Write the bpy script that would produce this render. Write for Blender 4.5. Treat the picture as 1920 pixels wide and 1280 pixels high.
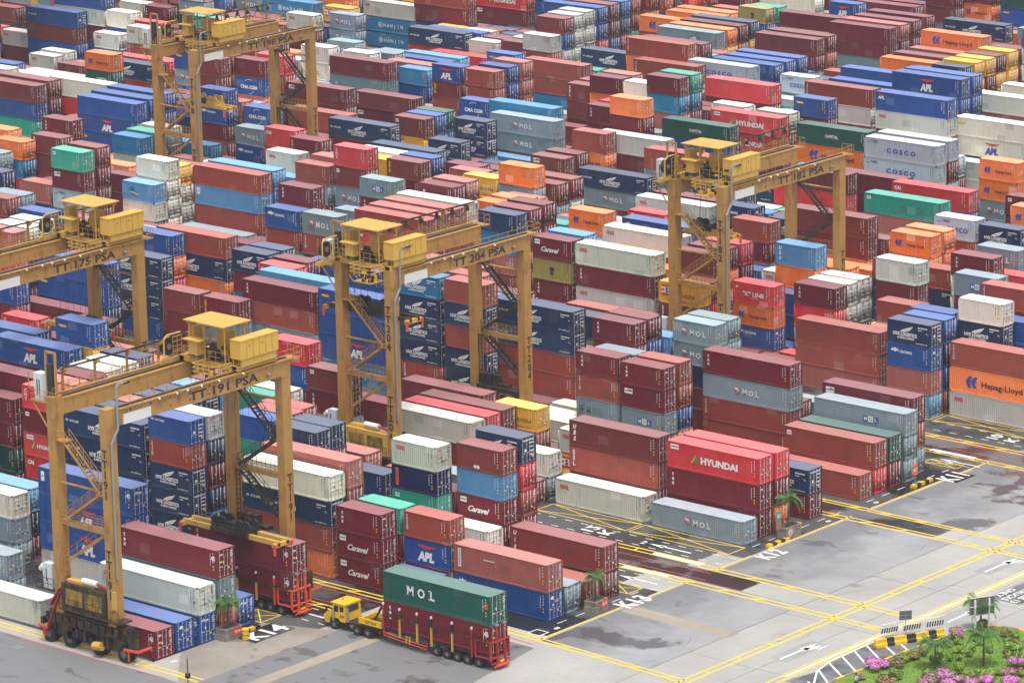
import bpy, math, random
import numpy as np
from mathutils import Matrix, Vector
R = math.radians
for o in list(bpy.data.objects): bpy.data.objects.remove(o)
scene = bpy.context.scene
C = scene.collection
# ------------------------------------------------------------------ camera
cam = bpy.data.cameras.new('camera'); cam_o = bpy.data.objects.new('camera', cam); C.objects.link(cam_o)
FPX, YAW, PIT, ROL = 7712.03, 2.28478960, 0.254077449, -0.0188179919
cy, sy, cp, sp = math.cos(YAW), math.sin(YAW), math.cos(PIT), math.sin(PIT)
f = Vector((cy*cp, sy*cp, -sp)); r0 = Vector((sy, -cy, 0)); u0 = r0.cross(f)
r = r0*math.cos(ROL) + u0*math.sin(ROL); u = -r0*math.sin(ROL) + u0*math.cos(ROL)
cam_o.matrix_world = Matrix(((r.x, u.x, -f.x, 249.317813), (r.y, u.y, -f.y, -323.668058), (r.z, u.z, -f.z, 128.303659), (0, 0, 0, 1)))
cam.sensor_fit = 'HORIZONTAL'; cam.sensor_width = 36.0; cam.lens = 36.0*FPX/1920.0
cam.clip_start = 10; cam.clip_end = 5000
scene.camera = cam_o
# ------------------------------------------------------------------ light: overcast daylight
world = bpy.data.worlds.new('World'); scene.world = world; world.use_nodes = True
wn = world.node_tree; wn.nodes.clear()
sky = wn.nodes.new('ShaderNodeTexSky'); sky.sky_type = 'NISHITA'; sky.sun_disc = False
SUN_EL, SUN_AZ = 72.0, 128.0
sky.sun_elevation = R(SUN_EL); sky.sun_rotation = R(SUN_AZ); sky.dust_density = 6.0; sky.air_density = 1.0; sky.ozone_density = 1.0
hs = wn.nodes.new('ShaderNodeHueSaturation'); hs.inputs['Saturation'].default_value = 0.30
bg = wn.nodes.new('ShaderNodeBackground'); bg.inputs['Strength'].default_value = 0.135
wo = wn.nodes.new('ShaderNodeOutputWorld')
wn.links.new(sky.outputs[0], hs.inputs['Color']); wn.links.new(hs.outputs[0], bg.inputs['Color']); wn.links.new(bg.outputs[0], wo.inputs['Surface'])
sl = bpy.data.lights.new('sun', 'SUN'); sl.energy = 1.5; sl.angle = R(16); sl.color = (1.0, 0.965, 0.91)
so = bpy.data.objects.new('sun', sl); C.objects.link(so)
# sun_rotation is measured clockwise from +Y
sd = Vector((math.sin(R(SUN_AZ))*math.cos(R(SUN_EL)), math.cos(R(SUN_AZ))*math.cos(R(SUN_EL)), math.sin(R(SUN_EL))))
so.rotation_euler = sd.to_track_quat('Z', 'Y').to_euler()
scene.view_settings.view_transform = 'Standard'; scene.view_settings.look = 'None'; scene.view_settings.gamma = 1.0
scene.view_settings.exposure = 0.50
scene.cycles.max_bounces = 5; scene.cycles.diffuse_bounces = 3; scene.cycles.glossy_bounces = 2

# ------------------------------------------------------------------ helpers
class MB:
    def __init__(s): s.v = []; s.f = []; s.m = []; s.mats = []
    def mi(s, m):
        if m not in s.mats: s.mats.append(m)
        return s.mats.index(m)
    def add(s, vs, fs, m):
        o = len(s.v); s.v += [tuple(v) for v in vs]; k = s.mi(m)
        for q in fs: s.f.append([o+i for i in q]); s.m.append(k)
    def box(s, a, b, m):
        x0, y0, z0 = a; x1, y1, z1 = b
        s.add([(x0,y0,z0),(x1,y0,z0),(x1,y1,z0),(x0,y1,z0),(x0,y0,z1),(x1,y0,z1),(x1,y1,z1),(x0,y1,z1)],
              [(0,3,2,1),(4,5,6,7),(0,1,5,4),(1,2,6,5),(2,3,7,6),(3,0,4,7)], m)
    def bar(s, p, q, w, h, m, up=(0,0,1)):
        p = Vector(p); q = Vector(q); d = (q-p).normalized(); U = Vector(up)
        if abs(d.dot(U)) > .97: U = Vector((1,0,0))
        a = d.cross(U).normalized(); b = a.cross(d).normalized()
        vs = []
        for e in (p, q):
            for i, j in ((-1,-1),(1,-1),(1,1),(-1,1)): vs.append(e + a*(i*w/2) + b*(j*h/2))
        s.add(vs, [(0,1,2,3),(7,6,5,4),(0,4,5,1),(1,5,6,2),(2,6,7,3),(3,7,4,0)], m)
    def tube(s, p, q, ra, m, n=8, rb=None, cap=True):
        p = Vector(p); q = Vector(q); d = (q-p).normalized(); U = Vector((0,0,1)) if abs(d.z) < .95 else Vector((1,0,0))
        a = d.cross(U).normalized(); b = a.cross(d); rb = ra if rb is None else rb
        vs = []
        for e, rr in ((p, ra), (q, rb)):
            for i in range(n):
                t = 2*math.pi*i/n; vs.append(e + a*(rr*math.cos(t)) + b*(rr*math.sin(t)))
        fs = [(i, n+i, n+(i+1) % n, (i+1) % n) for i in range(n)]
        if cap: fs += [tuple(range(n)), tuple(range(2*n-1, n-1, -1))]
        s.add(vs, fs, m)
    def path(s, pts, ra, m, n=6):
        for a, b in zip(pts, pts[1:]): s.tube(a, b, ra, m, n)
    def quad(s, a, b, c, d, m): s.add([a,b,c,d], [(0,1,2,3)], m)
    def poly(s, pts, m): s.add(pts, [tuple(range(len(pts)))], m)
    def prism(s, pts, z0, z1, m):
        n = len(pts); s.add([(x,y,z0) for x,y in pts]+[(x,y,z1) for x,y in pts],
            [tuple(range(n, 2*n)), tuple(range(n-1,-1,-1))]+[(i,(i+1)%n,n+(i+1)%n,n+i) for i in range(n)], m)
    def mesh(s, name):
        me = bpy.data.meshes.new(name); me.from_pydata(s.v, [], s.f)
        for m in s.mats: me.materials.append(m)
        me.polygons.foreach_set('material_index', s.m); me.update(); return me
    def build(s, name, parent=None, loc=None):
        o = bpy.data.objects.new(name, s.mesh(name)); C.objects.link(o)
        if parent is not None: o.parent = parent
        if loc: o.location = loc
        return o
def link(name, me, parent=None, loc=None):
    o = bpy.data.objects.new(name, me); C.objects.link(o)
    if parent is not None: o.parent = parent
    if loc: o.location = loc
    return o
def tag(o, label=None, cat=None, group=None, kind=None):
    if label: o['label'] = label
    if cat: o['category'] = cat
    if group: o['group'] = group
    if kind: o['kind'] = kind
    return o
def thing(name, label, cat, loc=(0,0,0), rz=0, group=None):
    o = bpy.data.objects.new(name, None); C.objects.link(o); o.location = loc; o.rotation_euler = (0,0,rz); o.empty_display_size = .5
    return tag(o, label, cat, group)
def struct(name, mb): return tag(mb.build(name), kind='structure')

# ------------------------------------------------------------------ materials
def nt(name):
    m = bpy.data.materials.new(name); m.use_nodes = True; t = m.node_tree
    return m, t, t.nodes, t.links, t.nodes['Principled BSDF']
def mat(name, col, rough=.5, metal=0., var=.12, scale=3., spec=.5, rust=0., rustcol=(.16,.06,.02), rscale=1.2, emit=0.):
    """paint or bare surface with noise variation and optional rust / grime stains"""
    m, t, N, L, b = nt(name)
    b.inputs['Roughness'].default_value = rough; b.inputs['Metallic'].default_value = metal; b.inputs['Specular IOR Level'].default_value = spec
    tc = N.new('ShaderNodeTexCoord'); no = N.new('ShaderNodeTexNoise'); no.inputs['Scale'].default_value = scale; no.inputs['Detail'].default_value = 6
    L.new(tc.outputs['Object'], no.inputs['Vector'])
    hv = N.new('ShaderNodeMix'); hv.data_type = 'RGBA'
    hv.inputs[6].default_value = (*[c*(1-var) for c in col], 1); hv.inputs[7].default_value = (*[min(1, c*(1+var)) for c in col], 1)
    L.new(no.outputs[0], hv.inputs[0]); out = hv.outputs[2]
    if rust > 0:
        mp = N.new('ShaderNodeMapping'); mp.inputs['Scale'].default_value = (rscale, rscale, rscale*.35); L.new(tc.outputs['Object'], mp.inputs[0])
        n2 = N.new('ShaderNodeTexNoise'); n2.inputs['Scale'].default_value = 1.6; n2.inputs['Detail'].default_value = 9; n2.inputs['Roughness'].default_value = .7
        L.new(mp.outputs[0], n2.inputs['Vector'])
        rp = N.new('ShaderNodeValToRGB'); rp.color_ramp.elements[0].position = .72-.35*rust; rp.color_ramp.elements[1].position = .86-.25*rust
        L.new(n2.outputs[0], rp.inputs[0])
        mx = N.new('ShaderNodeMix'); mx.data_type = 'RGBA'; mx.inputs[7].default_value = (*rustcol, 1)
        L.new(rp.outputs[0], mx.inputs[0]); L.new(out, mx.inputs[6]); out = mx.outputs[2]
    L.new(out, b.inputs['Base Color'])
    if emit: b.inputs['Emission Color'].default_value = (*col,1); b.inputs['Emission Strength'].default_value = emit
    return m
def container_paint(name, attr):
    """painted corrugated steel: colour from the object (or a mesh attribute), upward faces lightened for bleaching and painted-in sky light, dents, streaks, rust along edges"""
    m, t, N, L, b = nt(name)
    def node(k, **kw):
        n = N.new(k)
        for a, v in kw.items(): setattr(n, a, v)
        return n
    oi = node('ShaderNodeObjectInfo')
    if attr:
        a = node('ShaderNodeAttribute'); a.attribute_name = 'paint'; col = a.outputs['Color']; a2 = node('ShaderNodeAttribute'); a2.attribute_name = 'seed'; rnd = a2.outputs['Fac']
    else: col = oi.outputs['Color']; rnd = oi.outputs['Random']
    tc = node('ShaderNodeTexCoord')
    geo = node('ShaderNodeNewGeometry')
    # world position offset with the random seed so that no two units are stained alike
    ml = node('ShaderNodeMath', operation='MULTIPLY'); ml.inputs[1].default_value = 57.0; L.new(rnd, ml.inputs[0])
    cx = node('ShaderNodeCombineXYZ'); L.new(ml.outputs[0], cx.inputs[0]); L.new(ml.outputs[0], cx.inputs[1])
    ad = node('ShaderNodeVectorMath', operation='ADD'); L.new(geo.outputs['Position'], ad.inputs[0]); L.new(cx.outputs[0], ad.inputs[1])
    def noise(sc, det, vec, rough=.6):
        n = node('ShaderNodeTexNoise'); n.inputs['Scale'].default_value = sc; n.inputs['Detail'].default_value = det; n.inputs['Roughness'].default_value = rough
        L.new(vec, n.inputs['Vector']); return n.outputs[0]
    def mapv(sx, sy_, sz):
        mp = node('ShaderNodeMapping'); mp.inputs['Scale'].default_value = (sx, sy_, sz); L.new(ad.outputs[0], mp.inputs[0]); return mp.outputs[0]
    def ramp(v, p0, p1, c0=0., c1=1.):
        rp = node('ShaderNodeMapRange'); rp.inputs[1].default_value = p0; rp.inputs[2].default_value = p1; rp.inputs[3].default_value = c0; rp.inputs[4].default_value = c1; L.new(v, rp.inputs[0]); return rp.outputs[0]
    def mix(f_, a_, b_, bt='MIX'):
        x = node('ShaderNodeMix', data_type='RGBA', blend_type=bt)
        for s_, v in ((x.inputs[0], f_), (x.inputs[6], a_), (x.inputs[7], b_)):
            if isinstance(v, (int, float)): s_.default_value = v
            elif isinstance(v, tuple): s_.default_value = v
            else: L.new(v, s_)
        return x.outputs[2]
    # per-unit fade: older paint is a paler version of its own colour
    def hsv(src, s_, v_):
        q = node('ShaderNodeHueSaturation'); q.inputs['Saturation'].default_value = s_; q.inputs['Value'].default_value = v_; L.new(src, q.inputs['Color']); return q.outputs[0]
    pale = hsv(col, .80, 1.45)
    c1 = mix(ramp(rnd, .3, 1, 0, .22), col, pale)
    c2 = mix(ramp(noise(.55, 5, mapv(1,1,1)), .42, .75, 0, .30), c1, hsv(c1, .80, 1.30))
    # repainted or replaced panel patches on some units
    sn = node('ShaderNodeVectorMath', operation='SNAP'); sn.inputs[1].default_value = (1.35, 40., .95); L.new(ad.outputs[0], sn.inputs[0])
    wn_ = node('ShaderNodeTexWhiteNoise'); L.new(sn.outputs[0], wn_.inputs['Vector'])
    c2 = mix(ramp(wn_.outputs[0], .965, .968, 0, .55), c2, hsv(c2, .85, .62)); c2 = mix(ramp(wn_.outputs[0], .030, .027, 0, .5), c2, hsv(c2, .6, 1.35))
    # vertical streaks of dirt on the sides
    c3 = mix(ramp(noise(1.0, 5, mapv(5.,5.,.35), .7), .54, .80, 0, .40), c2, (.07, .055, .045, 1))
    # rust spots
    c4 = mix(ramp(noise(2.6, 9, mapv(1,1,.6), .75), .66, .74, 0, .55), c3, (.17, .065, .03, 1))
    # roof paled for bleaching and sky light put into the colour, plus dirt patches
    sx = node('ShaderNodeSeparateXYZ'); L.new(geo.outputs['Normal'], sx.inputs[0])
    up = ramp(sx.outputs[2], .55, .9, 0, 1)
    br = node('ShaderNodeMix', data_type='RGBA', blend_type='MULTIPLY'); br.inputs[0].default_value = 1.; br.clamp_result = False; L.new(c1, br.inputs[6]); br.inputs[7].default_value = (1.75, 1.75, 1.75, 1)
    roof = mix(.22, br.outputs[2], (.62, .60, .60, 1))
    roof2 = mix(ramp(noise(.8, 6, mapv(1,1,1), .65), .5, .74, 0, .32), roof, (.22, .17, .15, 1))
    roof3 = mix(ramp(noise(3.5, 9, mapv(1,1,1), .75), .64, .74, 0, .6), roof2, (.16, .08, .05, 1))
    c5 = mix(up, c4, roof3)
    L.new(c5, b.inputs['Base Color'])
    rr = mix(up, (.55,.55,.55,1), (.30,.30,.30,1))
    L.new(rr, b.inputs['Roughness'])
    L.new(mix(up, (.22,.22,.22,1), (.5,.5,.5,1)), b.inputs['Specular IOR Level'])
    bp = node('ShaderNodeBump'); bp.inputs['Strength'].default_value = .25; bp.inputs['Distance'].default_value = .05
    L.new(noise(1.3, 3, mapv(1,1,1)), bp.inputs['Height']); L.new(bp.outputs[0], b.inputs['Normal'])
    return m
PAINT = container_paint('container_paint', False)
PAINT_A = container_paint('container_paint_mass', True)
M = {}
M['white'] = mat('white_lettering', (.78,.78,.76), .55, var=.06)
M['red'] = mat('red_lettering', (.62,.035,.035), .5, var=.06)
M['blue'] = mat('blue_lettering', (.02,.07,.36), .5, var=.06)
M['dark'] = mat('black_lettering', (.018,.018,.022), .6, var=.1)
M['yel'] = mat('yellow_lettering', (.85,.5,.02), .5, var=.06)
M['green'] = mat('green_lettering', (.02,.25,.10), .5, var=.06)
M['org'] = mat('orange_lettering', (.72,.13,.02), .5, var=.06)
M['teal'] = mat('teal_lettering', (.05,.30,.26), .5, var=.06)
M['fade'] = mat('faded_lettering', (.15,.22,.27), .6, var=.1)
M['galv'] = mat('galvanised_rod', (.50,.50,.50), .45, .3, var=.15)
M['casting'] = mat('corner_casting', (.10,.07,.055), .7, var=.3)
M['crane'] = mat('crane_yellow_paint', (.43,.235,.060), .45, var=.2, scale=.9, rust=.58, rustcol=(.20,.085,.025), rscale=.8)
M['crane2'] = mat('crane_bright_yellow_paint', (.60,.37,.075), .45, var=.18, scale=1.2, rust=.45, rustcol=(.22,.12,.04))
M['grimy'] = mat('oily_black_yellow_paint', (.19,.105,.022), .5, var=.4, rust=1.35, rustcol=(.018,.015,.013), rscale=.8)
M['house'] = mat('electric_house_yellow', (.66,.41,.065), .4, var=.1, scale=1.2, rust=.15, rustcol=(.30,.17,.05))
M['dirtyel'] = mat('grimy_yellow_panel', (.42,.26,.035), .5, var=.35, rust=.95, rustcol=(.06,.045,.025), rscale=1.0)
M['black'] = mat('dark_machinery', (.022,.022,.024), .5, var=.3)
M['tyre'] = mat('tyre_rubber', (.018,.018,.018), .8, var=.2)
M['rim'] = mat('wheel_rim', (.16,.15,.14), .5, .3, var=.2)
M['steel'] = mat('grey_steel', (.34,.35,.36), .4, .5, var=.15)
M['cab'] = mat('pale_blue_cabinet', (.60,.66,.68), .4, var=.08, rust=.15)
M['tank'] = mat('white_drum', (.74,.74,.72), .4, var=.06)
M['orange'] = mat('orange_red_steel', (.72,.085,.03), .45, var=.1, rust=.15)
M['redframe'] = mat('dark_red_frame', (.36,.03,.03), .5, var=.2, rust=.35, rustcol=(.07,.03,.02))
M['conc'] = mat('planter_concrete', (.26,.245,.22), .85, var=.3, scale=2.5, rust=.65, rustcol=(.10,.09,.07))
M['leaf'] = mat('palm_leaf', (.06,.15,.03), .5, var=.35, scale=2.)
M['leaf2'] = mat('shrub_leaf_bright', (.22,.36,.02), .5, var=.4, scale=3.)
M['leaf3'] = mat('shrub_leaf_dark', (.075,.16,.03), .5, var=.4, scale=3.)
M['leaf4'] = mat('shrub_leaf_reddish', (.20,.07,.035), .5, var=.4, scale=3.)
M['pink'] = mat('pink_blossom', (.66,.18,.56), .6, var=.3, scale=6.)
M['pink2'] = mat('dusty_pink_blossom', (.50,.16,.24), .6, var=.3, scale=6.)
M['bark'] = mat('palm_trunk', (.10,.08,.06), .85, var=.3, scale=8.)
M['glass'] = mat('tinted_glass', (.02,.03,.035), .08, var=.1)
M['signback'] = mat('sign_back', (.11,.12,.13), .5, var=.2)
M['roadyel'] = mat('yellow_road_paint', (.82,.56,.05), .55, var=.1, scale=1.3, rust=.12, rustcol=(.34,.26,.13), rscale=2.2)
M['roadwht'] = mat('white_road_paint', (.70,.70,.68), .6, var=.1, scale=1.3, rust=.16, rustcol=(.30,.30,.29), rscale=2.5)
M['roadred'] = mat('red_road_paint', (.62,.07,.05), .6, var=.16, rust=.25, rustcol=(.2,.14,.12), rscale=2.)
M['skin'] = mat('skin', (.32,.18,.12), .6); M['shirt'] = mat('pale_blue_shirt', (.45,.55,.68), .8); M['hair'] = mat('dark_hair', (.02,.016,.014), .7)
def ground_mat(name, base, dark, wet, pscale=.05, wetpos=(.56,.60), brown=.30, damp=False):
    """concrete or asphalt: mottling, fine speckle, tyre scuffs along the lanes, rain-wet patches (darker, glossy)"""
    m, t, N, L, b = nt(name)
    geo = N.new('ShaderNodeNewGeometry')
    def noise(sc, det=6, rg=.6, s=(1,1,1), off=0):
        mp = N.new('ShaderNodeMapping'); mp.inputs['Scale'].default_value = s; mp.inputs['Location'].default_value = (off, off*.7, 0); L.new(geo.outputs['Position'], mp.inputs[0])
        n = N.new('ShaderNodeTexNoise'); n.inputs['Scale'].default_value = sc; n.inputs['Detail'].default_value = det; n.inputs['Roughness'].default_value = rg; L.new(mp.outputs[0], n.inputs['Vector']); return n.outputs[0]
    def ramp(v, a, c, lo=0., hi=1.):
        q = N.new('ShaderNodeMapRange'); q.inputs[1].default_value = a; q.inputs[2].default_value = c; q.inputs[3].default_value = lo; q.inputs[4].default_value = hi; L.new(v, q.inputs[0]); return q.outputs[0]
    def mix(f_, a_, b_):
        x = N.new('ShaderNodeMix'); x.data_type = 'RGBA'
        for s_, v in ((x.inputs[0], f_), (x.inputs[6], a_), (x.inputs[7], b_)):
            if isinstance(v, tuple): s_.default_value = v
            elif isinstance(v, float): s_.default_value = v
            else: L.new(v, s_)
        return x.outputs[2]
    B4 = (*base, 1.); D4 = (*dark, 1.)
    c = mix(ramp(noise(pscale*1.7, 8, .65), .35, .7), B4, D4)
    c = mix(ramp(noise(.9, 8, .7), .45, .75, 0, .35), c, D4)
    c = mix(ramp(noise(.35, 6, .65, (.16, 1.6, 1), 11.), .56, .72, 0, .45), c, D4)     # scuffs along the lanes
    c = mix(ramp(noise(.35, 6, .65, (1.6, .16, 1), 23.), .60, .74, 0, .35), c, D4)
    c = mix(ramp(noise(6., 3, .5), .3, .7, 0, .10), c, (.6,.6,.58,1.))
    c = mix(ramp(noise(.22, 7, .7, (1,1,1), 5.), .60, .68, 0, brown), c, (.20,.13,.08,1.))   # brown stains
    w = ramp(noise(pscale, 5, .55, (1,1,1), 37.), wetpos[0], wetpos[1])
    if damp:                                                     # rain water still lying near the row ends, drying outwards
        sx = N.new('ShaderNodeSeparateXYZ'); L.new(geo.outputs['Position'], sx.inputs[0])
        a_ = N.new('ShaderNodeMath'); a_.operation = 'MULTIPLY_ADD'; a_.inputs[1].default_value = 22.; L.new(noise(.16, 7, .62, (1,.8,1), 3.), a_.inputs[0]); L.new(sx.outputs[0], a_.inputs[2])
        dz = ramp(a_.outputs[0], 16.5, 23., .85, 0.)
        c = mix(dz, c, (.155,.158,.165,1.))
        d2 = ramp(noise(.45, 6, .6, (.6,1.,1), 51.), .58, .62, 0., .8); mm = N.new('ShaderNodeMath'); mm.operation = 'MULTIPLY'; L.new(dz, mm.inputs[0]); L.new(d2, mm.inputs[1])
        mx_ = N.new('ShaderNodeMath'); mx_.operation = 'MAXIMUM'; L.new(w, mx_.inputs[0]); L.new(mm.outputs[0], mx_.inputs[1]); w = mx_.outputs[0]
    c = mix(w, c, (*wet, 1.))
    L.new(c, b.inputs['Base Color'])
    L.new(mix(w, (.62,.62,.62,1.), (.14,.14,.14,1.)), b.inputs['Roughness'])
    bp = N.new('ShaderNodeBump'); bp.inputs['Strength'].default_value = .12; bp.inputs['Distance'].default_value = .02; L.new(noise(8., 4), bp.inputs['Height']); L.new(bp.outputs[0], b.inputs['Normal'])
    return m
M['apron'] = ground_mat('apron_concrete', (.40,.39,.37), (.29,.285,.27), (.15,.15,.15), .045, (.64,.67))
M['apron2'] = ground_mat('grey_asphalt', (.325,.33,.34), (.22,.22,.225), (.10,.10,.105), .07, (.60,.63), .12, True)
M['yard'] = ground_mat('dark_asphalt', (.062,.062,.066), (.036,.036,.04), (.022,.022,.025), .08, (.50,.56), .0)
M['wetlane'] = ground_mat('wet_asphalt', (.115,.115,.12), (.08,.08,.085), (.035,.035,.038), .16, (.46,.54), .0)
M['damp'] = ground_mat('damp_asphalt', (.215,.215,.215), (.12,.12,.12), (.075,.075,.078), .35, (.50,.60))
M['joint'] = mat('dark_joint', (.06,.06,.058), .8, var=.2)
M['lane'] = ground_mat('damp_lane_asphalt', (.15,.155,.165), (.10,.105,.115), (.06,.062,.068), .2, (.5,.6), .0)
M['puddle'] = mat('rain_puddle', (.10,.105,.11), .06, var=.2)
M['tan'] = ground_mat('tan_concrete', (.36,.31,.24), (.27,.225,.17), (.17,.15,.12), .1, (.62,.66))
M['brownc'] = ground_mat('stained_concrete', (.30,.27,.225), (.185,.16,.13), (.10,.09,.08), .09, (.60,.64))
M['grass'] = mat('lawn', (.125,.225,.022), .8, var=.45, scale=1.1)
# ------------------------------------------------------------------ lettering
_tc = {}
def text_geo(s, bold=0., shear=0., space=1.):
    k = (s, bold, shear, space)
    if k not in _tc:
        c = bpy.data.curves.new('text', 'FONT'); c.body = s; c.align_x = 'CENTER'; c.align_y = 'CENTER' if False else 'BOTTOM_BASELINE'
        c.offset = bold; c.shear = shear; c.space_character = space; c.resolution_u = 2; c.dimensions = '2D'; c.fill_mode = 'BOTH'
        o = bpy.data.objects.new('text', c); C.objects.link(o)
        dg = bpy.context.evaluated_depsgraph_get(); e = o.evaluated_get(dg); me = e.to_mesh()
        vs = [tuple(v.co[:2]) for v in me.vertices]; fs = [tuple(p.vertices) for p in me.polygons]
        if me.polygons and sum(p.normal.z for p in me.polygons) < 0: fs = [q[::-1] for q in fs]
        e.to_mesh_clear(); bpy.data.objects.remove(o); bpy.data.curves.remove(c)
        _tc[k] = (vs, fs)
    return _tc[k]
class Face:
    """writes lettering and flat marks on a plane: origin o, right vector a, up vector b"""
    def __init__(s, mb, o, a, b): s.mb = mb; s.o = Vector(o); s.a = Vector(a); s.b = Vector(b); s.n = s.a.cross(s.b); s.k = 0
    def P(s, x, y): return s.o + s.a*x + s.b*y + s.n*(s.k*.003)
    def text(s, t, size, x, y, m, bold=.02, shear=0., space=1., w=None):
        vs, fs = text_geo(t, bold, shear, space); q = size/.72
        kx = q
        if w:
            wd = max(v[0] for v in vs)-min(v[0] for v in vs); kx = w/wd
        s.mb.add([s.P(x+v[0]*kx, y-size/2+v[1]*q) for v in vs], fs, m)
    def vert(s, t, size, x, y, m, step=None, bold=.03, shear=0.):
        step = step or size*1.25
        for i, c in enumerate(t): s.text(c, size, x, y-i*step, m, bold, shear)
    def rect(s, x0, y0, x1, y1, m): s.mb.poly([s.P(x0,y0), s.P(x1,y0), s.P(x1,y1), s.P(x0,y1)], m)
    def poly(s, pts, m): s.mb.poly([s.P(x,y) for x, y in pts], m)
    def ring(s, x, y, r0_, r1_, m, a0=0., a1=360., n=20):
        for i in range(n):
            t0 = R(a0+(a1-a0)*i/n); t1 = R(a0+(a1-a0)*(i+1)/n)
            s.mb.poly([s.P(x+r0_*math.cos(t0), y+r0_*math.sin(t0)), s.P(x+r1_*math.cos(t0), y+r1_*math.sin(t0)), s.P(x+r1_*math.cos(t1), y+r1_*math.sin(t1)), s.P(x+r0_*math.cos(t1), y+r0_*math.sin(t1))], m)
    def disc(s, x, y, r_, m, n=14): s.poly([(x+r_*math.cos(2*math.pi*i/n), y+r_*math.sin(2*math.pi*i/n)) for i in range(n)], m)
    def up(s): s.k += 1
def serif(F, t, size, x, y, m, step):
    """capital letters with slab serifs"""
    x0 = x-step*(len(t)-1)/2
    for i, c in enumerate(t):
        F.text(c, size, x0+i*step, y, m, .03)
        if c in 'MLHNI':
            for e in (-1, 1):
                for sx in ((-1, 1) if c in 'MHN' else ((0,) if c == 'I' else (-1,))): F.rect(x0+i*step+sx*size*.36-size*.2, y+e*size*.46-size*.06, x0+i*step+sx*size*.36+size*.2, y+e*size*.46+size*.06, m)
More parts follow.
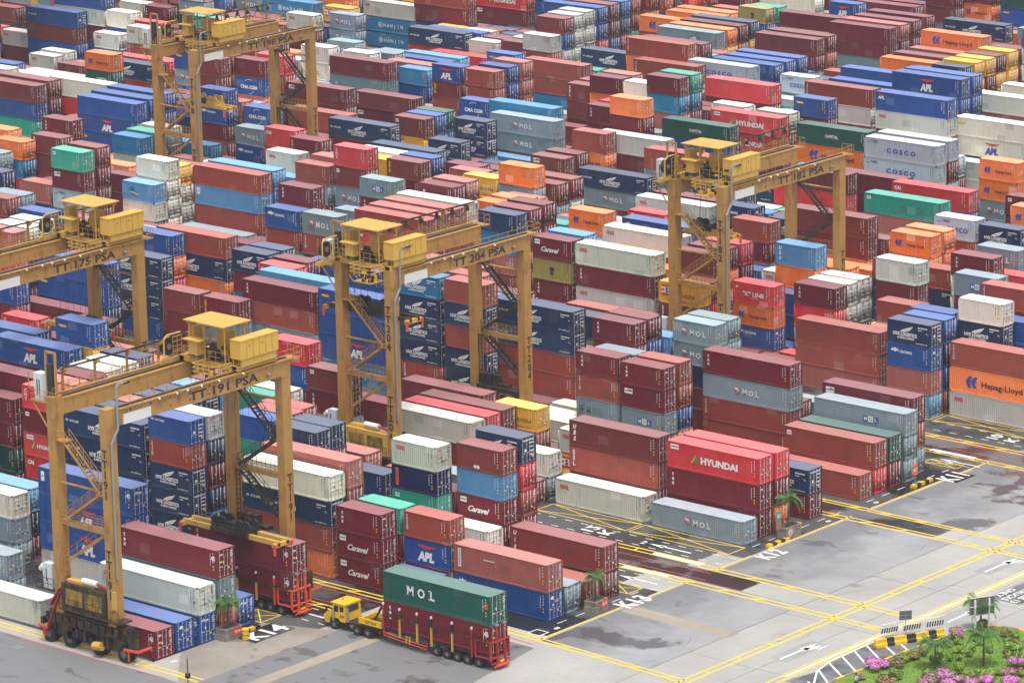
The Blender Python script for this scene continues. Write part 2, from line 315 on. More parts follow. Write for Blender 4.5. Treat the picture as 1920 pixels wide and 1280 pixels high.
def logo_mesh(lg, L, H=2.7):
    """all lettering of one kind of container: long side facing -y, and small marks on the door end"""
    mb = MB(); F = Face(mb, (0, -1.219-.008, 0), (1,0,0), (0,0,1)); D = Face(mb, (L/2-.012, 0, 0), (0,1,0), (0,0,1))
    W_, RD, BL, DK, YE, GR, OR = (M[k] for k in ('white','red','blue','dark','yel','green','org'))
    e = L/2; big = L > 8; mk = M['dark'] if lg in LIGHT else W_
    # size, weight and number stencils
    def stencil():
        x = e-.95
        for i in range(9): F.rect(x, 2.25-i*.13, x+.07, 2.25-i*.13+.085, mk)
        for i in range(4): F.rect(e-.58, 2.3-i*.27, e-.50, 2.3-i*.27+.15, mk)
        F.rect(e-.62, 1.08, e-.46, 1.22, YE); F.rect(e-.62, .80, e-.46, .94, YE)
        for j in range(4): D.rect(.62, 2.28-j*.17, .98-.06*(j % 2), 2.37-j*.17, mk)
        for j in range(3): D.rect(.66, 1.5-j*.14, .94, 1.56-j*.14, mk)
        D.rect(-.92, 1.02, -.70, 1.16, YE); D.rect(.30, .72, .44, .92, W_); D.rect(.66, .48, .84, .64, YE if lg not in ('y',) else W_)
        D.rect(-.42, 1.35, -.24, 1.55, mk)
    nykish = lg in ('nyk', 'nykf')
    if not nykish: stencil()
    def plate(x, y, w=.9, h=.5, c=None):
        F.rect(x, y-h/2, x+w, y+h/2, W_); F.up(); F.rect(x+.08, y-.04, x+w-.08, y+.06, c or DK); F.k -= 1
    if lg in ('tex', 'tex45'):
        F.vert('tex', .42, -e+.85, 2.15, W_, .46, .035); D.text('tex', .26, -.62, 2.25, W_, .03)
        if lg == 'tex45':
            F.text('45', .42, e-.55, 1.9, W_, .035); D.rect(-.9, 1.45, -.5, 1.62, YE)
    elif lg == 'tri': F.vert('TRITON', .25, -e+.5, 2.28, W_, .27, .03)
    elif lg == 'hyu':
        s_ = 1. if big else .6; x = -2.6*s_
        F.poly([(x-.05, .95), (x+.48*s_, 1.75), (x+.75*s_, .95)], GR); F.poly([(x-.25, .95), (x+.42*s_, 1.78), (x+.30*s_, 1.35), (x+.0, .95)], YE)
        F.text('HYUNDAI', .66*s_, .9*s_, 1.33, W_, .05, w=4.9*s_); plate(-e+.5, 2.2, 1.1)
    elif lg in ('mol', 'mold'):
        c = W_ if lg == 'mol' else M['fade']; x = -1.15 if big else -1.2; x -= 0 if lg == 'mol' else 1.0
        F.ring(x, 1.4, .34, .46, RD if lg == 'mol' else c, 20, 330); F.up(); F.poly([(x-.42, 1.72), (x+.05, 1.74), (x+.22, 1.32), (x+.02, 1.12), (x-.1, 1.45), (x-.42, 1.5)], c)
        F.poly([(x-.02, 1.5), (x+.2, 1.3), (x+.12, 1.08), (x-.08, 1.25)], M['teal'] if lg == 'mol' else c); F.k -= 1
        serif(F, 'MOL', .64, x+1.85, 1.36, c, .88)
    elif lg == 'molw':
        serif(F, 'MOL', .85, -1.9, 1.45, W_, 1.4)
        F.text('45', .42, e-.55, 1.75, M['org'], .04)
    elif lg in ('molb', 'nol'):
        x = .55 if lg == 'molb' else -e+.7
        q = .66 if lg == 'molb' else .42
        if L < 8 and lg == 'molb': x = -.75
        for i, c in enumerate('MOL' if lg == 'molb' else 'NOL'):
            F.rect(x+i*q, 1.35-q/2, x+(i+1)*q, 1.35+q/2, BL if i != 1 else W_); F.up(); F.text(c, q*.6, x+(i+.5)*q, 1.35, W_ if i != 1 else BL, .03); F.k -= 1
    elif nykish:
        if lg == 'nyk':
            x = -.4 if big else -.55; s_ = 1. if big else .92
            F.text('NYK LOGISTICS', .42*s_, x, 1.20, W_, .05, w=3.6*s_); F.text('& MEGACARRIER', .25*s_, x+.15, .78, W_, .04, w=2.6*s_)
            F.poly([(x-.75*s_, 1.45), (x-.35*s_, 1.72), (x+.25*s_, 1.93), (x+1.25*s_, 2.22), (x+1.0*s_, 1.95), (x+.85*s_, 1.85), (x+.8*s_, 1.72), (x+.55*s_, 1.68), (x+.55*s_, 1.58), (x+.2*s_, 1.56), (x+.1*s_, 1.45)], W_)
            F.up(); cl = M['blue']; F.poly([(x-.3*s_, 1.55), (x+.1*s_, 1.72), (x+.75*s_, 1.86), (x+.1*s_, 1.66)], cl); F.k -= 1
            for i in range(7): F.rect(e-1.75+i*.19, 2.12, e-1.75+i*.19+.14, 2.28, W_)
            for i in range(3): F.rect(e-1.72+i*.19, 1.86, e-1.72+i*.19+.13, 1.98, W_)
            F.rect(e-.62, 1.55, e-.52, 1.7, W_); F.rect(e-.42, 1.5, e-.34, 1.66, YE)
            F.text('www.nykline.com', .16, e-1.25, .38, W_, .02, w=1.6)
            for i in range(6): D.rect(-.75+i*.27, 2.28, -.75+i*.27+.2, 2.44, W_)
        if big or lg == 'nykf':
            F.rect(-e+.45, 1.42 if big else 2.1, -e+.85, 1.60 if big else 2.3, W_); F.up(); F.rect(-e+.45, 1.48 if big else 2.17, -e+.85, 1.53 if big else 2.22, RD); F.k -= 1
            F.text('NYK LINE', .24, -e+(1.75 if big else 1.7), 1.5 if big else 2.18, W_, .03, .2, w=1.4)
        for j in range(4): D.rect(.15, 1.95-j*.4, .85-.15*(j % 2), 2.07-j*.4, W_)
        D.rect(-.6, 1.2, -.3, 1.5, W_); D.rect(.5, .5, .85, .72, YE)
    elif lg in ('apl', 'aplb'):
        c = W_ if lg == 'apl' else BL; x = .05 if big else -.15
        F.text('APL', .92, x, 1.0, c, .07, .15, w=2.25); F.poly([(x-1.15, 2.15), (x+1.35, 2.15), (x+1.15, 1.98), (x+.75, 1.95), (x+.55, 1.80), (x+.30, 1.86), (x+.18, 1.68), (x+.02, 1.68), (x-.1, 1.86), (x-.35, 1.80), (x-.55, 1.95), (x-.95, 1.98)], RD)
        D.text('APL', .26, -.6, 2.2, W_, .03, .15)
    elif lg in ('apls', 'apll', 'apl45'):
        if lg != 'apls': plate(-e+.45, 1.85, .5, .95, BL); D.text('APL', .26, -.6, 2.2, W_, .03, .15); D.rect(-.3, 2.05, .1, 2.2, W_)
        else: F.text('APL', .45, -e+.95, 1.9, W_ if L < 0 else M['white'], .05, .15); F.poly([(-e+.4,2.36),(-e+1.6,2.36),(-e+1.2,2.26),(-e+.8,2.26)], RD)
        if lg == 'apl45': F.text('45', .42, e-.55, 1.95, W_, .035)
    elif lg == 'cos':
        F.text('COSCO', .58, .15 if big else .4, 1.28, BL, .035, space=1.45 if big else 1.2, w=4.9 if big else 3.2)
        F.poly([(-e+.4, 2.0), (-e+1.0, 2.0), (-e+.95, 2.06), (-e+.72, 2.08), (-e+.70, 2.45), (-e+.66, 2.08), (-e+.4, 2.06)], BL); F.text('中遠集團', .26, -e+1.75, 2.2, BL, .01)
    elif lg in ('ool', 'ool45'):
        F.text('OOCL', .40, -e+1.25, 1.95, RD, .06, w=1.25)
        D.text('OOCL', .18, -.55, 2.25, RD, .04); D.rect(-.35, .85, -.12, 1.15, DK); D.rect(.25, 1.0, .45, 1.25, M['steel'])
        if lg == 'ool45': F.rect(e-.62, 1.0, e-.30, 1.55, M['cab']); F.up(); F.text('45', .3, e-.46, 1.28, BL, .03)
    elif lg == 'han':
        x = -2.0; F.ring(x, 1.3, .36, .48, W_); F.text('H', .44, x, 1.3, W_, .05); serif(F, 'HANJIN', .58, x+2.95, 1.3, W_, .78); F.text('www.hanjin.com', .13, -e+1.1, 2.35, W_, .02, w=1.3)
    elif lg == 'hap':
        s_ = 1. if big else .62; x = -e+(2.2 if big else .75); y = 1.35
        for dx in (0, .72*s_):
            F.poly([(x+dx, y+.05*s_), (x+dx+.5*s_, y+.62*s_), (x+dx+.95*s_, y+.62*s_), (x+dx+.62*s_, y+.1*s_), (x+dx+.9*s_, y+.02*s_), (x+dx+.55*s_, y-.1*s_), (x+dx+.8*s_, y-.62*s_), (x+dx+.4*s_, y-.62*s_)], BL)
        F.text('Hapag-Lloyd', .62*s_, x+(5.0 if big else 3.05), y-.05, DK, .02, w=(5.6 if big else 2.55))
    elif lg == 'cma':
        x = -.2; F.text('CMA CGM', .50, x, 1.25, W_, .06, w=3.5 if L < 8 else 4.2); F.ring(x, 1.3, 1.05, 1.13, W_, 60, 135, 10); F.ring(x, 1.3, 1.05, 1.13, W_, 275, 330, 8); F.text('', .2, 0, 0, W_) if False else None
    elif lg in ('cro', 'cro45'):
        x = -e+.5; y = 1.95
        F.poly([(x, y-.05), (x+.25, y+.2), (x+.5, y+.12), (x+.62, y+.32), (x+.8, y+.1), (x+1.1, y+.15), (x+1.0, y-.05), (x+1.15, y-.2), (x+.75, y-.12), (x+.6, y-.3), (x+.4, y-.1), (x+.15, y-.2)], W_)
        F.text('CRONOS', .30, x+2.1 if not big else x+2.2, y-.12, W_, .04, w=1.75); D.poly([(-.75,2.15),(-.5,2.32),(-.2,2.2),(-.35,2.0),(-.6,1.98)], W_); D.text('CRO', .2, .25, 1.75, W_, .03)
        if lg == 'cro45': F.text('45', .42, e-.55, 1.9, W_, .035)
    elif lg == 'gold': F.vert('GOLD', .36, -e+.55, 2.12, YE, .42, .05)
    elif lg == 'car': F.text('Caravel', .62, -.35, 1.28, W_, .03, .45, w=2.9); plate(-e+.4, 2.1, .85, .6)
    elif lg == 'cai': F.text('CAI', .45, -e+.95, 2.0, W_, .06)
    elif lg == 'cns': F.vert('CNS', .38, -e+.6, 2.1, W_, .46, .03)
    elif lg == 'kli': F.text('"K" LINE', .55, .1, 1.35, W_, .04, w=3.2); F.rect(-e+.5, 1.95, -e+.85, 2.2, W_); F.text('www.kline.co.jp', .13, .3, .85, W_, .02)
    elif lg == 'sam':
        for i in range(5): F.rect(-e+.4, 1.0+i*.26, -e+2.05, 1.26+i*.26, RD if i % 2 == 0 else W_)
        F.up(); F.disc(-e+1.22, 1.65, .40, W_); F.up(); F.text('S', .62, -e+1.22, 1.65, DK, .05); F.k -= 2
        F.text('SAMUDERA', .42, .95, 1.25, DK, .0, w=3.0); F.text('WWW.SAMUDERA.COM', .26, .3, .45, DK, .0, w=3.9)
    elif lg == 'cap': F.text('CAPITAL', .42, .0 if big else .6, 1.45, W_, .03, w=2.3); F.rect(-.9, 1.02, .9, 1.06, RD)
    elif lg == 'msc': F.text('m', .62, 0, 1.65, DK, .07); F.text('sc', .46, 0, 1.05, DK, .06)
    elif lg == 'iri': F.text('IRISL', .58, -.2, 1.15, M['org'], .03, space=1.25, w=2.3)
    elif lg == 'irs':
        F.text('IRISL', .42, -1.0, 1.72, BL, .05, w=.85)
        for i, c in enumerate((GR, W_, RD)):
            y = 1.28-i*.14; F.poly([(-1.75, y), (-1.0, y+.15), (0, y-.12), (.45, y-.12), (-.1, y-.24), (-1.0, y+.03)], c)
    elif lg == 'pil':
        F.rect(-e+.42, .75, -e+.78, 2.4, W_); F.up(); F.vert('PIL', .40, -e+.60, 2.1, RD, .52, .03); F.k -= 1; D.rect(-.2, 1.85, .35, 2.15, W_)
    elif lg == 'ues': F.vert('UES', .42, -e+.72, 2.1, W_, .62, .06, .2)
    elif lg == 'uis': F.vert('UIS', .40, -e+.62, 2.15, W_, .72, .05, .2)
    elif lg == 'ssl': F.vert('SSL', .46, -e+.65, 2.1, W_, .58, .05)
    elif lg == 'sea': F.text('seaco', .38, -e+1.15, 2.0, YE, .06, w=1.25)
    elif lg == 'seaw': F.text('CRseaco', .34, -e+1.45, 2.0, M['blue'], .04, w=1.8)
    elif lg == 'flo': plate(-e+.45, 2.1, .6, .45, BL)
    elif lg == 'mar':
        plate(-e+.5, 2.0, 1.15, .62); F.up(); F.up(); F.poly([(-e+1.05, 2.25), (-e+1.6, 2.25), (-e+1.6, 2.05)], YE); F.poly([(-e+1.05, 2.25), (-e+1.6, 2.05), (-e+1.05, 2.1)], BL); F.k -= 2
    elif lg == 'con': F.rect(-e+.55, .45, -e+.95, 2.35, M['org']); F.up(); F.vert('CONTAI', .2, -e+.75, 2.1, DK, .28, .03); F.k -= 1
    elif lg == 'gang': F.rect(-e+.6, .6, -e+.98, 2.4, W_); F.up(); F.vert('GANGERY', .2, -e+.79, 2.2, DK, .235, .03); F.k -= 1; F.rect(-2.2, 1.75, -.6, 1.83, W_)
    elif lg == 'dia':
        for x in (-.55, -.15): F.poly([(x, .75), (x+.26, .5), (x, .25), (x-.26, .5)], W_)
    elif lg == 'blp': F.vert('BLPL', .34, -e+.8, 2.0, BL, .42, .04)
    elif lg == 'dot': F.disc(-e+.95, 1.75, .2, M['cab'])
    elif lg == 'n45': F.text('45', .42, e-.55, 1.6, W_, .035)
    return mb
LIGHT = {'ool','ool45','cos','aplb','iri','seaw','w','msc','blp'}
# ------------------------------------------------------------------ container shells
def body_mb(L, paint, back=True, fine=True, end45=False):
    """frame, corrugated sides and roof; side plane at y=-1.219, door end at +x (open frame), base at z=0"""
    H = 2.7; h = L/2; w = 1.219; mb = MB(); p = .13; cst = M['casting']
    xs = [-h, h-p]
    for x in xs:
        for y in (-w, w-p): mb.box((x, y, .12), (x+p, y+p, H-.02), paint)
    if L > 13:
        for x in (-6.096, 6.096-p): mb.box((x, -w-.004, .02), (x+p*1.2, -w+.03, H-.006), paint)
    for x in (-h-.004, h-.17+.004):
        for y in (-w-.004, w-.16+.004):
            for z in (0., H-.118): mb.box((x, y, z), (x+.17, y+.16, z+.122), cst)
    for y in (-w+.004, w-.074): # rails
        mb.box((-h+p, y, .03), (h-p, y+.07, .19), paint); mb.box((-h+p, y, H-.10), (h-p, y+.07, H-.012), paint)
    mb.box((-h+.02, -w+p, .03), (-h+.08, w-p, H-.02), paint)      # blind end
    for k in range(8 if fine else 4):
        n_ = 8 if fine else 4; y = -w+p+(k+.25)*(2*(w-p)/n_); mb.box((-h-.0, y, .2), (-h+.03, y+(w-p)/n_, H-.1), paint)
    mb.box((h-.10, -w+p, .02), (h-.004, w-p, .15), paint); mb.box((h-.10, -w+p, H-.13), (h-.004, w-p, H-.014), paint)   # door sill, header
    # corrugated long sides
    n = max(4, int(round((L-2*p)/(.278 if fine else .42)))); st = (L-2*p)/n
    for s_ in ((-1, 1) if back else (-1,)):
        vs = []; fs = []; o_, i_ = s_*(w-.018), s_*(w-.062)
        for k in range(n):
            x0 = -h+p+k*st
            for q, yy in ((0., o_), (.26, o_), (.5, i_), (.76, i_)):
                vs += [(x0+q*st, yy, .18), (x0+q*st, yy, H-.09)]
        vs += [(h-p, o_, .18), (h-p, o_, H-.09)]
        for k in range(len(vs)//2-1):
            a = 2*k; fs.append((a, a+2, a+3, a+1) if s_ < 0 else (a+1, a+3, a+2, a))
        mb.add(vs, fs, paint)
    # corrugated roof
    n = max(4, int(round((L-2*p)/(.30 if fine else .6)))); st = (L-2*p)/n; vs = []; fs = []
    for k in range(n):
        x0 = -h+p+k*st
        for q, z in ((0., H-.012), (.3, H-.012), (.45, H-.034), (.85, H-.034)): vs += [(x0+q*st, -w+.07, z), (x0+q*st, w-.07, z)]
    vs += [(h-p, -w+.07, H-.012), (h-p, w-.07, H-.012)]
    for k in range(len(vs)//2-1): a = 2*k; fs.append((a, a+2, a+3, a+1))
    mb.add(vs, fs, paint)
    for x in (-h+.0, h-.17): mb.box((x, -w+.16, H-.03), (x+.16, w-.16, H-.004), paint)   # end header plates
    mb.box((-h+.05, -w+.05, .05), (h-.12, w-.05, .12), cst)    # underframe
    if not back: mb.box((-h+p, w-.04, .18), (h-p, w-.02, H-.09), paint)
    return mb
def door_mb(L, side, paint):
    """one door leaf with pressed panels; side -1 near, +1 far"""
    mb = MB(); h = L/2; H = 2.7; y0, y1 = (-1.085, -.008) if side < 0 else (.008, 1.085)
    mb.box((h-.085, y0, .15), (h-.06, y1, H-.13), paint)
    for a, b in ((y0, y0+.09), (y1-.09, y1)): mb.box((h-.062, a, .152), (h-.04, b, H-.132), paint)
    for k in range(6):
        z = .155+k*(H-.29-.13)/5; mb.box((h-.0615, y0+.09, z), (h-.042, y1-.09, z+.12), paint)
    return mb
def rod_mb(L, y):
    mb = MB(); h = L/2; H = 2.7; g = M['galv']
    mb.tube((h-.022, y, .13), (h-.022, y, H-.1), .028, g, 6)
    for z in (.17, .75, 1.9, 2.5): mb.box((h-.05, y-.075, z), (h+.012, y+.075, z+.07), g)
    mb.box((h-.03, y-.02, 1.02), (h+.02, y+(.40 if y < 0 else -.40), 1.08), g)
    return mb
COLS = dict(m=(.142,.0085,.017), r=(.285,.046,.028), b=(.170,.026,.024), p=(.36,.102,.078), k=(.53,.016,.023), n=(.008,.032,.092), u=(.003,.062,.265),
            d=(.005,.010,.065), l=(.065,.245,.47), c=(.004,.175,.36), t=(.012,.31,.215), g=(.175,.250,.285), w=(.50,.50,.445), W=(.68,.66,.56),
            y=(.80,.39,.008), o=(.76,.165,.012), e=(.005,.080,.060), v=(.34,.27,.065), s=(.40,.485,.545))
LN = {'2': 6.058, '4': 12.192, '5': 13.716}
_body = {}; _door = {}; _rod = {}; _logo = {}
def container(spec_l, col, lg, x, y, z, h, label, group='shipping containers stacked in the yard'):
    """one container as a thing: body, two doors with lock rods, lettering; x is its door end, y its near side"""
    L = LN[spec_l]
    if spec_l not in _body:
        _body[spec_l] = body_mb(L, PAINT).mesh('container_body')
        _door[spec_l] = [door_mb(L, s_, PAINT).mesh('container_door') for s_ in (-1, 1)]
        _rod[spec_l] = [[rod_mb(L, yy).mesh('lock_rod') for yy in q] for q in ((-.86, -.24), (.24, .86))]
    kl = (lg if lg != '-' else ('w' if col in 'wWs' else '-'), L)
    if kl not in _logo: _logo[kl] = logo_mesh(*kl).mesh('lettering')
    t = thing('shipping_container', label, 'shipping container', (x-L/2+rng.uniform(-.04, .04), y+1.219+rng.uniform(-.03, .03), z), 0, group)
    t.scale = (1, 1, h/2.7)
    c0 = COLS[col]; j = rng.uniform(.86, 1.14); c1 = tuple(min(1, v*j*rng.uniform(.94, 1.06)) for v in c0)
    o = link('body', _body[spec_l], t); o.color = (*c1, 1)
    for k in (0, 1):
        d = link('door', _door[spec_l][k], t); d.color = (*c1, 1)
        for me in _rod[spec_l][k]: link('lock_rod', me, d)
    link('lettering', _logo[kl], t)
    return t
def mass(name, items, boxes):
    """the many smaller, farther stacks as one mesh; items = (len, colour, logo, x, y, z, h), boxes = hidden lower tiers"""
    V = []; F = []; FM = []; PC = []; SD = []; mats = [PAINT_A, M['casting'], M['galv']]; off = 0; tmpl = {}
    def arr(mb):
        return np.array(mb.v, np.float32), mb.f, [mb.mats[i] for i in mb.m]
    for ln, col, lg, x, y, z, h in items:
        L = LN[ln]
        if ln not in tmpl:
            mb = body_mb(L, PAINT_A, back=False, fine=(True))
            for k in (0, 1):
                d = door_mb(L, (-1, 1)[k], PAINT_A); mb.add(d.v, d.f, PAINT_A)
                for yy in ((-.86, -.24), (.24, .86))[k]: mb.box((L/2-.05, yy-.028, .14), (L/2+.008, yy+.028, 2.56), M['galv'])
            tmpl[ln] = arr(mb)
        kl = (lg if lg != '-' else ('w' if col in 'wWs' else '-'), L)
        if kl not in tmpl: tmpl[kl] = arr(logo_mesh(*kl))
        c0 = COLS[col]; j = rng.uniform(.86, 1.14); c1 = tuple(min(1, v*j*rng.uniform(.94, 1.06)) for v in c0); sd = rng.random()
        ox = x-L/2+rng.uniform(-.04, .04); oy = y+1.219+rng.uniform(-.03, .03)
        for key in (ln, kl):
            v, fs, ms = tmpl[key]
            if not len(v): continue
            V.append(v*np.array([1, 1, h/2.7], np.float32)+np.array([ox, oy, z], np.float32))
            for q, m in zip(fs, ms):
                F.append([i+off for i in q])
                if m not in mats: mats.append(m)
                FM.append(mats.index(m))
            PC.append(np.tile(np.array([*c1, 1], np.float32), (len(v), 1))); SD.append(np.full(len(v), sd, np.float32)); off += len(v)
    for ln, col, x, y, zb, ztop in boxes:
        L = LN[ln]; mb = MB(); mb.box((x-L+.02, y+.03, zb+.03), (x-.03, y+2.41, ztop-.03), PAINT_A)
        V.append(np.array(mb.v, np.float32)); F += [[i+off for i in q] for q in mb.f]; FM += [0]*6
        PC.append(np.tile(np.array([*COLS[col], 1], np.float32), (8, 1))); SD.append(np.full(8, rng.random(), np.float32)); off += 8
    V = np.concatenate(V); PC = np.concatenate(PC); SD = np.concatenate(SD)
    me = bpy.data.meshes.new(name)
    cnt = np.array([len(q) for q in F], np.int32); loops = np.concatenate([np.array(q, np.int32) for q in F]); st = np.concatenate([[0], np.cumsum(cnt)[:-1]]).astype(np.int32)
    me.vertices.add(len(V)); me.vertices.foreach_set('co', V.ravel()); me.loops.add(len(loops)); me.loops.foreach_set('vertex_index', loops)
    me.polygons.add(len(cnt)); me.polygons.foreach_set('loop_start', st); me.polygons.foreach_set('loop_total', cnt)
    for m in mats: me.materials.append(m)
    me.polygons.foreach_set('material_index', np.array(FM, np.int32))
    me.update(calc_edges=True); me.validate()
    a = me.attributes.new('paint', 'FLOAT_COLOR', 'POINT'); a.data.foreach_set('color', PC.ravel())
    a = me.attributes.new('seed', 'FLOAT', 'POINT'); a.data.foreach_set('value', SD)
    return link(name, me)
rng = random.Random(11)
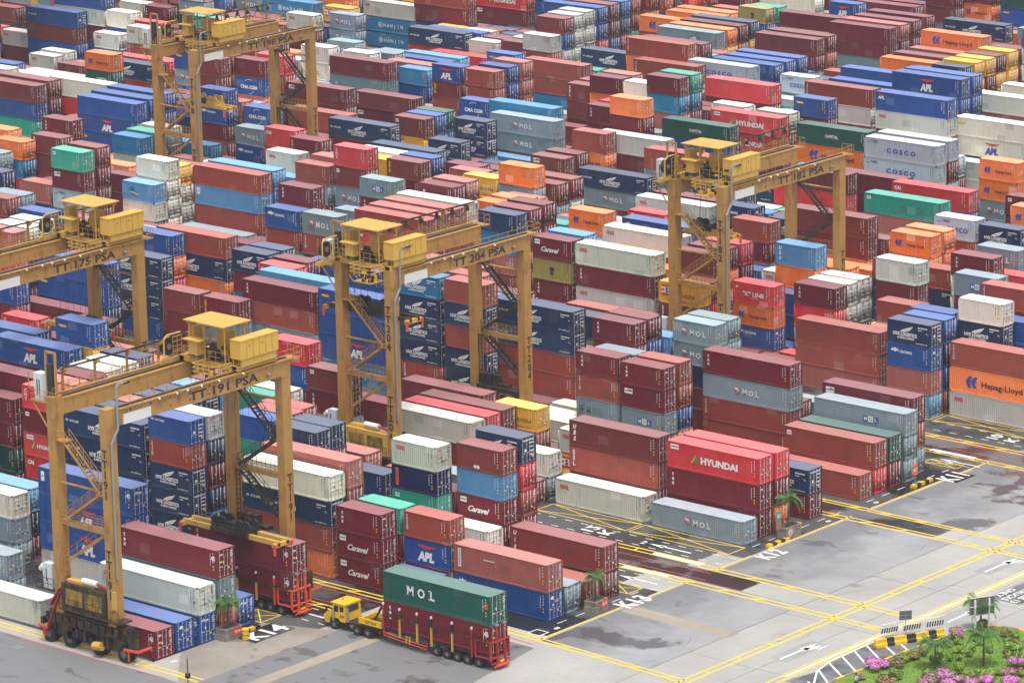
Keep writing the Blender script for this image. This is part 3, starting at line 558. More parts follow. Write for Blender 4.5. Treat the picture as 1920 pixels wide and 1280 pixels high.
# ------------------------------------------------------------------ containers: length colour lettering door_x side_y base_z height | label
INDIVIDUAL = """
5 m tex45 -22.43 -63.10 0.00 2.87|extra-long maroon container with white 45 on its side, right of a pale grey one
5 m tex45 -22.50 -54.31 5.84 2.92|extra-long maroon container with white 45 on its side, on a grey-blue one
5 w ool45 -22.41 -57.24 2.87 2.87|extra-long pale grey container with rusty edges and blue 45 plate
5 u apl45 -37.15 -51.38 8.76 2.92|extra-long royal blue container with white plate and 45 mark, on a royal blue one
4 p gang -0.01 -31.33 2.90 2.90|long faded pinkish-brown container with white vertical name strip
4 k hyu -0.08 2.89 5.78 2.89|long bright red container with bold white capitals and green triangle, on a maroon one
4 b uis 0.06 -22.87 2.78 2.78|long dusky brown container with widely spaced vertical letters
4 W blp -26.44 -34.15 8.11 2.70|long cream white container with blue vertical letters
4 r flo 0.14 23.02 2.90 2.90|long red-brown container with small white corner plate
4 b ues -13.55 2.89 5.78 2.89|long dusky brown container with slanted white vertical letters
4 g mol 0.06 0.07 0.00 2.55|long grey-blue container with white letters and round emblem, right of a pale grey one
4 w ool -13.17 0.07 0.00 2.86|long pale grey container with red letters, left of a grey-blue one
4 u cro -0.01 -31.33 0.00 2.90|long royal blue container with white dragon mark, under a faded pinkish-brown one
4 n nyk -53.25 -34.15 8.76 2.92|long navy blue container with white wing logo, left of a red-brown one
4 m tex -15.45 28.66 8.05 2.68|long maroon container with small white vertical letters, on a grey-blue one
4 m tex -0.08 2.89 2.89 2.89|long maroon container with small white vertical letters, under a bright red one
4 w ool -34.90 -2.75 5.27 2.64|long pale grey container with red letters, below crane 204
4 g molb 0.13 28.66 5.19 2.60|long grey-blue container with blue and white square letters, on a grey-blue one
4 r - -21.67 54.42 5.43 2.72|long red-brown container, on a red-brown one, below crane 182
4 r ssl -13.55 2.89 2.89 2.89|long red-brown container with bold vertical white letters
4 n nyk -44.32 25.84 10.43 2.61|long navy blue container with white wing logo, right of a light blue one
5 u apl -37.15 -51.38 5.84 2.92|extra-long royal blue container, mid-stack, about 8 percent across and 76 percent down the photo
4 w ool -53.15 51.60 10.80 2.70|long pale grey container with red letters, on one with small white vertical letters
4 n nyk -26.44 -34.15 5.40 2.70|long navy blue container with white wing logo, under a cream white one
4 r - -26.44 -34.15 2.70 2.70|long red-brown container, between navy blue above and orange below
4 u sea -69.50 23.02 8.30 2.77|long royal blue container with yellow corner name, right of a maroon one
4 o - -26.44 -34.15 0.00 2.70|long orange container, left of a maroon one
4 b - -44.18 83.01 10.74 2.69|long dusky brown container, on a maroon one, right of crane 182
4 g mol -15.45 28.66 5.36 2.68|long grey-blue container with white letters and round emblem, under a maroon one
4 u apl -76.58 -22.87 10.93 2.73|long royal blue container with big white letters under red eagle, on a maroon one
4 u - -103.03 8.53 10.90 2.72|long royal blue container, on one with yellow corner name
4 r tri 0.40 54.42 5.81 2.91|long red-brown container with tall white vertical lettering, right of a navy blue one
4 n nyk -53.25 -34.15 5.84 2.92|long navy blue container, mid-stack, about 10 percent across and 67 percent down the photo
4 p - -26.51 -31.33 8.76 2.92|long faded pinkish-brown container, on a dusky brown one
4 r tri -15.45 28.66 2.68 2.68|long red-brown container with tall white vertical lettering, between grey-blue above and red-brown below
4 r - -89.98 51.60 10.25 2.56|long red-brown container, on a bright red one
4 r - -21.67 54.42 2.72 2.72|long red-brown container, between red-brown above and faded pinkish-brown below
5 w - -38.53 -63.10 0.00 2.72|extra-long pale grey container, topmost of its stack
4 m tex -82.26 23.02 7.77 2.59|long maroon container with small white vertical letters, on a red-brown one
5 u apl -37.15 -51.38 2.92 2.92|extra-long royal blue container, mid-stack, about 9 percent across and 80 percent down the photo
4 m - -68.11 111.59 8.18 2.73|long maroon container, on a bright red one
4 s cos -67.67 131.72 8.56 2.85|long silver grey container with blue spaced capitals, on a silver grey one
2 r tri -12.81 -31.33 5.34 2.67|short red-brown container with tall white vertical lettering, on a royal blue one
2 m tex -19.49 -34.15 5.35 2.67|short maroon container with small white vertical letters, on one with white script lettering
5 u cro45 -22.60 -60.17 0.00 2.92|extra-long royal blue container with white dragon mark
4 u - -115.09 31.48 8.36 2.79|long royal blue container, on an orange one, right of a red-brown one
2 u - -12.81 -34.15 0.00 2.55|short royal blue container, in front of a dusky brown one
4 t flo -49.06 105.95 7.91 2.64|long turquoise green container with small white corner plate
4 r - -88.43 108.77 8.39 2.80|long red-brown container, on a grey-blue one
2 b dia -13.02 -22.87 10.53 2.63|short dusky brown container with two white diamonds
4 n nyk -44.32 25.84 7.83 2.61|long navy blue container with white wing logo, between navy blue above and red-brown below
4 r - -124.46 57.24 10.59 2.65|long red-brown container, on a light blue one
2 w ool -19.46 -25.69 10.47 2.62|short pale grey container with red letters, on a very dark navy one
4 u - -69.50 23.02 5.53 2.77|long royal blue container, between royal blue above and royal blue below
4 o hap 0.40 54.42 2.91 2.91|long orange container with blue arrow logo and black name, under a red-brown one
4 w ool 0.40 54.42 0.00 2.91|long pale grey container with red letters, under an orange one
4 m tex -53.15 51.60 8.10 2.70|long maroon container with small white vertical letters, under a pale grey one
4 n nyk -108.69 23.02 8.05 2.68|long navy blue container with white wing logo, topmost of its stack, right of crane 175
4 u sea -103.03 8.53 8.17 2.72|long royal blue container with yellow corner name, between royal blue above and navy blue below
4 u apls -71.86 140.18 13.29 2.66|long royal blue container with small white corner letters, on one with red letters
4 w ool -55.76 60.06 10.98 2.75|long pale grey container about 63 percent across and 36 percent down the photo
4 u apl -69.50 23.02 2.77 2.77|long royal blue container with big white letters under red eagle, right of a grey-blue one
4 r - 0.25 20.20 0.00 2.85|long red-brown container, in front of a bright red one
4 m mar -0.82 31.48 5.84 2.92|long maroon container with white and yellow plate, on a red-brown one
2 u nykf -46.28 -34.15 10.57 2.64|short royal blue container with small flag and white letters
4 u - -82.04 34.30 8.02 2.67|long royal blue container, on a royal blue one, left of crane 204
4 u apl -83.36 160.30 11.53 2.88|long royal blue container with big white letters under red eagle, on a royal blue one
4 k - -104.57 143.00 11.08 2.77|long bright red container, above crane 182
4 r - -44.32 25.84 5.22 2.61|long red-brown container, between navy blue above and red-brown below
4 e cap -101.36 128.90 7.89 2.63|long dark green container with centred white capitals, on a royal blue one
4 r - -44.32 25.84 2.61 2.61|long red-brown container, between red-brown above and pale grey below
4 n nyk -97.95 105.95 5.10 2.55|long navy blue container with white wing logo, on a grey-blue one
4 e cap -81.48 134.54 8.40 2.80|long dark green container with centred white capitals, on an orange one
4 k hyu -96.74 134.54 8.56 2.85|long bright red container with bold white capitals and green triangle, on a bright red one
2 m tex -26.53 20.20 7.78 2.59|short maroon container with small white vertical letters, on one with white and yellow plate
2 n nyk -12.52 51.60 8.26 2.75|short navy blue container with white wing logo, on a royal blue one
4 w ool -71.40 85.83 8.10 2.70|long pale grey container with red letters, left of a navy blue one
5 w - -37.15 -51.38 0.00 2.92|extra-long pale grey container, under a royal blue one
4 g mol -123.90 117.23 7.95 2.65|long grey-blue container with white letters and round emblem, on a grey-blue one
2 b flo -53.10 -2.75 7.89 2.63|short dusky brown container with small white corner plate, on a maroon one
2 u sea -75.22 -20.05 13.55 2.71|short royal blue container with yellow corner name, on a yellow one
4 r - -108.53 34.30 8.44 2.81|long red-brown container, on a navy blue one, right of a grey-blue one
2 W - -6.55 57.24 10.59 2.65|short cream white container, on one with white wing logo
4 W sea -60.25 143.00 10.61 2.65|long cream white container with yellow corner name
4 k cai -48.63 111.59 8.27 2.76|long bright red container with white corner capitals, on a royal blue one
2 m car -19.49 -34.15 2.67 2.67|short maroon container with white script lettering, between maroon above and maroon below
2 l - -13.02 -22.87 7.90 2.63|short light blue container, between dusky brown above and maroon below
4 n nyk -148.22 108.77 5.57 2.78|long navy blue container with white wing logo, on a maroon one
2 k cns -65.75 -34.15 10.54 2.64|short bright red container with white vertical capitals, on a maroon one
4 m - -44.18 83.01 8.06 2.69|long maroon container, between dusky brown above and orange below
2 m car -13.02 -22.87 5.26 2.63|short maroon container with white script lettering, under a light blue one
2 d con -19.46 -25.69 7.85 2.62|short very dark navy container with orange vertical strip
2 m tex -35.25 25.84 10.38 2.60|short maroon container with small white vertical letters, in front of a maroon one
4 u - -174.32 83.01 10.29 2.57|long royal blue container about 10 percent across and 16 percent down the photo
2 r - -52.77 20.20 13.39 2.68|short red-brown container, on a navy blue one
2 g mol -28.12 31.48 10.20 2.55|short grey-blue container about 68 percent across and 49 percent down the photo
2 k cai -64.43 2.89 8.15 2.72|short bright red container with white corner capitals, on a royal blue one
4 m mar -164.69 117.23 7.92 2.64|long maroon container with white and yellow plate, on a dusky brown one
2 w - -24.34 65.70 11.10 2.77|short pale grey container, on a maroon one, right of crane 182
4 l apll -124.46 57.24 7.94 2.65|long light blue container with white plate at its left end
4 w ool -71.86 140.18 10.64 2.66|long pale grey container with red letters, under a royal blue one
4 m - -171.97 134.54 8.35 2.78|long maroon container, on a grey-blue one
4 k cai -89.98 51.60 7.68 2.56|long bright red container with white corner capitals, under a red-brown one
4 r tri -135.83 163.12 10.80 2.70|long red-brown container with tall white vertical lettering, on an orange one, above crane 182
2 m tex -32.28 60.06 8.06 2.69|short maroon container with small white vertical letters, on a bright red one
4 k - -68.11 111.59 5.45 2.73|long bright red container, under a maroon one
2 r tri -46.28 -34.15 7.93 2.64|short red-brown container with tall white vertical lettering, under a royal blue one
2 n nyk -46.28 -34.15 5.28 2.64|short navy blue container with white wing logo, under one with tall white vertical lettering
4 r tri -99.25 160.30 8.32 2.77|long red-brown container with tall white vertical lettering, on a pale grey one
4 r tri -82.26 23.02 5.18 2.59|long red-brown container with tall white vertical lettering, under a maroon one
2 n nyk -46.28 -34.15 2.64 2.64|short navy blue container, mid-stack, about 17 percent across and 74 percent down the photo
2 l ues -39.35 65.70 10.92 2.73|short light blue container with slanted white vertical letters
2 m tex -33.10 20.20 7.94 2.65|short maroon container with small white vertical letters, on a red-brown one
2 k kli -39.35 57.24 7.87 2.62|short bright red container with white quoted lettering
4 r - -124.46 57.24 5.30 2.65|long red-brown container, between light blue above and dusky brown below
2 y sam -46.25 51.60 7.97 2.66|short yellow container with red-striped flag emblem, on a dusky brown one
4 b - -132.68 191.76 7.72 2.57|long dusky brown container, on a maroon one, in front of a dusky brown one
2 u - -39.53 -28.51 10.51 2.63|short royal blue container, on a turquoise green one
2 m gold -92.45 20.20 5.45 2.73|short maroon container with yellow vertical letters, on a grey-blue one
2 o hap -32.57 80.19 10.60 2.65|short orange container with blue arrow logo and black name, right of crane 182
2 b - -48.55 57.24 10.45 2.61|short dusky brown container, in front of a dusky brown one
2 u cro -12.52 51.60 5.51 2.75|short royal blue container with white dragon mark, under a navy blue one
4 k - -0.04 5.71 5.79 2.89|long bright red container, on a maroon one, behind a bright red one
2 m car -19.49 -34.15 0.00 2.67|short maroon container with white script lettering, under one with white script lettering
4 b - -40.53 5.71 5.48 2.74|long dusky brown container, left of a yellow one
2 c nyk -59.77 20.20 13.26 2.65|short cyan blue container with white wing logo
2 m mar -26.53 20.20 5.19 2.59|short maroon container with white and yellow plate, under a maroon one
2 u apl -12.81 -31.33 2.67 2.67|short royal blue container with big white letters under red eagle, under a red-brown one
2 p - -12.52 51.60 2.75 2.75|short faded pinkish-brown container, under a royal blue one
4 o hap -81.48 134.54 5.60 2.80|long orange container with blue arrow logo and black name, under a dark green one
4 m - -136.88 217.52 5.19 2.60|long maroon container, on one with small white corner plate
2 n nyk -12.87 -20.05 11.12 2.78|short navy blue container with white wing logo, on a bright red one
4 n nyk -189.00 171.58 5.60 2.80|long navy blue container with white wing logo, on a bright red one
4 s cos -67.67 131.72 5.70 2.85|long silver grey container with blue spaced capitals, under a silver grey one
4 b ssl -161.49 128.90 5.10 2.55|long dusky brown container with bold vertical white letters
4 o hap -118.50 217.52 5.54 2.77|long orange container about 93 percent across and 6 percent down the photo
2 n - -74.94 51.60 12.92 2.58|short navy blue container, on a cyan blue one
2 r - -59.40 83.01 8.12 2.71|short red-brown container, on a maroon one
2 n nyk -52.77 20.20 10.71 2.68|short navy blue container with white wing logo, between red-brown above and red-brown below
2 r - -52.77 20.20 8.04 2.68|short red-brown container, under a navy blue one
2 n - -33.45 -28.51 10.33 2.58|short navy blue container, right of a royal blue one, right of crane 191
2 n nyk -52.77 20.20 5.36 2.68|short navy blue container with white wing logo, under a red-brown one, below crane 204
4 e - 0.09 25.84 2.92 2.92|long dark green container, on a maroon one
2 g mol -105.39 51.60 8.40 2.80|short grey-blue container with white letters and round emblem, on a red-brown one
2 m tex -53.10 -2.75 5.26 2.63|short maroon container with small white vertical letters, under a dusky brown one
4 c han -69.50 23.02 0.00 2.77|long cyan blue container with white capitals and ring logo, under a royal blue one
4 r tri -156.78 163.12 5.30 2.65|long red-brown container with tall white vertical lettering, on one with tall white vertical lettering
2 m car -66.14 51.60 10.73 2.68|short maroon container with white script lettering, on an olive one
4 u nykf -247.06 140.18 7.93 2.64|long royal blue container with small flag and white letters
2 o - -96.33 80.19 11.02 2.76|short orange container, on a grey-blue one
4 W aplb -60.25 143.00 7.96 2.65|long cream white container with blue letters under red eagle
2 b - -99.38 20.20 5.44 2.72|short dusky brown container, on a dusky brown one, left of a maroon one
2 m tex -112.19 54.42 10.83 2.71|short maroon container with small white vertical letters, below crane 198
4 l - -55.78 -20.05 8.76 2.92|long light blue container, on a red-brown one
4 n nyk -121.98 228.80 5.46 2.73|long navy blue container with white wing logo, left of a grey-blue one
4 w ool -53.15 51.60 5.40 2.70|long pale grey container with red letters, under a maroon one
2 y sam -32.90 5.71 5.24 2.62|short yellow container with red-striped flag emblem, right of a dusky brown one
2 k cns -121.15 74.55 11.33 2.83|short bright red container with white vertical capitals, on a dusky brown one
4 r - -128.12 31.48 8.26 2.75|long red-brown container, on an orange one
2 o hap -46.62 120.05 10.97 2.74|short orange container about 97 percent across and 25 percent down the photo
4 b - -35.30 2.89 5.34 2.67|long dusky brown container, behind a bright red one
2 g - -92.45 20.20 2.73 2.73|short grey-blue container, between maroon above and navy blue below
2 m tex -19.62 74.55 10.73 2.68|short maroon container with small white vertical letters, on a pale grey one
2 o hap -39.35 57.24 5.24 2.62|short orange container with blue arrow logo and black name, under a bright red one
2 r - -109.85 111.59 8.56 2.85|short red-brown container, on an orange one
4 r - -159.16 111.59 5.49 2.75|long red-brown container, on a red-brown one, right of a dusky brown one
2 n nyk 0.07 11.35 2.73 2.73|short navy blue container with white wing logo, on one with small white vertical letters
2 o hap -79.60 74.55 8.17 2.72|short orange container about 57 percent across and 32 percent down the photo
2 r tri -33.10 20.20 5.29 2.65|short red-brown container with tall white vertical lettering, under a maroon one
2 t flo -152.51 51.60 11.04 2.76|short turquoise green container with small white corner plate, on a maroon one
4 m - -203.31 188.94 5.56 2.78|long maroon container, under a red-brown one
4 b - -195.41 83.01 10.51 2.63|long dusky brown container, on a royal blue one
2 c - -74.94 51.60 10.34 2.58|short cyan blue container, between navy blue above and faded pinkish-brown below
4 n nyk -108.53 34.30 5.63 2.81|long navy blue container with white wing logo, between red-brown above and orange below
2 n nyk -6.55 57.24 7.94 2.65|short navy blue container with white wing logo, under a cream white one
4 g mol -123.90 117.23 5.30 2.65|long grey-blue container with white letters and round emblem, between grey-blue above and red-brown below
2 W - -141.84 57.24 10.35 2.59|short cream white container, on a cream white one, left of crane 198
2 n nyk -59.77 20.20 10.61 2.65|short navy blue container with white wing logo, under a cyan blue one
2 n nyk -59.77 20.20 5.30 2.65|short navy blue container with white wing logo, between navy blue above and red-brown below
2 b gold -113.99 77.37 10.20 2.55|short dusky brown container with yellow vertical letters
4 u cro -64.50 74.55 8.17 2.72|long royal blue container with white dragon mark, left of crane 182
2 n nyk -59.77 20.20 7.96 2.65|short navy blue container with white wing logo, left of a red-brown one
4 w ool -101.70 114.41 8.23 2.74|long pale grey container with red letters, on one with small white corner plate
2 g molb -26.53 20.20 2.59 2.59|short grey-blue container with blue and white square letters, under a maroon one
2 l irs -141.71 54.42 7.65 2.55|short light blue container with tricolour wave emblem
4 m - -149.31 220.34 5.26 2.63|long maroon container, on a cream white one
4 r - -15.45 28.66 0.00 2.68|long red-brown container, under a red-brown one, on the ground
4 k hyu -96.74 134.54 5.71 2.85|long bright red container with bold white capitals and green triangle, under a bright red one
4 n nyk -55.28 -22.87 8.76 2.92|long navy blue container with white wing logo, behind a navy blue one
4 r tri -65.27 34.30 10.88 2.72|long red-brown container with tall white vertical lettering, topmost of its stack, above crane 204
2 n nyk -46.28 -34.15 0.00 2.64|short navy blue container with white wing logo, right of a maroon one
4 p - -21.67 54.42 0.00 2.72|long faded pinkish-brown container, under a red-brown one
2 r tri -105.39 51.60 5.60 2.80|short red-brown container with tall white vertical lettering, under a grey-blue one
2 n nyk -25.26 88.65 10.81 2.70|short navy blue container with white wing logo, right of a silver grey one
4 n nyk -108.69 23.02 5.37 2.68|long navy blue container, mid-stack, about 12 percent across and 42 percent down the photo
2 u sea -92.33 140.18 10.87 2.72|short royal blue container with yellow corner name, on a maroon one
4 k - -35.09 0.07 5.30 2.65|long bright red container, in front of a dusky brown one
4 s cos -123.84 163.12 8.50 2.83|long silver grey container with blue spaced capitals, above crane 182
2 m flo -65.75 -34.15 7.91 2.64|short maroon container with small white corner plate, under a bright red one
4 b - -247.06 140.18 5.28 2.64|long dusky brown container, between royal blue above and royal blue below
2 u cro -112.01 51.60 8.29 2.76|short royal blue container with white dragon mark, on a red-brown one
4 m tex -103.74 5.71 5.40 2.70|long maroon container with small white vertical letters, on a cyan blue one
4 c - -126.53 120.05 8.76 2.92|long cyan blue container, right of a royal blue one
2 k hyu -65.75 -34.15 5.27 2.64|short bright red container with bold white capitals and green triangle
2 o - -107.52 117.23 12.99 2.60|short orange container, on a maroon one
2 s cos -31.89 88.65 11.04 2.76|short silver grey container with blue spaced capitals, on a red-brown one
4 g molb -148.10 186.12 7.92 2.64|long grey-blue container with blue and white square letters, on an orange one
2 u cro -39.35 57.24 2.62 2.62|short royal blue container with white dragon mark, under an orange one
5 W - -54.93 -51.38 5.14 2.57|extra-long cream white container
2 g molb -108.17 65.70 10.37 2.59|short grey-blue container with blue and white square letters, on a maroon one
4 W apls -75.85 168.76 8.15 2.72|long cream white container with small white corner letters
2 m - -112.49 131.72 13.20 2.64|short maroon container, on a cyan blue one
4 l - -82.10 25.84 8.23 2.74|long light blue container, behind a maroon one
4 m mar -214.60 217.52 0.00 2.82|long maroon container with white and yellow plate, under a bright red one
4 g mol -97.95 105.95 2.55 2.55|long grey-blue container with white letters and round emblem, under a navy blue one
5 g mol -22.50 -54.31 2.92 2.92|extra-long grey-blue container with white letters and round emblem, under a maroon one
2 r - -128.40 74.55 8.18 2.73|short red-brown container, on a grey-blue one
2 v msc -66.14 51.60 8.05 2.68|short olive container with black lettering, under a maroon one
2 n nyk -132.02 111.59 7.89 2.63|short navy blue container with white wing logo, on a navy blue one
4 w ool -215.26 188.94 5.22 2.61|long pale grey container with red letters, on a cyan blue one
2 c - -164.52 74.55 7.86 2.62|short cyan blue container, on a pale grey one
4 n nyk -154.38 174.40 5.40 2.70|long navy blue container with white wing logo, on a turquoise green one
2 n nyk -98.32 31.48 8.31 2.77|short navy blue container with white wing logo, left of a maroon one
2 g molb -12.98 65.70 10.91 2.73|short grey-blue container with blue and white square letters, on a dusky brown one
2 p - -74.94 51.60 7.75 2.58|short faded pinkish-brown container, between cyan blue above and red-brown below
2 m mar -152.51 51.60 8.28 2.76|short maroon container with white and yellow plate, under a turquoise green one
4 n nyk -202.24 114.41 7.89 2.63|long navy blue container with white wing logo, in front of a bright red one
2 s cos -152.51 51.60 5.52 2.76|short silver grey container with blue spaced capitals, under a maroon one
2 w ool -46.24 -31.33 10.53 2.63|short pale grey container with red letters, above crane 191
4 n nyk -108.69 23.02 2.68 2.68|long navy blue container with white wing logo, between navy blue above and royal blue below
2 b - -99.38 20.20 2.72 2.72|short dusky brown container, left of a grey-blue one
4 u - -108.69 23.02 0.00 2.68|long royal blue container, under a navy blue one
4 r tri -132.06 160.30 8.22 2.74|long red-brown container with tall white vertical lettering, on a cyan blue one
2 m flo -99.38 20.20 0.00 2.72|short maroon container with small white corner plate, under a dusky brown one
4 m flo -136.88 217.52 2.60 2.60|long maroon container with small white corner plate, under a maroon one
2 n - -29.32 -22.87 5.19 2.60|short navy blue container, on a turquoise green one
2 b flo -146.53 114.41 5.79 2.90|short dusky brown container with small white corner plate, on a yellow one
4 r tri -1.16 62.88 10.97 2.74|long red-brown container with tall white vertical lettering, on a red-brown one, above the K11 lettering
4 m tex -0.08 2.89 0.00 2.89|long maroon container with small white vertical letters, under a maroon one
4 m - -61.10 114.41 7.99 2.66|long maroon container, right of a light blue one
2 m - -178.84 114.41 11.04 2.76|short maroon container, on a royal blue one
5 u apl45 -22.41 -57.24 0.00 2.87|extra-long royal blue container with white plate and 45 mark, under a pale grey one
4 m mar -59.22 11.35 0.00 2.76|long maroon container with white and yellow plate, below crane 204
2 b - -185.25 111.59 11.06 2.77|short dusky brown container, in front of a maroon one
2 u - -178.45 105.95 8.00 2.67|short royal blue container, on one with white dragon mark
2 r tri -147.74 131.72 10.31 2.58|short red-brown container with tall white vertical lettering, on a red-brown one
4 p - -90.32 57.24 10.51 2.63|long faded pinkish-brown container, on a navy blue one
4 r - -90.16 54.42 10.38 2.59|long red-brown container, behind a red-brown one
2 m tex 0.07 11.35 0.00 2.73|short maroon container with small white vertical letters, under a navy blue one
2 m - -24.34 65.70 8.32 2.77|short maroon container, right of crane 182
4 u - -101.36 128.90 5.26 2.63|long royal blue container, under a dark green one
2 W iri -141.71 54.42 5.10 2.55|short cream white container with orange-red capitals, under a light blue one
4 W - -90.45 60.06 10.66 2.66|long cream white container, on a navy blue one
4 u - -195.41 83.01 7.88 2.63|long royal blue container, between dusky brown above and turquoise green below
2 n cro -64.04 85.83 8.70 2.90|short navy blue container with white dragon mark
2 g mold -33.10 20.20 2.65 2.65|short grey-blue container with faded dark lettering
2 u - -113.15 2.89 8.19 2.73|short royal blue container, on a maroon one
2 m tex -66.14 51.60 5.36 2.68|short maroon container with small white vertical letters, under an olive one
4 u apl -174.32 83.01 7.71 2.57|long royal blue container with big white letters under red eagle, left of crane 198
4 m - -72.59 -31.33 10.40 2.60|long maroon container, topmost of its stack, at the left photo edge
2 m tex -169.46 65.70 11.07 2.77|short maroon container with small white vertical letters, above crane 175
2 u cma -171.81 108.77 5.42 2.71|short royal blue container with white capitals in an arc, right of a faded pinkish-brown one
4 c han -219.57 168.76 8.05 2.68|long cyan blue container with white capitals and ring logo, on a dusky brown one
2 u - -64.43 2.89 5.44 2.72|short royal blue container, under a bright red one
4 W - -186.08 88.65 10.79 2.70|long cream white container, on a bright red one
4 n - -54.98 -25.69 8.76 2.92|long navy blue container, behind a faded pinkish-brown one
2 o hap -202.92 105.95 10.77 2.69|short orange container with blue arrow logo and black name, on a dark green one
2 g mol -19.82 80.19 10.59 2.65|short grey-blue container with white letters and round emblem, above the K11 lettering
5 g mol -46.40 -60.17 2.55 2.55|extra-long grey-blue container with white letters and round emblem, on a grey-blue one
4 n nyk -80.55 111.59 5.44 2.72|long navy blue container with white wing logo, left of a bright red one
2 r tri -81.25 51.60 8.16 2.72|short red-brown container with tall white vertical lettering, left of a faded pinkish-brown one
4 W - -89.98 51.60 5.12 2.56|long cream white container, under a bright red one
4 k cai -191.50 120.05 11.40 2.85|long bright red container with white corner capitals, left of a red-brown one
4 g nol -171.97 134.54 5.56 2.78|long grey-blue container with small blue and white squares
5 g mol -54.93 -51.38 2.57 2.57|extra-long grey-blue container with white letters and round emblem, under a cream white one
2 n nyk -132.12 105.95 5.62 2.81|short navy blue container with white wing logo, on a faded pinkish-brown one
2 r tri -38.95 -31.33 0.00 2.72|short red-brown container with tall white vertical lettering, right of a cyan blue one
2 w ool -26.49 0.07 2.60 2.60|short pale grey container with red letters, on a grey-blue one
2 b mar -112.82 105.95 5.65 2.83|short dusky brown container with white and yellow plate
2 w ool -136.75 77.37 8.32 2.77|short pale grey container with red letters, topmost of its stack, below crane 198
2 n nyk -52.77 20.20 2.68 2.68|short navy blue container with white wing logo, between navy blue above and pale grey below
2 W - -12.65 -25.69 2.73 2.73|short cream white container, in front of a maroon one
2 w - -167.87 168.76 7.93 2.64|short pale grey container, on a red-brown one
2 r - -20.20 60.06 7.80 2.60|short red-brown container, on a pale grey one, right of crane 182
4 s - -67.61 134.54 8.72 2.91|long silver grey container, right of a dark green one
4 r - -0.07 -25.69 0.00 2.63|long red-brown container, left of the K13 lettering
2 n - -34.08 -25.69 10.28 2.57|short navy blue container, on a dusky brown one
2 t flo -19.46 -25.69 5.23 2.62|short turquoise green container with small white corner plate, under a very dark navy one
2 w ool -223.26 134.54 8.36 2.79|short pale grey container with red letters, on a red-brown one
2 r - -26.59 23.02 7.85 2.62|short red-brown container, on a red-brown one
2 m - -73.30 -34.15 8.33 2.78|short maroon container, on a maroon one, left of a maroon one
2 m - -127.92 137.36 10.54 2.63|short maroon container, on an orange one, in front of a faded pinkish-brown one
2 n - -80.73 105.95 5.44 2.72|short navy blue container, right of a navy blue one, left of crane 182
2 p - -119.19 8.53 12.77 2.55|short faded pinkish-brown container, on a yellow one
2 o hap -46.62 120.05 8.23 2.74|short orange container with blue arrow logo and black name, under an orange one
2 u cma -178.84 114.41 8.28 2.76|short royal blue container with white capitals in an arc, under a maroon one
"""
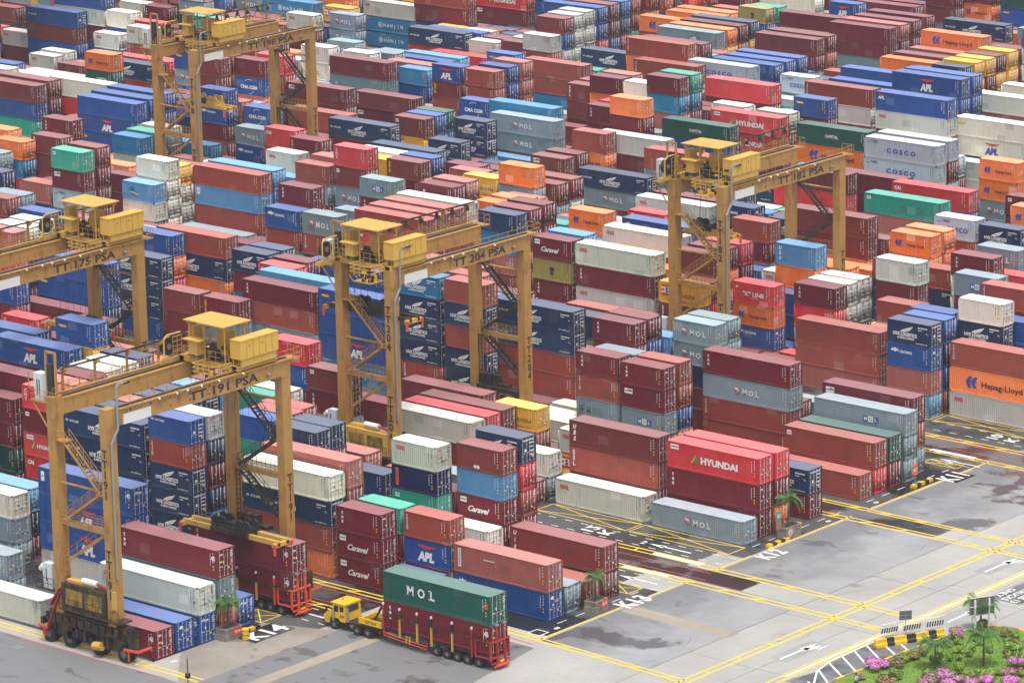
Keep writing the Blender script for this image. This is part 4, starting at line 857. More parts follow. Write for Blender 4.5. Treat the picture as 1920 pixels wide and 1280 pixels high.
SMALLER = """
2 n - -92.45 20.20 0.00 2.73
2 u cro -178.45 105.95 5.33 2.67
2 k cai -116.18 5.71 10.40 2.60
2 t - -19.27 -31.33 5.36 2.68
4 w - -99.25 160.30 5.55 2.77
4 l - -124.63 60.06 10.70 2.67
2 o - -167.30 54.42 10.37 2.59
2 k cai -148.01 88.65 8.33 2.78
2 m - -107.52 117.23 10.40 2.60
4 u cro -123.40 168.76 8.08 2.69
2 c - -112.49 131.72 10.56 2.64
2 t - -64.48 -2.75 2.92 2.92
2 w ool -211.94 160.30 8.03 2.68
2 b - -177.36 183.30 7.74 2.58
4 c han -215.26 188.94 2.61 2.61
4 u - -174.13 88.65 10.74 2.69
2 m gold -140.28 85.83 8.29 2.76
4 u - -174.28 85.83 10.51 2.63
2 u apl -154.21 131.72 10.32 2.58
2 m dot -95.13 62.88 11.53 2.88
4 p - -54.33 -28.51 8.76 2.92
2 n - -68.19 -20.05 10.82 2.70
4 n - -53.79 -31.33 8.76 2.92
2 m tex -35.40 28.66 10.40 2.60
2 c - -166.26 137.36 7.65 2.55
4 u - -103.02 174.40 8.03 2.68
2 u - -12.48 54.42 8.30 2.77
2 g mol -207.58 165.94 7.75 2.58
2 W - -189.51 140.18 8.10 2.70
4 c - -159.34 83.01 5.70 2.85
4 g - -82.26 23.02 2.59 2.59
4 u - -177.07 191.76 8.21 2.74
2 b ssl -162.55 57.24 10.92 2.73
2 g mol -153.83 88.65 7.91 2.64
2 b - -48.52 60.06 10.61 2.65
2 W - -67.72 -22.87 10.73 2.68
2 W - -67.31 -25.69 10.69 2.67
2 o - -39.35 65.70 8.19 2.73
2 m - -66.79 -28.51 10.62 2.65
4 r - -27.12 77.37 7.72 2.57
4 b - 0.06 -22.87 0.00 2.78
2 p - -66.29 -31.33 10.58 2.64
4 b - -195.41 85.83 10.77 2.69
2 g mol -28.37 34.30 10.20 2.55
2 b flo -121.15 74.55 8.50 2.83
2 p - -158.82 51.60 5.70 2.85
4 c han -215.26 188.94 0.00 2.61
2 o - -32.39 83.01 10.73 2.68
2 m - -178.45 105.95 2.67 2.67
2 k cns -106.56 0.07 5.27 2.64
2 w ool -237.02 140.18 5.24 2.62
2 e - -73.30 -34.15 2.78 2.78
4 b flo -71.30 0.07 2.60 2.60
5 l n45 -55.53 -48.45 5.10 2.55
2 u cma -138.56 120.05 8.43 2.81
5 u apl45 -22.92 -51.38 0.00 2.92
2 k - -48.42 62.88 10.72 2.68
2 r - -112.01 51.60 5.53 2.76
2 r tri -59.77 20.20 2.65 2.65
4 g mol -0.12 -28.51 0.00 2.87
2 v msc -164.10 220.34 5.28 2.64
5 k - -22.50 -54.31 0.00 2.92
2 s cos -112.08 163.12 8.26 2.75
2 m - -73.30 -34.15 5.55 2.78
2 m - -75.00 54.42 13.05 2.61
4 u - -247.06 140.18 2.64 2.64
2 m - -75.04 57.24 13.18 2.64
2 k - -177.13 117.23 11.40 2.85
4 u - -83.27 163.12 11.58 2.90
2 W - -236.81 143.00 8.35 2.78
4 o - -110.15 194.58 5.57 2.78
4 o - -108.53 34.30 2.81 2.81
4 b flo -70.74 2.89 2.60 2.60
4 b - -94.61 83.01 8.45 2.82
4 r tri -156.78 163.12 2.65 2.65
4 g - -88.43 108.77 5.59 2.80
2 o hap -134.27 243.34 5.40 2.70
2 u sea -128.27 23.02 11.10 2.77
2 b - -152.35 54.42 11.24 2.81
2 w ool -32.49 62.88 8.03 2.68
2 n - -87.14 105.95 5.44 2.72
2 g mol -28.12 31.48 7.65 2.55
2 m tex -248.84 163.12 5.25 2.62
2 y sam -102.81 80.19 8.63 2.88
2 W - -126.81 20.20 10.77 2.69
2 k cai -192.89 128.90 11.40 2.85
4 k - 0.14 23.02 0.00 2.90
4 W - -170.99 243.34 2.86 2.86
2 W - -119.72 11.35 12.83 2.57
4 u - -123.14 174.40 8.33 2.78
2 w ool -32.72 65.70 8.03 2.68
4 n - -121.28 88.65 8.54 2.85
4 b - -94.47 85.83 8.63 2.88
4 u - -84.73 -20.05 11.00 2.75
2 p - -95.26 65.70 11.68 2.92
2 m gold -154.21 131.72 7.74 2.58
2 k - -32.28 60.06 5.37 2.69
2 u apl -151.39 228.80 5.84 2.92
2 w ool -240.67 128.90 2.80 2.80
4 k hyu -214.60 217.52 2.82 2.82
4 p - -49.06 105.95 5.27 2.64
4 u apls -184.76 105.95 5.70 2.85
2 n - -47.53 0.07 0.00 2.85
2 k cai -12.87 -20.05 8.34 2.78
2 g mol -46.62 120.05 5.49 2.74
2 m tex -121.56 128.90 8.18 2.73
2 n nyk -132.02 111.59 5.26 2.63
4 m - -147.93 191.76 8.18 2.73
4 p - -136.53 220.34 5.36 2.68
4 m flo -153.95 248.98 2.55 2.55
2 r - -12.87 -20.05 5.56 2.78
4 b - -132.45 194.58 7.85 2.62
4 m - -137.47 228.80 5.35 2.68
2 m tex -79.95 114.41 7.80 2.60
2 m - -91.37 31.48 8.32 2.77
4 p - -34.37 -20.05 5.65 2.82
2 m - -211.94 160.30 5.35 2.68
4 o hap -175.04 214.70 2.71 2.71
2 w ool -65.00 0.07 2.92 2.92
2 b ssl -46.25 51.60 5.31 2.66
2 b ssl -134.78 140.18 8.08 2.69
4 m - -136.17 223.16 5.51 2.75
4 m - -70.71 88.65 8.22 2.74
4 u apls -243.12 143.00 10.88 2.72
4 t - -195.41 83.01 5.25 2.63
2 w - -164.55 80.19 8.24 2.75
2 t - -164.56 77.37 8.06 2.69
2 t - -39.53 -28.51 7.88 2.63
4 m tex -45.71 23.02 0.00 2.60
2 W iri -189.51 140.18 5.40 2.70
2 n - -46.24 -31.33 7.90 2.63
2 m - -46.24 -31.33 5.26 2.63
4 w ool -256.64 143.00 2.60 2.60
4 n - -147.75 194.58 8.35 2.78
2 m - -59.40 83.01 5.41 2.71
2 u cro -153.83 88.65 5.28 2.64
4 o - -148.02 188.94 8.03 2.68
4 r - -203.31 188.94 8.34 2.78
2 n - -46.24 -31.33 2.63 2.63
4 u - -123.28 171.58 8.20 2.73
2 w ool -53.10 -2.75 2.63 2.63
2 g mol -121.15 74.55 5.67 2.83
2 b - -142.23 28.66 10.34 2.58
2 g mol -237.20 160.30 7.80 2.60
2 b - -293.21 168.76 0.00 2.60
2 r - -39.79 -25.69 10.49 2.62
4 r - -40.28 34.30 8.49 2.83
2 u - -114.19 80.19 10.28 2.57
2 u - -147.34 134.54 10.57 2.64
2 p - -147.00 137.36 10.83 2.71
4 m flo -101.70 114.41 5.49 2.74
2 w - -181.96 171.58 5.10 2.55
2 b - -112.60 108.77 5.80 2.90
2 r - -40.84 -22.87 10.35 2.59
4 t - -208.36 140.18 10.40 2.60
2 b - -185.25 111.59 8.30 2.77
2 r tri -46.93 54.42 7.80 2.60
4 m - -0.04 5.71 2.89 2.89
4 o - -0.04 5.71 0.00 2.89
2 u sea -191.96 114.41 10.87 2.72
4 n nyk -27.12 77.37 5.15 2.57
4 k - -202.03 117.23 8.04 2.68
4 g - -136.88 217.52 0.00 2.60
2 r tri -147.74 131.72 7.73 2.58
2 y - -99.94 197.40 8.29 2.76
2 k flo -74.28 80.19 7.79 2.60
2 c - -167.30 54.42 7.78 2.59
2 u - -146.66 117.23 5.84 2.92
2 r tri -74.94 51.60 5.17 2.58
2 w - -97.07 137.36 8.70 2.90
2 l - -12.52 51.60 0.00 2.75
2 u - -166.26 137.36 5.10 2.55
4 n nyk -53.25 -34.15 2.92 2.92
4 u apl -99.01 165.94 8.04 2.68
4 w - -243.12 143.00 8.16 2.72
2 b - -137.84 237.70 5.37 2.68
4 m mar -161.49 128.90 2.55 2.55
2 m tex -74.51 5.71 2.72 2.72
2 t - -112.48 134.54 13.30 2.66
2 m - -97.08 2.89 5.58 2.79
2 r tri -223.26 134.54 5.57 2.79
4 b - -256.64 143.00 0.00 2.60
2 e cap -202.92 105.95 8.08 2.69
2 o hap -109.85 111.59 5.71 2.85
4 m flo -135.15 165.94 10.59 2.65
4 g mol -124.91 54.42 2.72 2.72
2 o - -203.36 134.54 11.40 2.85
2 k - -76.24 8.53 2.85 2.85
2 l - -66.18 54.42 10.88 2.72
2 r - -60.65 28.66 11.40 2.85
4 n nyk -184.76 105.95 2.85 2.85
2 W - -119.12 134.54 11.00 2.75
2 r - -185.09 120.05 11.40 2.85
4 w - -30.84 11.35 2.55 2.55
4 g mol 0.13 28.66 0.00 2.60
4 u sea -120.44 243.34 5.40 2.70
4 l - -184.94 165.94 2.81 2.81
4 b - -176.82 194.58 8.33 2.78
4 m - 0.09 25.84 0.00 2.92
2 y - -100.21 191.76 8.03 2.68
2 k cai -65.75 -34.15 2.64 2.64
2 b - -134.78 140.18 5.39 2.69
2 m flo -153.81 62.88 5.51 2.76
4 g mol 0.13 28.66 2.60 2.60
2 u pil -13.43 57.24 8.31 2.77
2 g mol -207.58 165.94 5.16 2.58
2 g molb -186.54 143.00 8.61 2.87
2 y - -100.45 188.94 7.94 2.65
2 k cai -91.04 28.66 8.17 2.72
2 u - -26.59 23.02 2.62 2.62
4 n - -103.03 8.53 5.45 2.72
2 r - -26.59 23.02 5.23 2.62
4 c - -156.78 163.12 0.00 2.65
4 b - -109.61 197.40 5.83 2.92
2 n - -98.32 34.30 8.35 2.78
4 k flo -181.78 168.76 2.81 2.81
2 W - -141.84 57.24 7.76 2.59
5 g mol -54.93 -51.38 0.00 2.57
2 m - -152.35 54.42 8.43 2.81
2 g - -142.62 31.48 10.24 2.56
2 b flo -152.35 54.42 5.62 2.81
4 b - -164.69 117.23 5.28 2.64
4 p - -118.96 214.70 2.92 2.92
2 g mol -96.33 80.19 8.27 2.76
2 e - -147.29 120.05 5.84 2.92
4 r - -86.97 -2.75 5.32 2.66
2 w ool -64.54 140.18 5.20 2.60
2 w - -177.42 188.94 8.02 2.67
2 n - -149.41 34.30 11.60 2.90
2 b - -221.30 117.23 5.31 2.66
2 m - -100.28 194.58 8.07 2.69
4 m - -132.68 191.76 5.15 2.57
2 c - -46.24 -31.33 0.00 2.63
2 o hap -34.07 108.77 8.32 2.77
2 w - -177.40 186.12 7.88 2.63
2 g mol -191.96 114.41 8.15 2.72
4 u sea -174.32 83.01 5.14 2.57
4 o - -89.06 8.53 0.00 2.85
2 b - -12.81 -31.33 0.00 2.67
2 m - -137.84 237.70 8.05 2.68
4 m - -34.90 -2.75 2.64 2.64
2 w ool -26.04 8.53 2.67 2.67
2 y sam -211.46 168.76 8.01 2.67
2 k - -227.28 140.18 8.10 2.70
4 o - -173.53 220.34 2.83 2.83
4 o - -173.66 223.16 2.92 2.92
2 w - -105.04 137.36 8.76 2.92
2 g - -32.90 23.02 7.80 2.60
2 g mol -232.01 168.76 7.80 2.60
2 m - -110.93 85.83 8.33 2.78
2 b - -162.55 57.24 8.19 2.73
2 W - -254.57 163.12 5.37 2.68
2 r - -218.25 160.30 5.70 2.85
2 n - -100.57 186.12 7.68 2.56
2 y - -145.10 62.88 8.20 2.73
4 u sea -1.35 60.06 8.04 2.68
2 u sea -170.67 163.12 5.46 2.73
2 r tri -199.29 128.90 10.88 2.72
2 m - -54.25 28.66 10.40 2.60
4 r - -202.24 114.41 5.26 2.63
2 r tri -177.13 117.23 8.55 2.85
2 b - -26.30 -2.75 0.00 2.69
4 o - -115.09 31.48 5.57 2.79
4 o hap -38.88 80.19 5.20 2.60
2 m flo -38.67 114.41 8.14 2.71
2 W - -141.84 57.24 5.18 2.59
4 m - -67.61 134.54 5.81 2.91
2 p - -107.72 83.01 8.39 2.80
2 b - -174.90 171.58 5.51 2.75
4 k - -186.08 88.65 8.09 2.70
2 r - -154.21 131.72 5.16 2.58
2 g - -168.81 51.60 8.76 2.92
2 W - -89.63 188.94 5.29 2.65
2 o - -42.97 77.37 5.47 2.74
2 W - -180.73 140.18 8.10 2.70
2 w ool -32.72 65.70 5.35 2.68
2 w ool -240.98 131.72 2.92 2.92
2 o - -48.52 60.06 7.95 2.65
4 n - -43.69 31.48 8.33 2.78
2 l - -34.43 31.48 7.80 2.60
2 w ool -196.95 134.54 10.88 2.72
2 p - -147.00 137.36 8.12 2.71
2 g mol -105.00 57.24 8.03 2.68
2 w ool -145.10 62.88 5.47 2.73
4 b - -13.55 2.89 0.00 2.89
4 u - -184.92 163.12 2.72 2.72
2 u pil -38.74 62.88 5.56 2.78
2 m - -113.15 2.89 5.46 2.73
2 u apls -235.26 163.12 8.16 2.72
2 w - -145.10 62.88 2.73 2.73
4 b flo -42.99 85.83 7.80 2.60
2 m - -98.32 31.48 5.54 2.77
2 o - -158.04 65.70 5.84 2.92
4 l - -125.59 114.41 2.55 2.55
4 m tex -83.85 0.07 2.60 2.60
2 d - -28.12 31.48 5.10 2.55
2 n nyk -55.53 85.83 8.16 2.72
2 b - -28.12 31.48 2.55 2.55
4 m - -195.41 85.83 8.08 2.69
4 u - -176.81 197.40 8.41 2.80
4 k - -12.77 77.37 8.29 2.76
2 c - -112.48 134.54 10.64 2.66
2 r - -32.90 5.71 2.62 2.62
2 b flo -45.84 -28.51 7.80 2.60
2 w ool -32.49 62.88 5.36 2.68
4 m - -104.57 143.00 8.31 2.77
4 u - -83.27 163.12 8.69 2.90
2 w - -39.31 23.02 0.00 2.85
2 g mol -178.08 143.00 7.96 2.65
4 p - -165.26 140.18 7.73 2.58
2 g - -26.49 0.07 0.00 2.60
2 r - -39.53 -28.51 5.26 2.63
2 p - -127.96 140.18 10.63 2.66
2 r tri -167.87 168.76 5.29 2.64
2 p - -112.49 131.72 7.92 2.64
2 b - -28.12 31.48 0.00 2.55
2 o - -173.15 57.24 10.80 2.70
4 u - -83.36 160.30 8.65 2.88
2 n nyk -39.53 -28.51 2.63 2.63
4 b - -26.51 -31.33 5.84 2.92
4 u - -187.75 174.40 5.44 2.72
5 d n45 -55.53 -48.45 2.55 2.55
5 m - -55.53 -48.45 0.00 2.55
2 m - -185.59 114.41 11.08 2.77
2 p - -128.17 77.37 8.64 2.88
2 u - -177.36 183.30 5.16 2.58
2 u - -147.34 134.54 7.93 2.64
4 b - -176.82 194.58 5.55 2.78
4 m - -133.88 134.54 2.82 2.82
2 o hap -85.37 62.88 10.68 2.67
4 e - -120.44 243.34 8.10 2.70
4 b - -222.72 163.12 5.70 2.85
2 g - -68.95 31.48 10.40 2.60
4 p - -178.12 108.77 5.70 2.85
2 m gold -153.81 62.88 2.76 2.76
2 m - -48.42 62.88 8.04 2.68
4 w ool -213.72 108.77 5.56 2.78
4 o - -214.25 171.58 8.55 2.85
2 b flo -178.45 105.95 0.00 2.67
4 g mol -0.82 31.48 0.00 2.92
4 u - -177.07 191.76 5.47 2.74
4 r - -0.82 31.48 2.92 2.92
2 m tex -186.95 217.52 5.70 2.85
2 u pil -38.74 62.88 2.78 2.78
4 n - -176.81 197.40 5.61 2.80
4 p - -132.45 194.58 5.23 2.62
2 g mol -128.40 74.55 5.45 2.73
2 u - -35.40 28.66 7.80 2.60
2 o - -85.36 65.70 10.82 2.71
2 w ool -48.52 60.06 5.30 2.65
2 w ool -52.47 80.19 2.74 2.74
2 y sam -146.53 114.41 2.90 2.90
4 W - -121.44 85.83 8.33 2.78
2 w - -177.42 188.94 5.34 2.67
4 u - -174.13 88.65 8.06 2.69
2 w - -177.40 186.12 5.25 2.63
2 t - -163.75 223.16 5.20 2.60
2 m tex -19.27 -31.33 2.68 2.68
2 y - -75.22 -20.05 10.84 2.71
4 y - -121.54 83.01 8.13 2.71
2 o hap -178.84 114.41 5.52 2.76
2 m tex -16.26 31.48 2.85 2.85
2 b - -48.55 57.24 7.84 2.61
2 m - -134.27 243.34 8.10 2.70
2 r tri -155.60 77.37 5.20 2.60
2 r - -12.48 54.42 0.00 2.77
4 W - -39.41 20.20 0.00 2.60
2 b - -100.21 191.76 5.35 2.68
4 p - -75.85 168.76 5.43 2.72
4 m - -182.05 237.70 2.85 2.85
2 w - -164.52 74.55 5.24 2.62
2 m mar -92.33 140.18 8.16 2.72
2 o - -45.84 -28.51 5.20 2.60
2 n - -45.84 -28.51 2.60 2.60
2 r - -31.89 88.65 8.28 2.76
2 b - -109.54 214.70 5.20 2.60
2 u - -231.32 111.59 5.37 2.68
4 m - -210.20 137.36 7.80 2.60
2 o - -32.57 80.19 7.95 2.65
2 b - -19.33 -22.87 5.20 2.60
2 n - -119.72 11.35 10.27 2.57
2 y - -99.94 197.40 5.53 2.76
2 y sam -26.04 8.53 0.00 2.67
2 r - -185.97 220.34 5.20 2.60
4 m - -154.15 251.80 2.64 2.64
2 m - -35.25 25.84 7.79 2.60
2 u - -12.48 54.42 2.77 2.77
4 m - -148.22 108.77 2.78 2.78
2 n - -12.48 54.42 5.54 2.77
2 s cos -112.28 160.30 5.33 2.67
4 k - -189.00 171.58 2.80 2.80
2 w - -177.36 183.30 2.58 2.58
2 m - -97.07 137.36 5.80 2.90
4 m - -243.12 143.00 5.44 2.72
2 b - -171.60 111.59 5.20 2.60
4 b - -188.64 214.70 5.34 2.67
2 m - -13.02 -22.87 2.63 2.63
2 u - -119.72 11.35 7.70 2.57
4 o - -44.18 83.01 5.37 2.69
2 n - -237.20 160.30 5.20 2.60
4 u - -176.82 194.58 2.78 2.78
2 b - -152.35 54.42 2.81 2.81
4 p - -89.35 117.23 5.20 2.60
4 s - -68.39 137.36 5.84 2.92
2 b - -211.80 143.00 10.40 2.60
2 y - -100.28 194.58 5.38 2.69
4 o - -135.83 163.12 8.10 2.70
4 u - -198.41 131.72 10.40 2.60
4 m - -76.58 -22.87 8.20 2.73
2 t - -102.60 54.42 5.20 2.60
4 k - -183.03 225.98 5.44 2.72
2 m - -75.00 54.42 10.44 2.61
4 r - -119.06 191.76 2.85 2.85
2 r - -112.15 11.35 10.40 2.60
2 u - -65.71 83.01 5.44 2.72
2 o - -127.92 137.36 7.90 2.63
2 n - -164.55 80.19 5.49 2.75
4 p - -89.98 51.60 2.56 2.56
4 m - -61.10 114.41 5.33 2.66
2 s cos -128.27 23.02 8.32 2.77
2 u - -81.31 54.42 8.16 2.72
4 w - -195.82 140.18 5.44 2.72
2 m - -113.99 77.37 7.65 2.55
2 b - -111.35 137.36 7.80 2.60
2 m tex -108.17 65.70 7.78 2.59
4 b - -188.64 214.70 2.67 2.67
2 w - -64.54 140.18 2.60 2.60
4 b - -119.90 25.84 5.70 2.85
4 m - -118.31 51.60 2.72 2.72
5 g - -46.40 -60.17 0.00 2.55
2 b - -12.87 -20.05 2.78 2.78
4 n - -96.74 134.54 2.85 2.85
4 w ool -213.99 105.95 5.62 2.81
4 g - -94.61 83.01 5.63 2.82
2 n - -177.13 117.23 5.70 2.85
4 p - -170.24 228.80 2.72 2.72
2 g - -28.37 34.30 7.65 2.55
4 o - -122.43 28.66 5.44 2.72
2 u - -58.78 80.19 2.60 2.60
2 k - -32.55 57.24 0.00 2.72
2 b - -181.34 174.40 5.20 2.60
4 n - -90.45 60.06 7.99 2.66
2 o - -32.39 83.01 8.05 2.68
2 m - -112.48 134.54 7.98 2.66
2 k - -143.40 51.60 2.60 2.60
2 b - -34.11 54.42 0.00 2.60
4 m - -197.65 137.36 8.16 2.72
4 u apl -200.68 217.52 2.55 2.55
2 m - -121.56 128.90 5.45 2.73
4 r - -90.16 54.42 7.78 2.59
2 W - -207.53 88.65 10.75 2.69
4 n - -203.31 188.94 2.78 2.78
4 m - -136.53 220.34 2.68 2.68
4 n - -213.89 165.94 5.20 2.60
2 w - -78.28 108.77 2.72 2.72
2 W - -141.84 57.24 2.59 2.59
2 b - -160.67 108.77 2.60 2.60
2 p - -93.59 77.37 7.80 2.60
2 m - -191.55 111.59 5.20 2.60
4 r - -176.81 197.40 2.80 2.80
4 o - -54.86 57.24 7.80 2.60
2 k - -46.93 54.42 5.20 2.60
4 u - -82.26 23.02 0.00 2.59
4 b - -97.95 105.95 0.00 2.55
2 w - -19.62 74.55 8.05 2.68
4 g - -120.97 34.30 7.80 2.60
4 g - -289.78 171.58 2.85 2.85
2 w - -177.40 186.12 2.63 2.63
4 b - -71.66 11.35 2.60 2.60
4 k - -115.09 31.48 2.79 2.79
4 k - -177.07 191.76 2.74 2.74
4 t - -85.91 74.55 5.70 2.85
4 n - -118.91 108.77 2.72 2.72
4 w - -94.47 85.83 5.75 2.88
2 g - -19.18 -20.05 5.70 2.85
2 b - -196.55 188.94 2.72 2.72
2 m - -73.30 -34.15 0.00 2.78
4 m - -136.17 223.16 2.75 2.75
4 r - -224.66 160.30 5.70 2.85
4 w - -44.32 25.84 0.00 2.61
4 n nyk -27.12 77.37 2.57 2.57
4 r - -159.16 111.59 2.75 2.75
4 m - -226.43 165.94 5.44 2.72
2 p - -220.90 140.18 5.20 2.60
2 g - -16.00 34.30 2.60 2.60
2 n - -195.92 191.76 2.60 2.60
4 w - -86.36 114.41 5.20 2.60
2 b - -75.00 54.42 5.22 2.61
4 r - -99.25 160.30 2.77 2.77
2 o - -75.00 54.42 7.83 2.61
4 l - -134.70 74.55 5.70 2.85
2 m - -134.78 140.18 2.69 2.69
4 r - -251.52 165.94 7.80 2.60
2 p - -64.04 85.83 5.80 2.90
2 c - -164.56 77.37 5.37 2.69
2 m - -133.51 34.30 7.80 2.60
2 w - -196.25 186.12 2.85 2.85
4 n - -90.32 57.24 7.88 2.63
4 u - -174.28 85.83 7.88 2.63
4 m - -99.61 11.35 0.00 2.60
4 o - -199.26 143.00 5.70 2.85
2 g - -113.50 228.80 5.44 2.72
2 m - -75.04 57.24 10.54 2.64
2 u - -236.81 143.00 5.56 2.78
4 r - -55.78 -20.05 5.84 2.92
4 b - -202.03 117.23 5.36 2.68
4 r tri -123.90 117.23 2.65 2.65
4 r - -139.84 65.70 7.80 2.60
2 r - -182.78 228.80 5.20 2.60
2 o - -26.59 23.02 0.00 2.62
4 p - -147.93 191.76 5.45 2.73
4 m - -68.39 137.36 2.92 2.92
2 m - -40.52 54.42 0.00 2.60
2 c - -63.83 88.65 7.80 2.60
4 u - -124.63 60.06 8.02 2.67
2 u - -164.10 220.34 2.64 2.64
2 m - -84.20 11.35 0.00 2.60
4 r - -99.06 131.72 2.60 2.60
2 o - -39.35 57.24 0.00 2.62
4 g - -70.78 -2.75 2.60 2.60
2 b - -12.98 65.70 8.18 2.73
2 p - -19.74 57.24 5.20 2.60
2 r - -53.10 -2.75 0.00 2.63
4 r - -135.72 171.58 8.16 2.72
2 m - -64.43 2.89 2.72 2.72
2 u - -38.58 60.06 0.00 2.60
2 p - -186.95 217.52 2.85 2.85
2 m - -118.50 54.42 2.60 2.60
2 n - -190.14 188.94 2.60 2.60
2 b - -109.54 214.70 2.60 2.60
4 m - -166.39 248.98 2.60 2.60
2 r - -119.72 11.35 5.13 2.57
2 p - -48.55 57.24 5.22 2.61
2 k - -167.30 54.42 5.18 2.59
2 g - -275.19 163.12 5.20 2.60
4 n - -186.11 223.16 5.44 2.72
2 g - -126.81 20.20 8.08 2.69
2 r - -46.25 51.60 2.66 2.66
2 g - -152.51 51.60 2.76 2.76
2 m - -97.07 137.36 2.90 2.90
2 l - -73.55 114.41 7.80 2.60
2 n - -94.94 128.90 2.60 2.60
4 o - -128.12 31.48 5.51 2.75
4 t - -160.80 171.58 2.72 2.72
2 b - -34.08 -25.69 7.71 2.57
2 m - -108.51 88.65 7.80 2.60
4 u - -48.63 111.59 5.51 2.76
2 m - -243.61 160.30 2.72 2.72
2 y - -202.65 186.12 2.85 2.85
2 c - -191.96 114.41 5.43 2.72
4 y - -148.02 188.94 5.35 2.68
4 m - -130.86 51.60 2.60 2.60
4 o - -118.00 237.70 2.60 2.60
2 g - -59.40 83.01 2.71 2.71
2 g - -113.80 128.90 5.44 2.72
2 r - -147.00 137.36 5.41 2.71
4 g - -67.61 134.54 2.91 2.91
2 n - -158.82 51.60 2.85 2.85
2 g - -137.84 237.70 2.68 2.68
4 k - -289.78 171.58 0.00 2.85
2 y - -119.19 8.53 10.22 2.55
2 r - -185.59 114.41 8.31 2.77
4 y - -147.75 194.58 5.56 2.78
2 u - -147.29 120.05 2.92 2.92
4 r - -175.04 214.70 0.00 2.71
2 w - -237.20 160.30 10.40 2.60
2 w - -19.62 74.55 5.37 2.68
2 g - -32.28 60.06 2.69 2.69
2 r - -162.55 57.24 5.46 2.73
2 l - -132.02 111.59 2.63 2.63
4 m - -32.34 8.53 0.00 2.72
4 g - -185.11 137.36 2.72 2.72
2 k - -121.57 131.72 8.29 2.76
4 u - -243.12 143.00 2.72 2.72
2 n - -141.71 54.42 2.55 2.55
2 e - -105.39 51.60 2.80 2.80
2 g - -197.38 165.94 2.60 2.60
4 r - -55.76 60.06 8.24 2.75
2 m - -38.67 114.41 5.43 2.71
4 t - -188.64 214.70 0.00 2.67
2 r - -134.82 143.00 8.20 2.73
2 m - -128.40 74.55 2.73 2.73
2 b - -131.45 108.77 2.60 2.60
4 t - -65.74 108.77 2.72 2.72
2 b - -189.51 191.76 2.60 2.60
2 m - -211.94 160.30 2.68 2.68
4 m - -210.20 137.36 5.20 2.60
4 n - -81.05 77.37 5.44 2.72
4 m - -105.04 140.18 7.80 2.60
2 u - -237.02 140.18 2.62 2.62
2 m - -103.39 2.89 2.60 2.60
4 k - -269.09 143.00 2.72 2.72
4 u apl -82.04 34.30 5.34 2.67
2 w - -175.03 174.40 5.61 2.80
2 n - -111.45 165.94 7.80 2.60
4 n - -227.06 186.12 5.44 2.72
2 m - -32.72 65.70 2.68 2.68
2 g - -112.08 163.12 5.50 2.75
4 b - -61.97 5.71 2.85 2.85
4 c - -184.76 105.95 0.00 2.85
2 g - -178.01 111.59 5.20 2.60
2 n - -196.95 134.54 8.16 2.72
4 u - -97.00 214.70 8.16 2.72
4 W - -97.00 214.70 2.72 2.72
4 g - -43.69 31.48 5.55 2.78
2 b - -57.43 88.65 7.80 2.60
4 m - -238.97 165.94 5.44 2.72
4 w - -97.00 214.70 5.44 2.72
4 p - -34.90 -2.75 0.00 2.64
2 y - -283.28 168.76 2.60 2.60
2 m - -202.33 191.76 2.60 2.60
4 m - -53.25 -34.15 0.00 2.92
2 r - -177.42 188.94 2.67 2.67
4 r - -1.16 62.88 8.22 2.74
2 k - -148.01 88.65 5.55 2.78
4 u - -60.25 143.00 5.31 2.65
2 w - -80.59 80.19 5.70 2.85
4 p - -238.97 165.94 8.16 2.72
2 c - -98.32 31.48 2.77 2.77
4 u - -1.35 60.06 5.36 2.68
4 r - -121.98 228.80 2.73 2.73
2 b - -117.01 143.00 8.55 2.85
2 m - -19.27 -31.33 0.00 2.68
2 n - -47.74 2.89 0.00 2.72
4 r - -139.84 65.70 5.20 2.60
2 r - -186.72 85.83 5.70 2.85
2 m - -160.14 88.65 2.60 2.60
4 g - -132.68 191.76 2.57 2.57
2 p - -260.88 163.12 5.20 2.60
4 n - -52.73 34.30 7.80 2.60
4 r - -139.84 65.70 2.60 2.60
2 p - -268.97 160.30 5.20 2.60
4 W - -149.31 220.34 2.63 2.63
2 p - -87.00 80.19 5.20 2.60
4 u - -132.39 188.94 2.72 2.72
4 m - -71.86 140.18 7.98 2.66
2 u - -53.94 0.07 0.00 2.60
4 m - -52.93 120.05 5.70 2.85
2 o - -79.60 74.55 5.45 2.72
4 c - -132.06 160.30 5.48 2.74
2 m - -120.04 225.98 2.72 2.72
2 m - -38.74 62.88 0.00 2.78
2 b - -45.84 -28.51 0.00 2.60
2 n - -116.18 5.71 7.80 2.60
2 m - -158.66 54.42 5.44 2.72
4 y - -208.73 191.76 7.80 2.60
2 u - -185.97 220.34 2.60 2.60
2 p - -26.53 20.20 0.00 2.59
2 r - -25.58 -20.05 5.20 2.60
4 r - -156.02 60.06 0.00 2.72
2 p - -231.06 128.90 2.60 2.60
4 r - -134.29 131.72 0.00 2.85
2 y - -100.45 188.94 5.29 2.65
2 W - -147.25 74.55 5.70 2.85
4 m - -183.70 186.12 2.60 2.60
4 r - -71.40 85.83 5.40 2.70
4 b - -124.46 57.24 2.65 2.65
2 b - -62.54 31.48 10.40 2.60
4 p - -178.12 108.77 2.85 2.85
4 l - -135.84 168.76 8.16 2.72
2 m - -112.19 54.42 8.12 2.71
4 r - -68.11 111.59 2.73 2.73
4 b - -141.09 140.18 2.60 2.60
2 k - -183.43 243.34 2.85 2.85
2 t - -65.75 -34.15 0.00 2.64
4 r - -80.55 111.59 2.72 2.72
2 u - -259.28 131.72 2.60 2.60
4 k - -103.00 223.16 5.20 2.60
2 u - -127.54 240.52 2.60 2.60
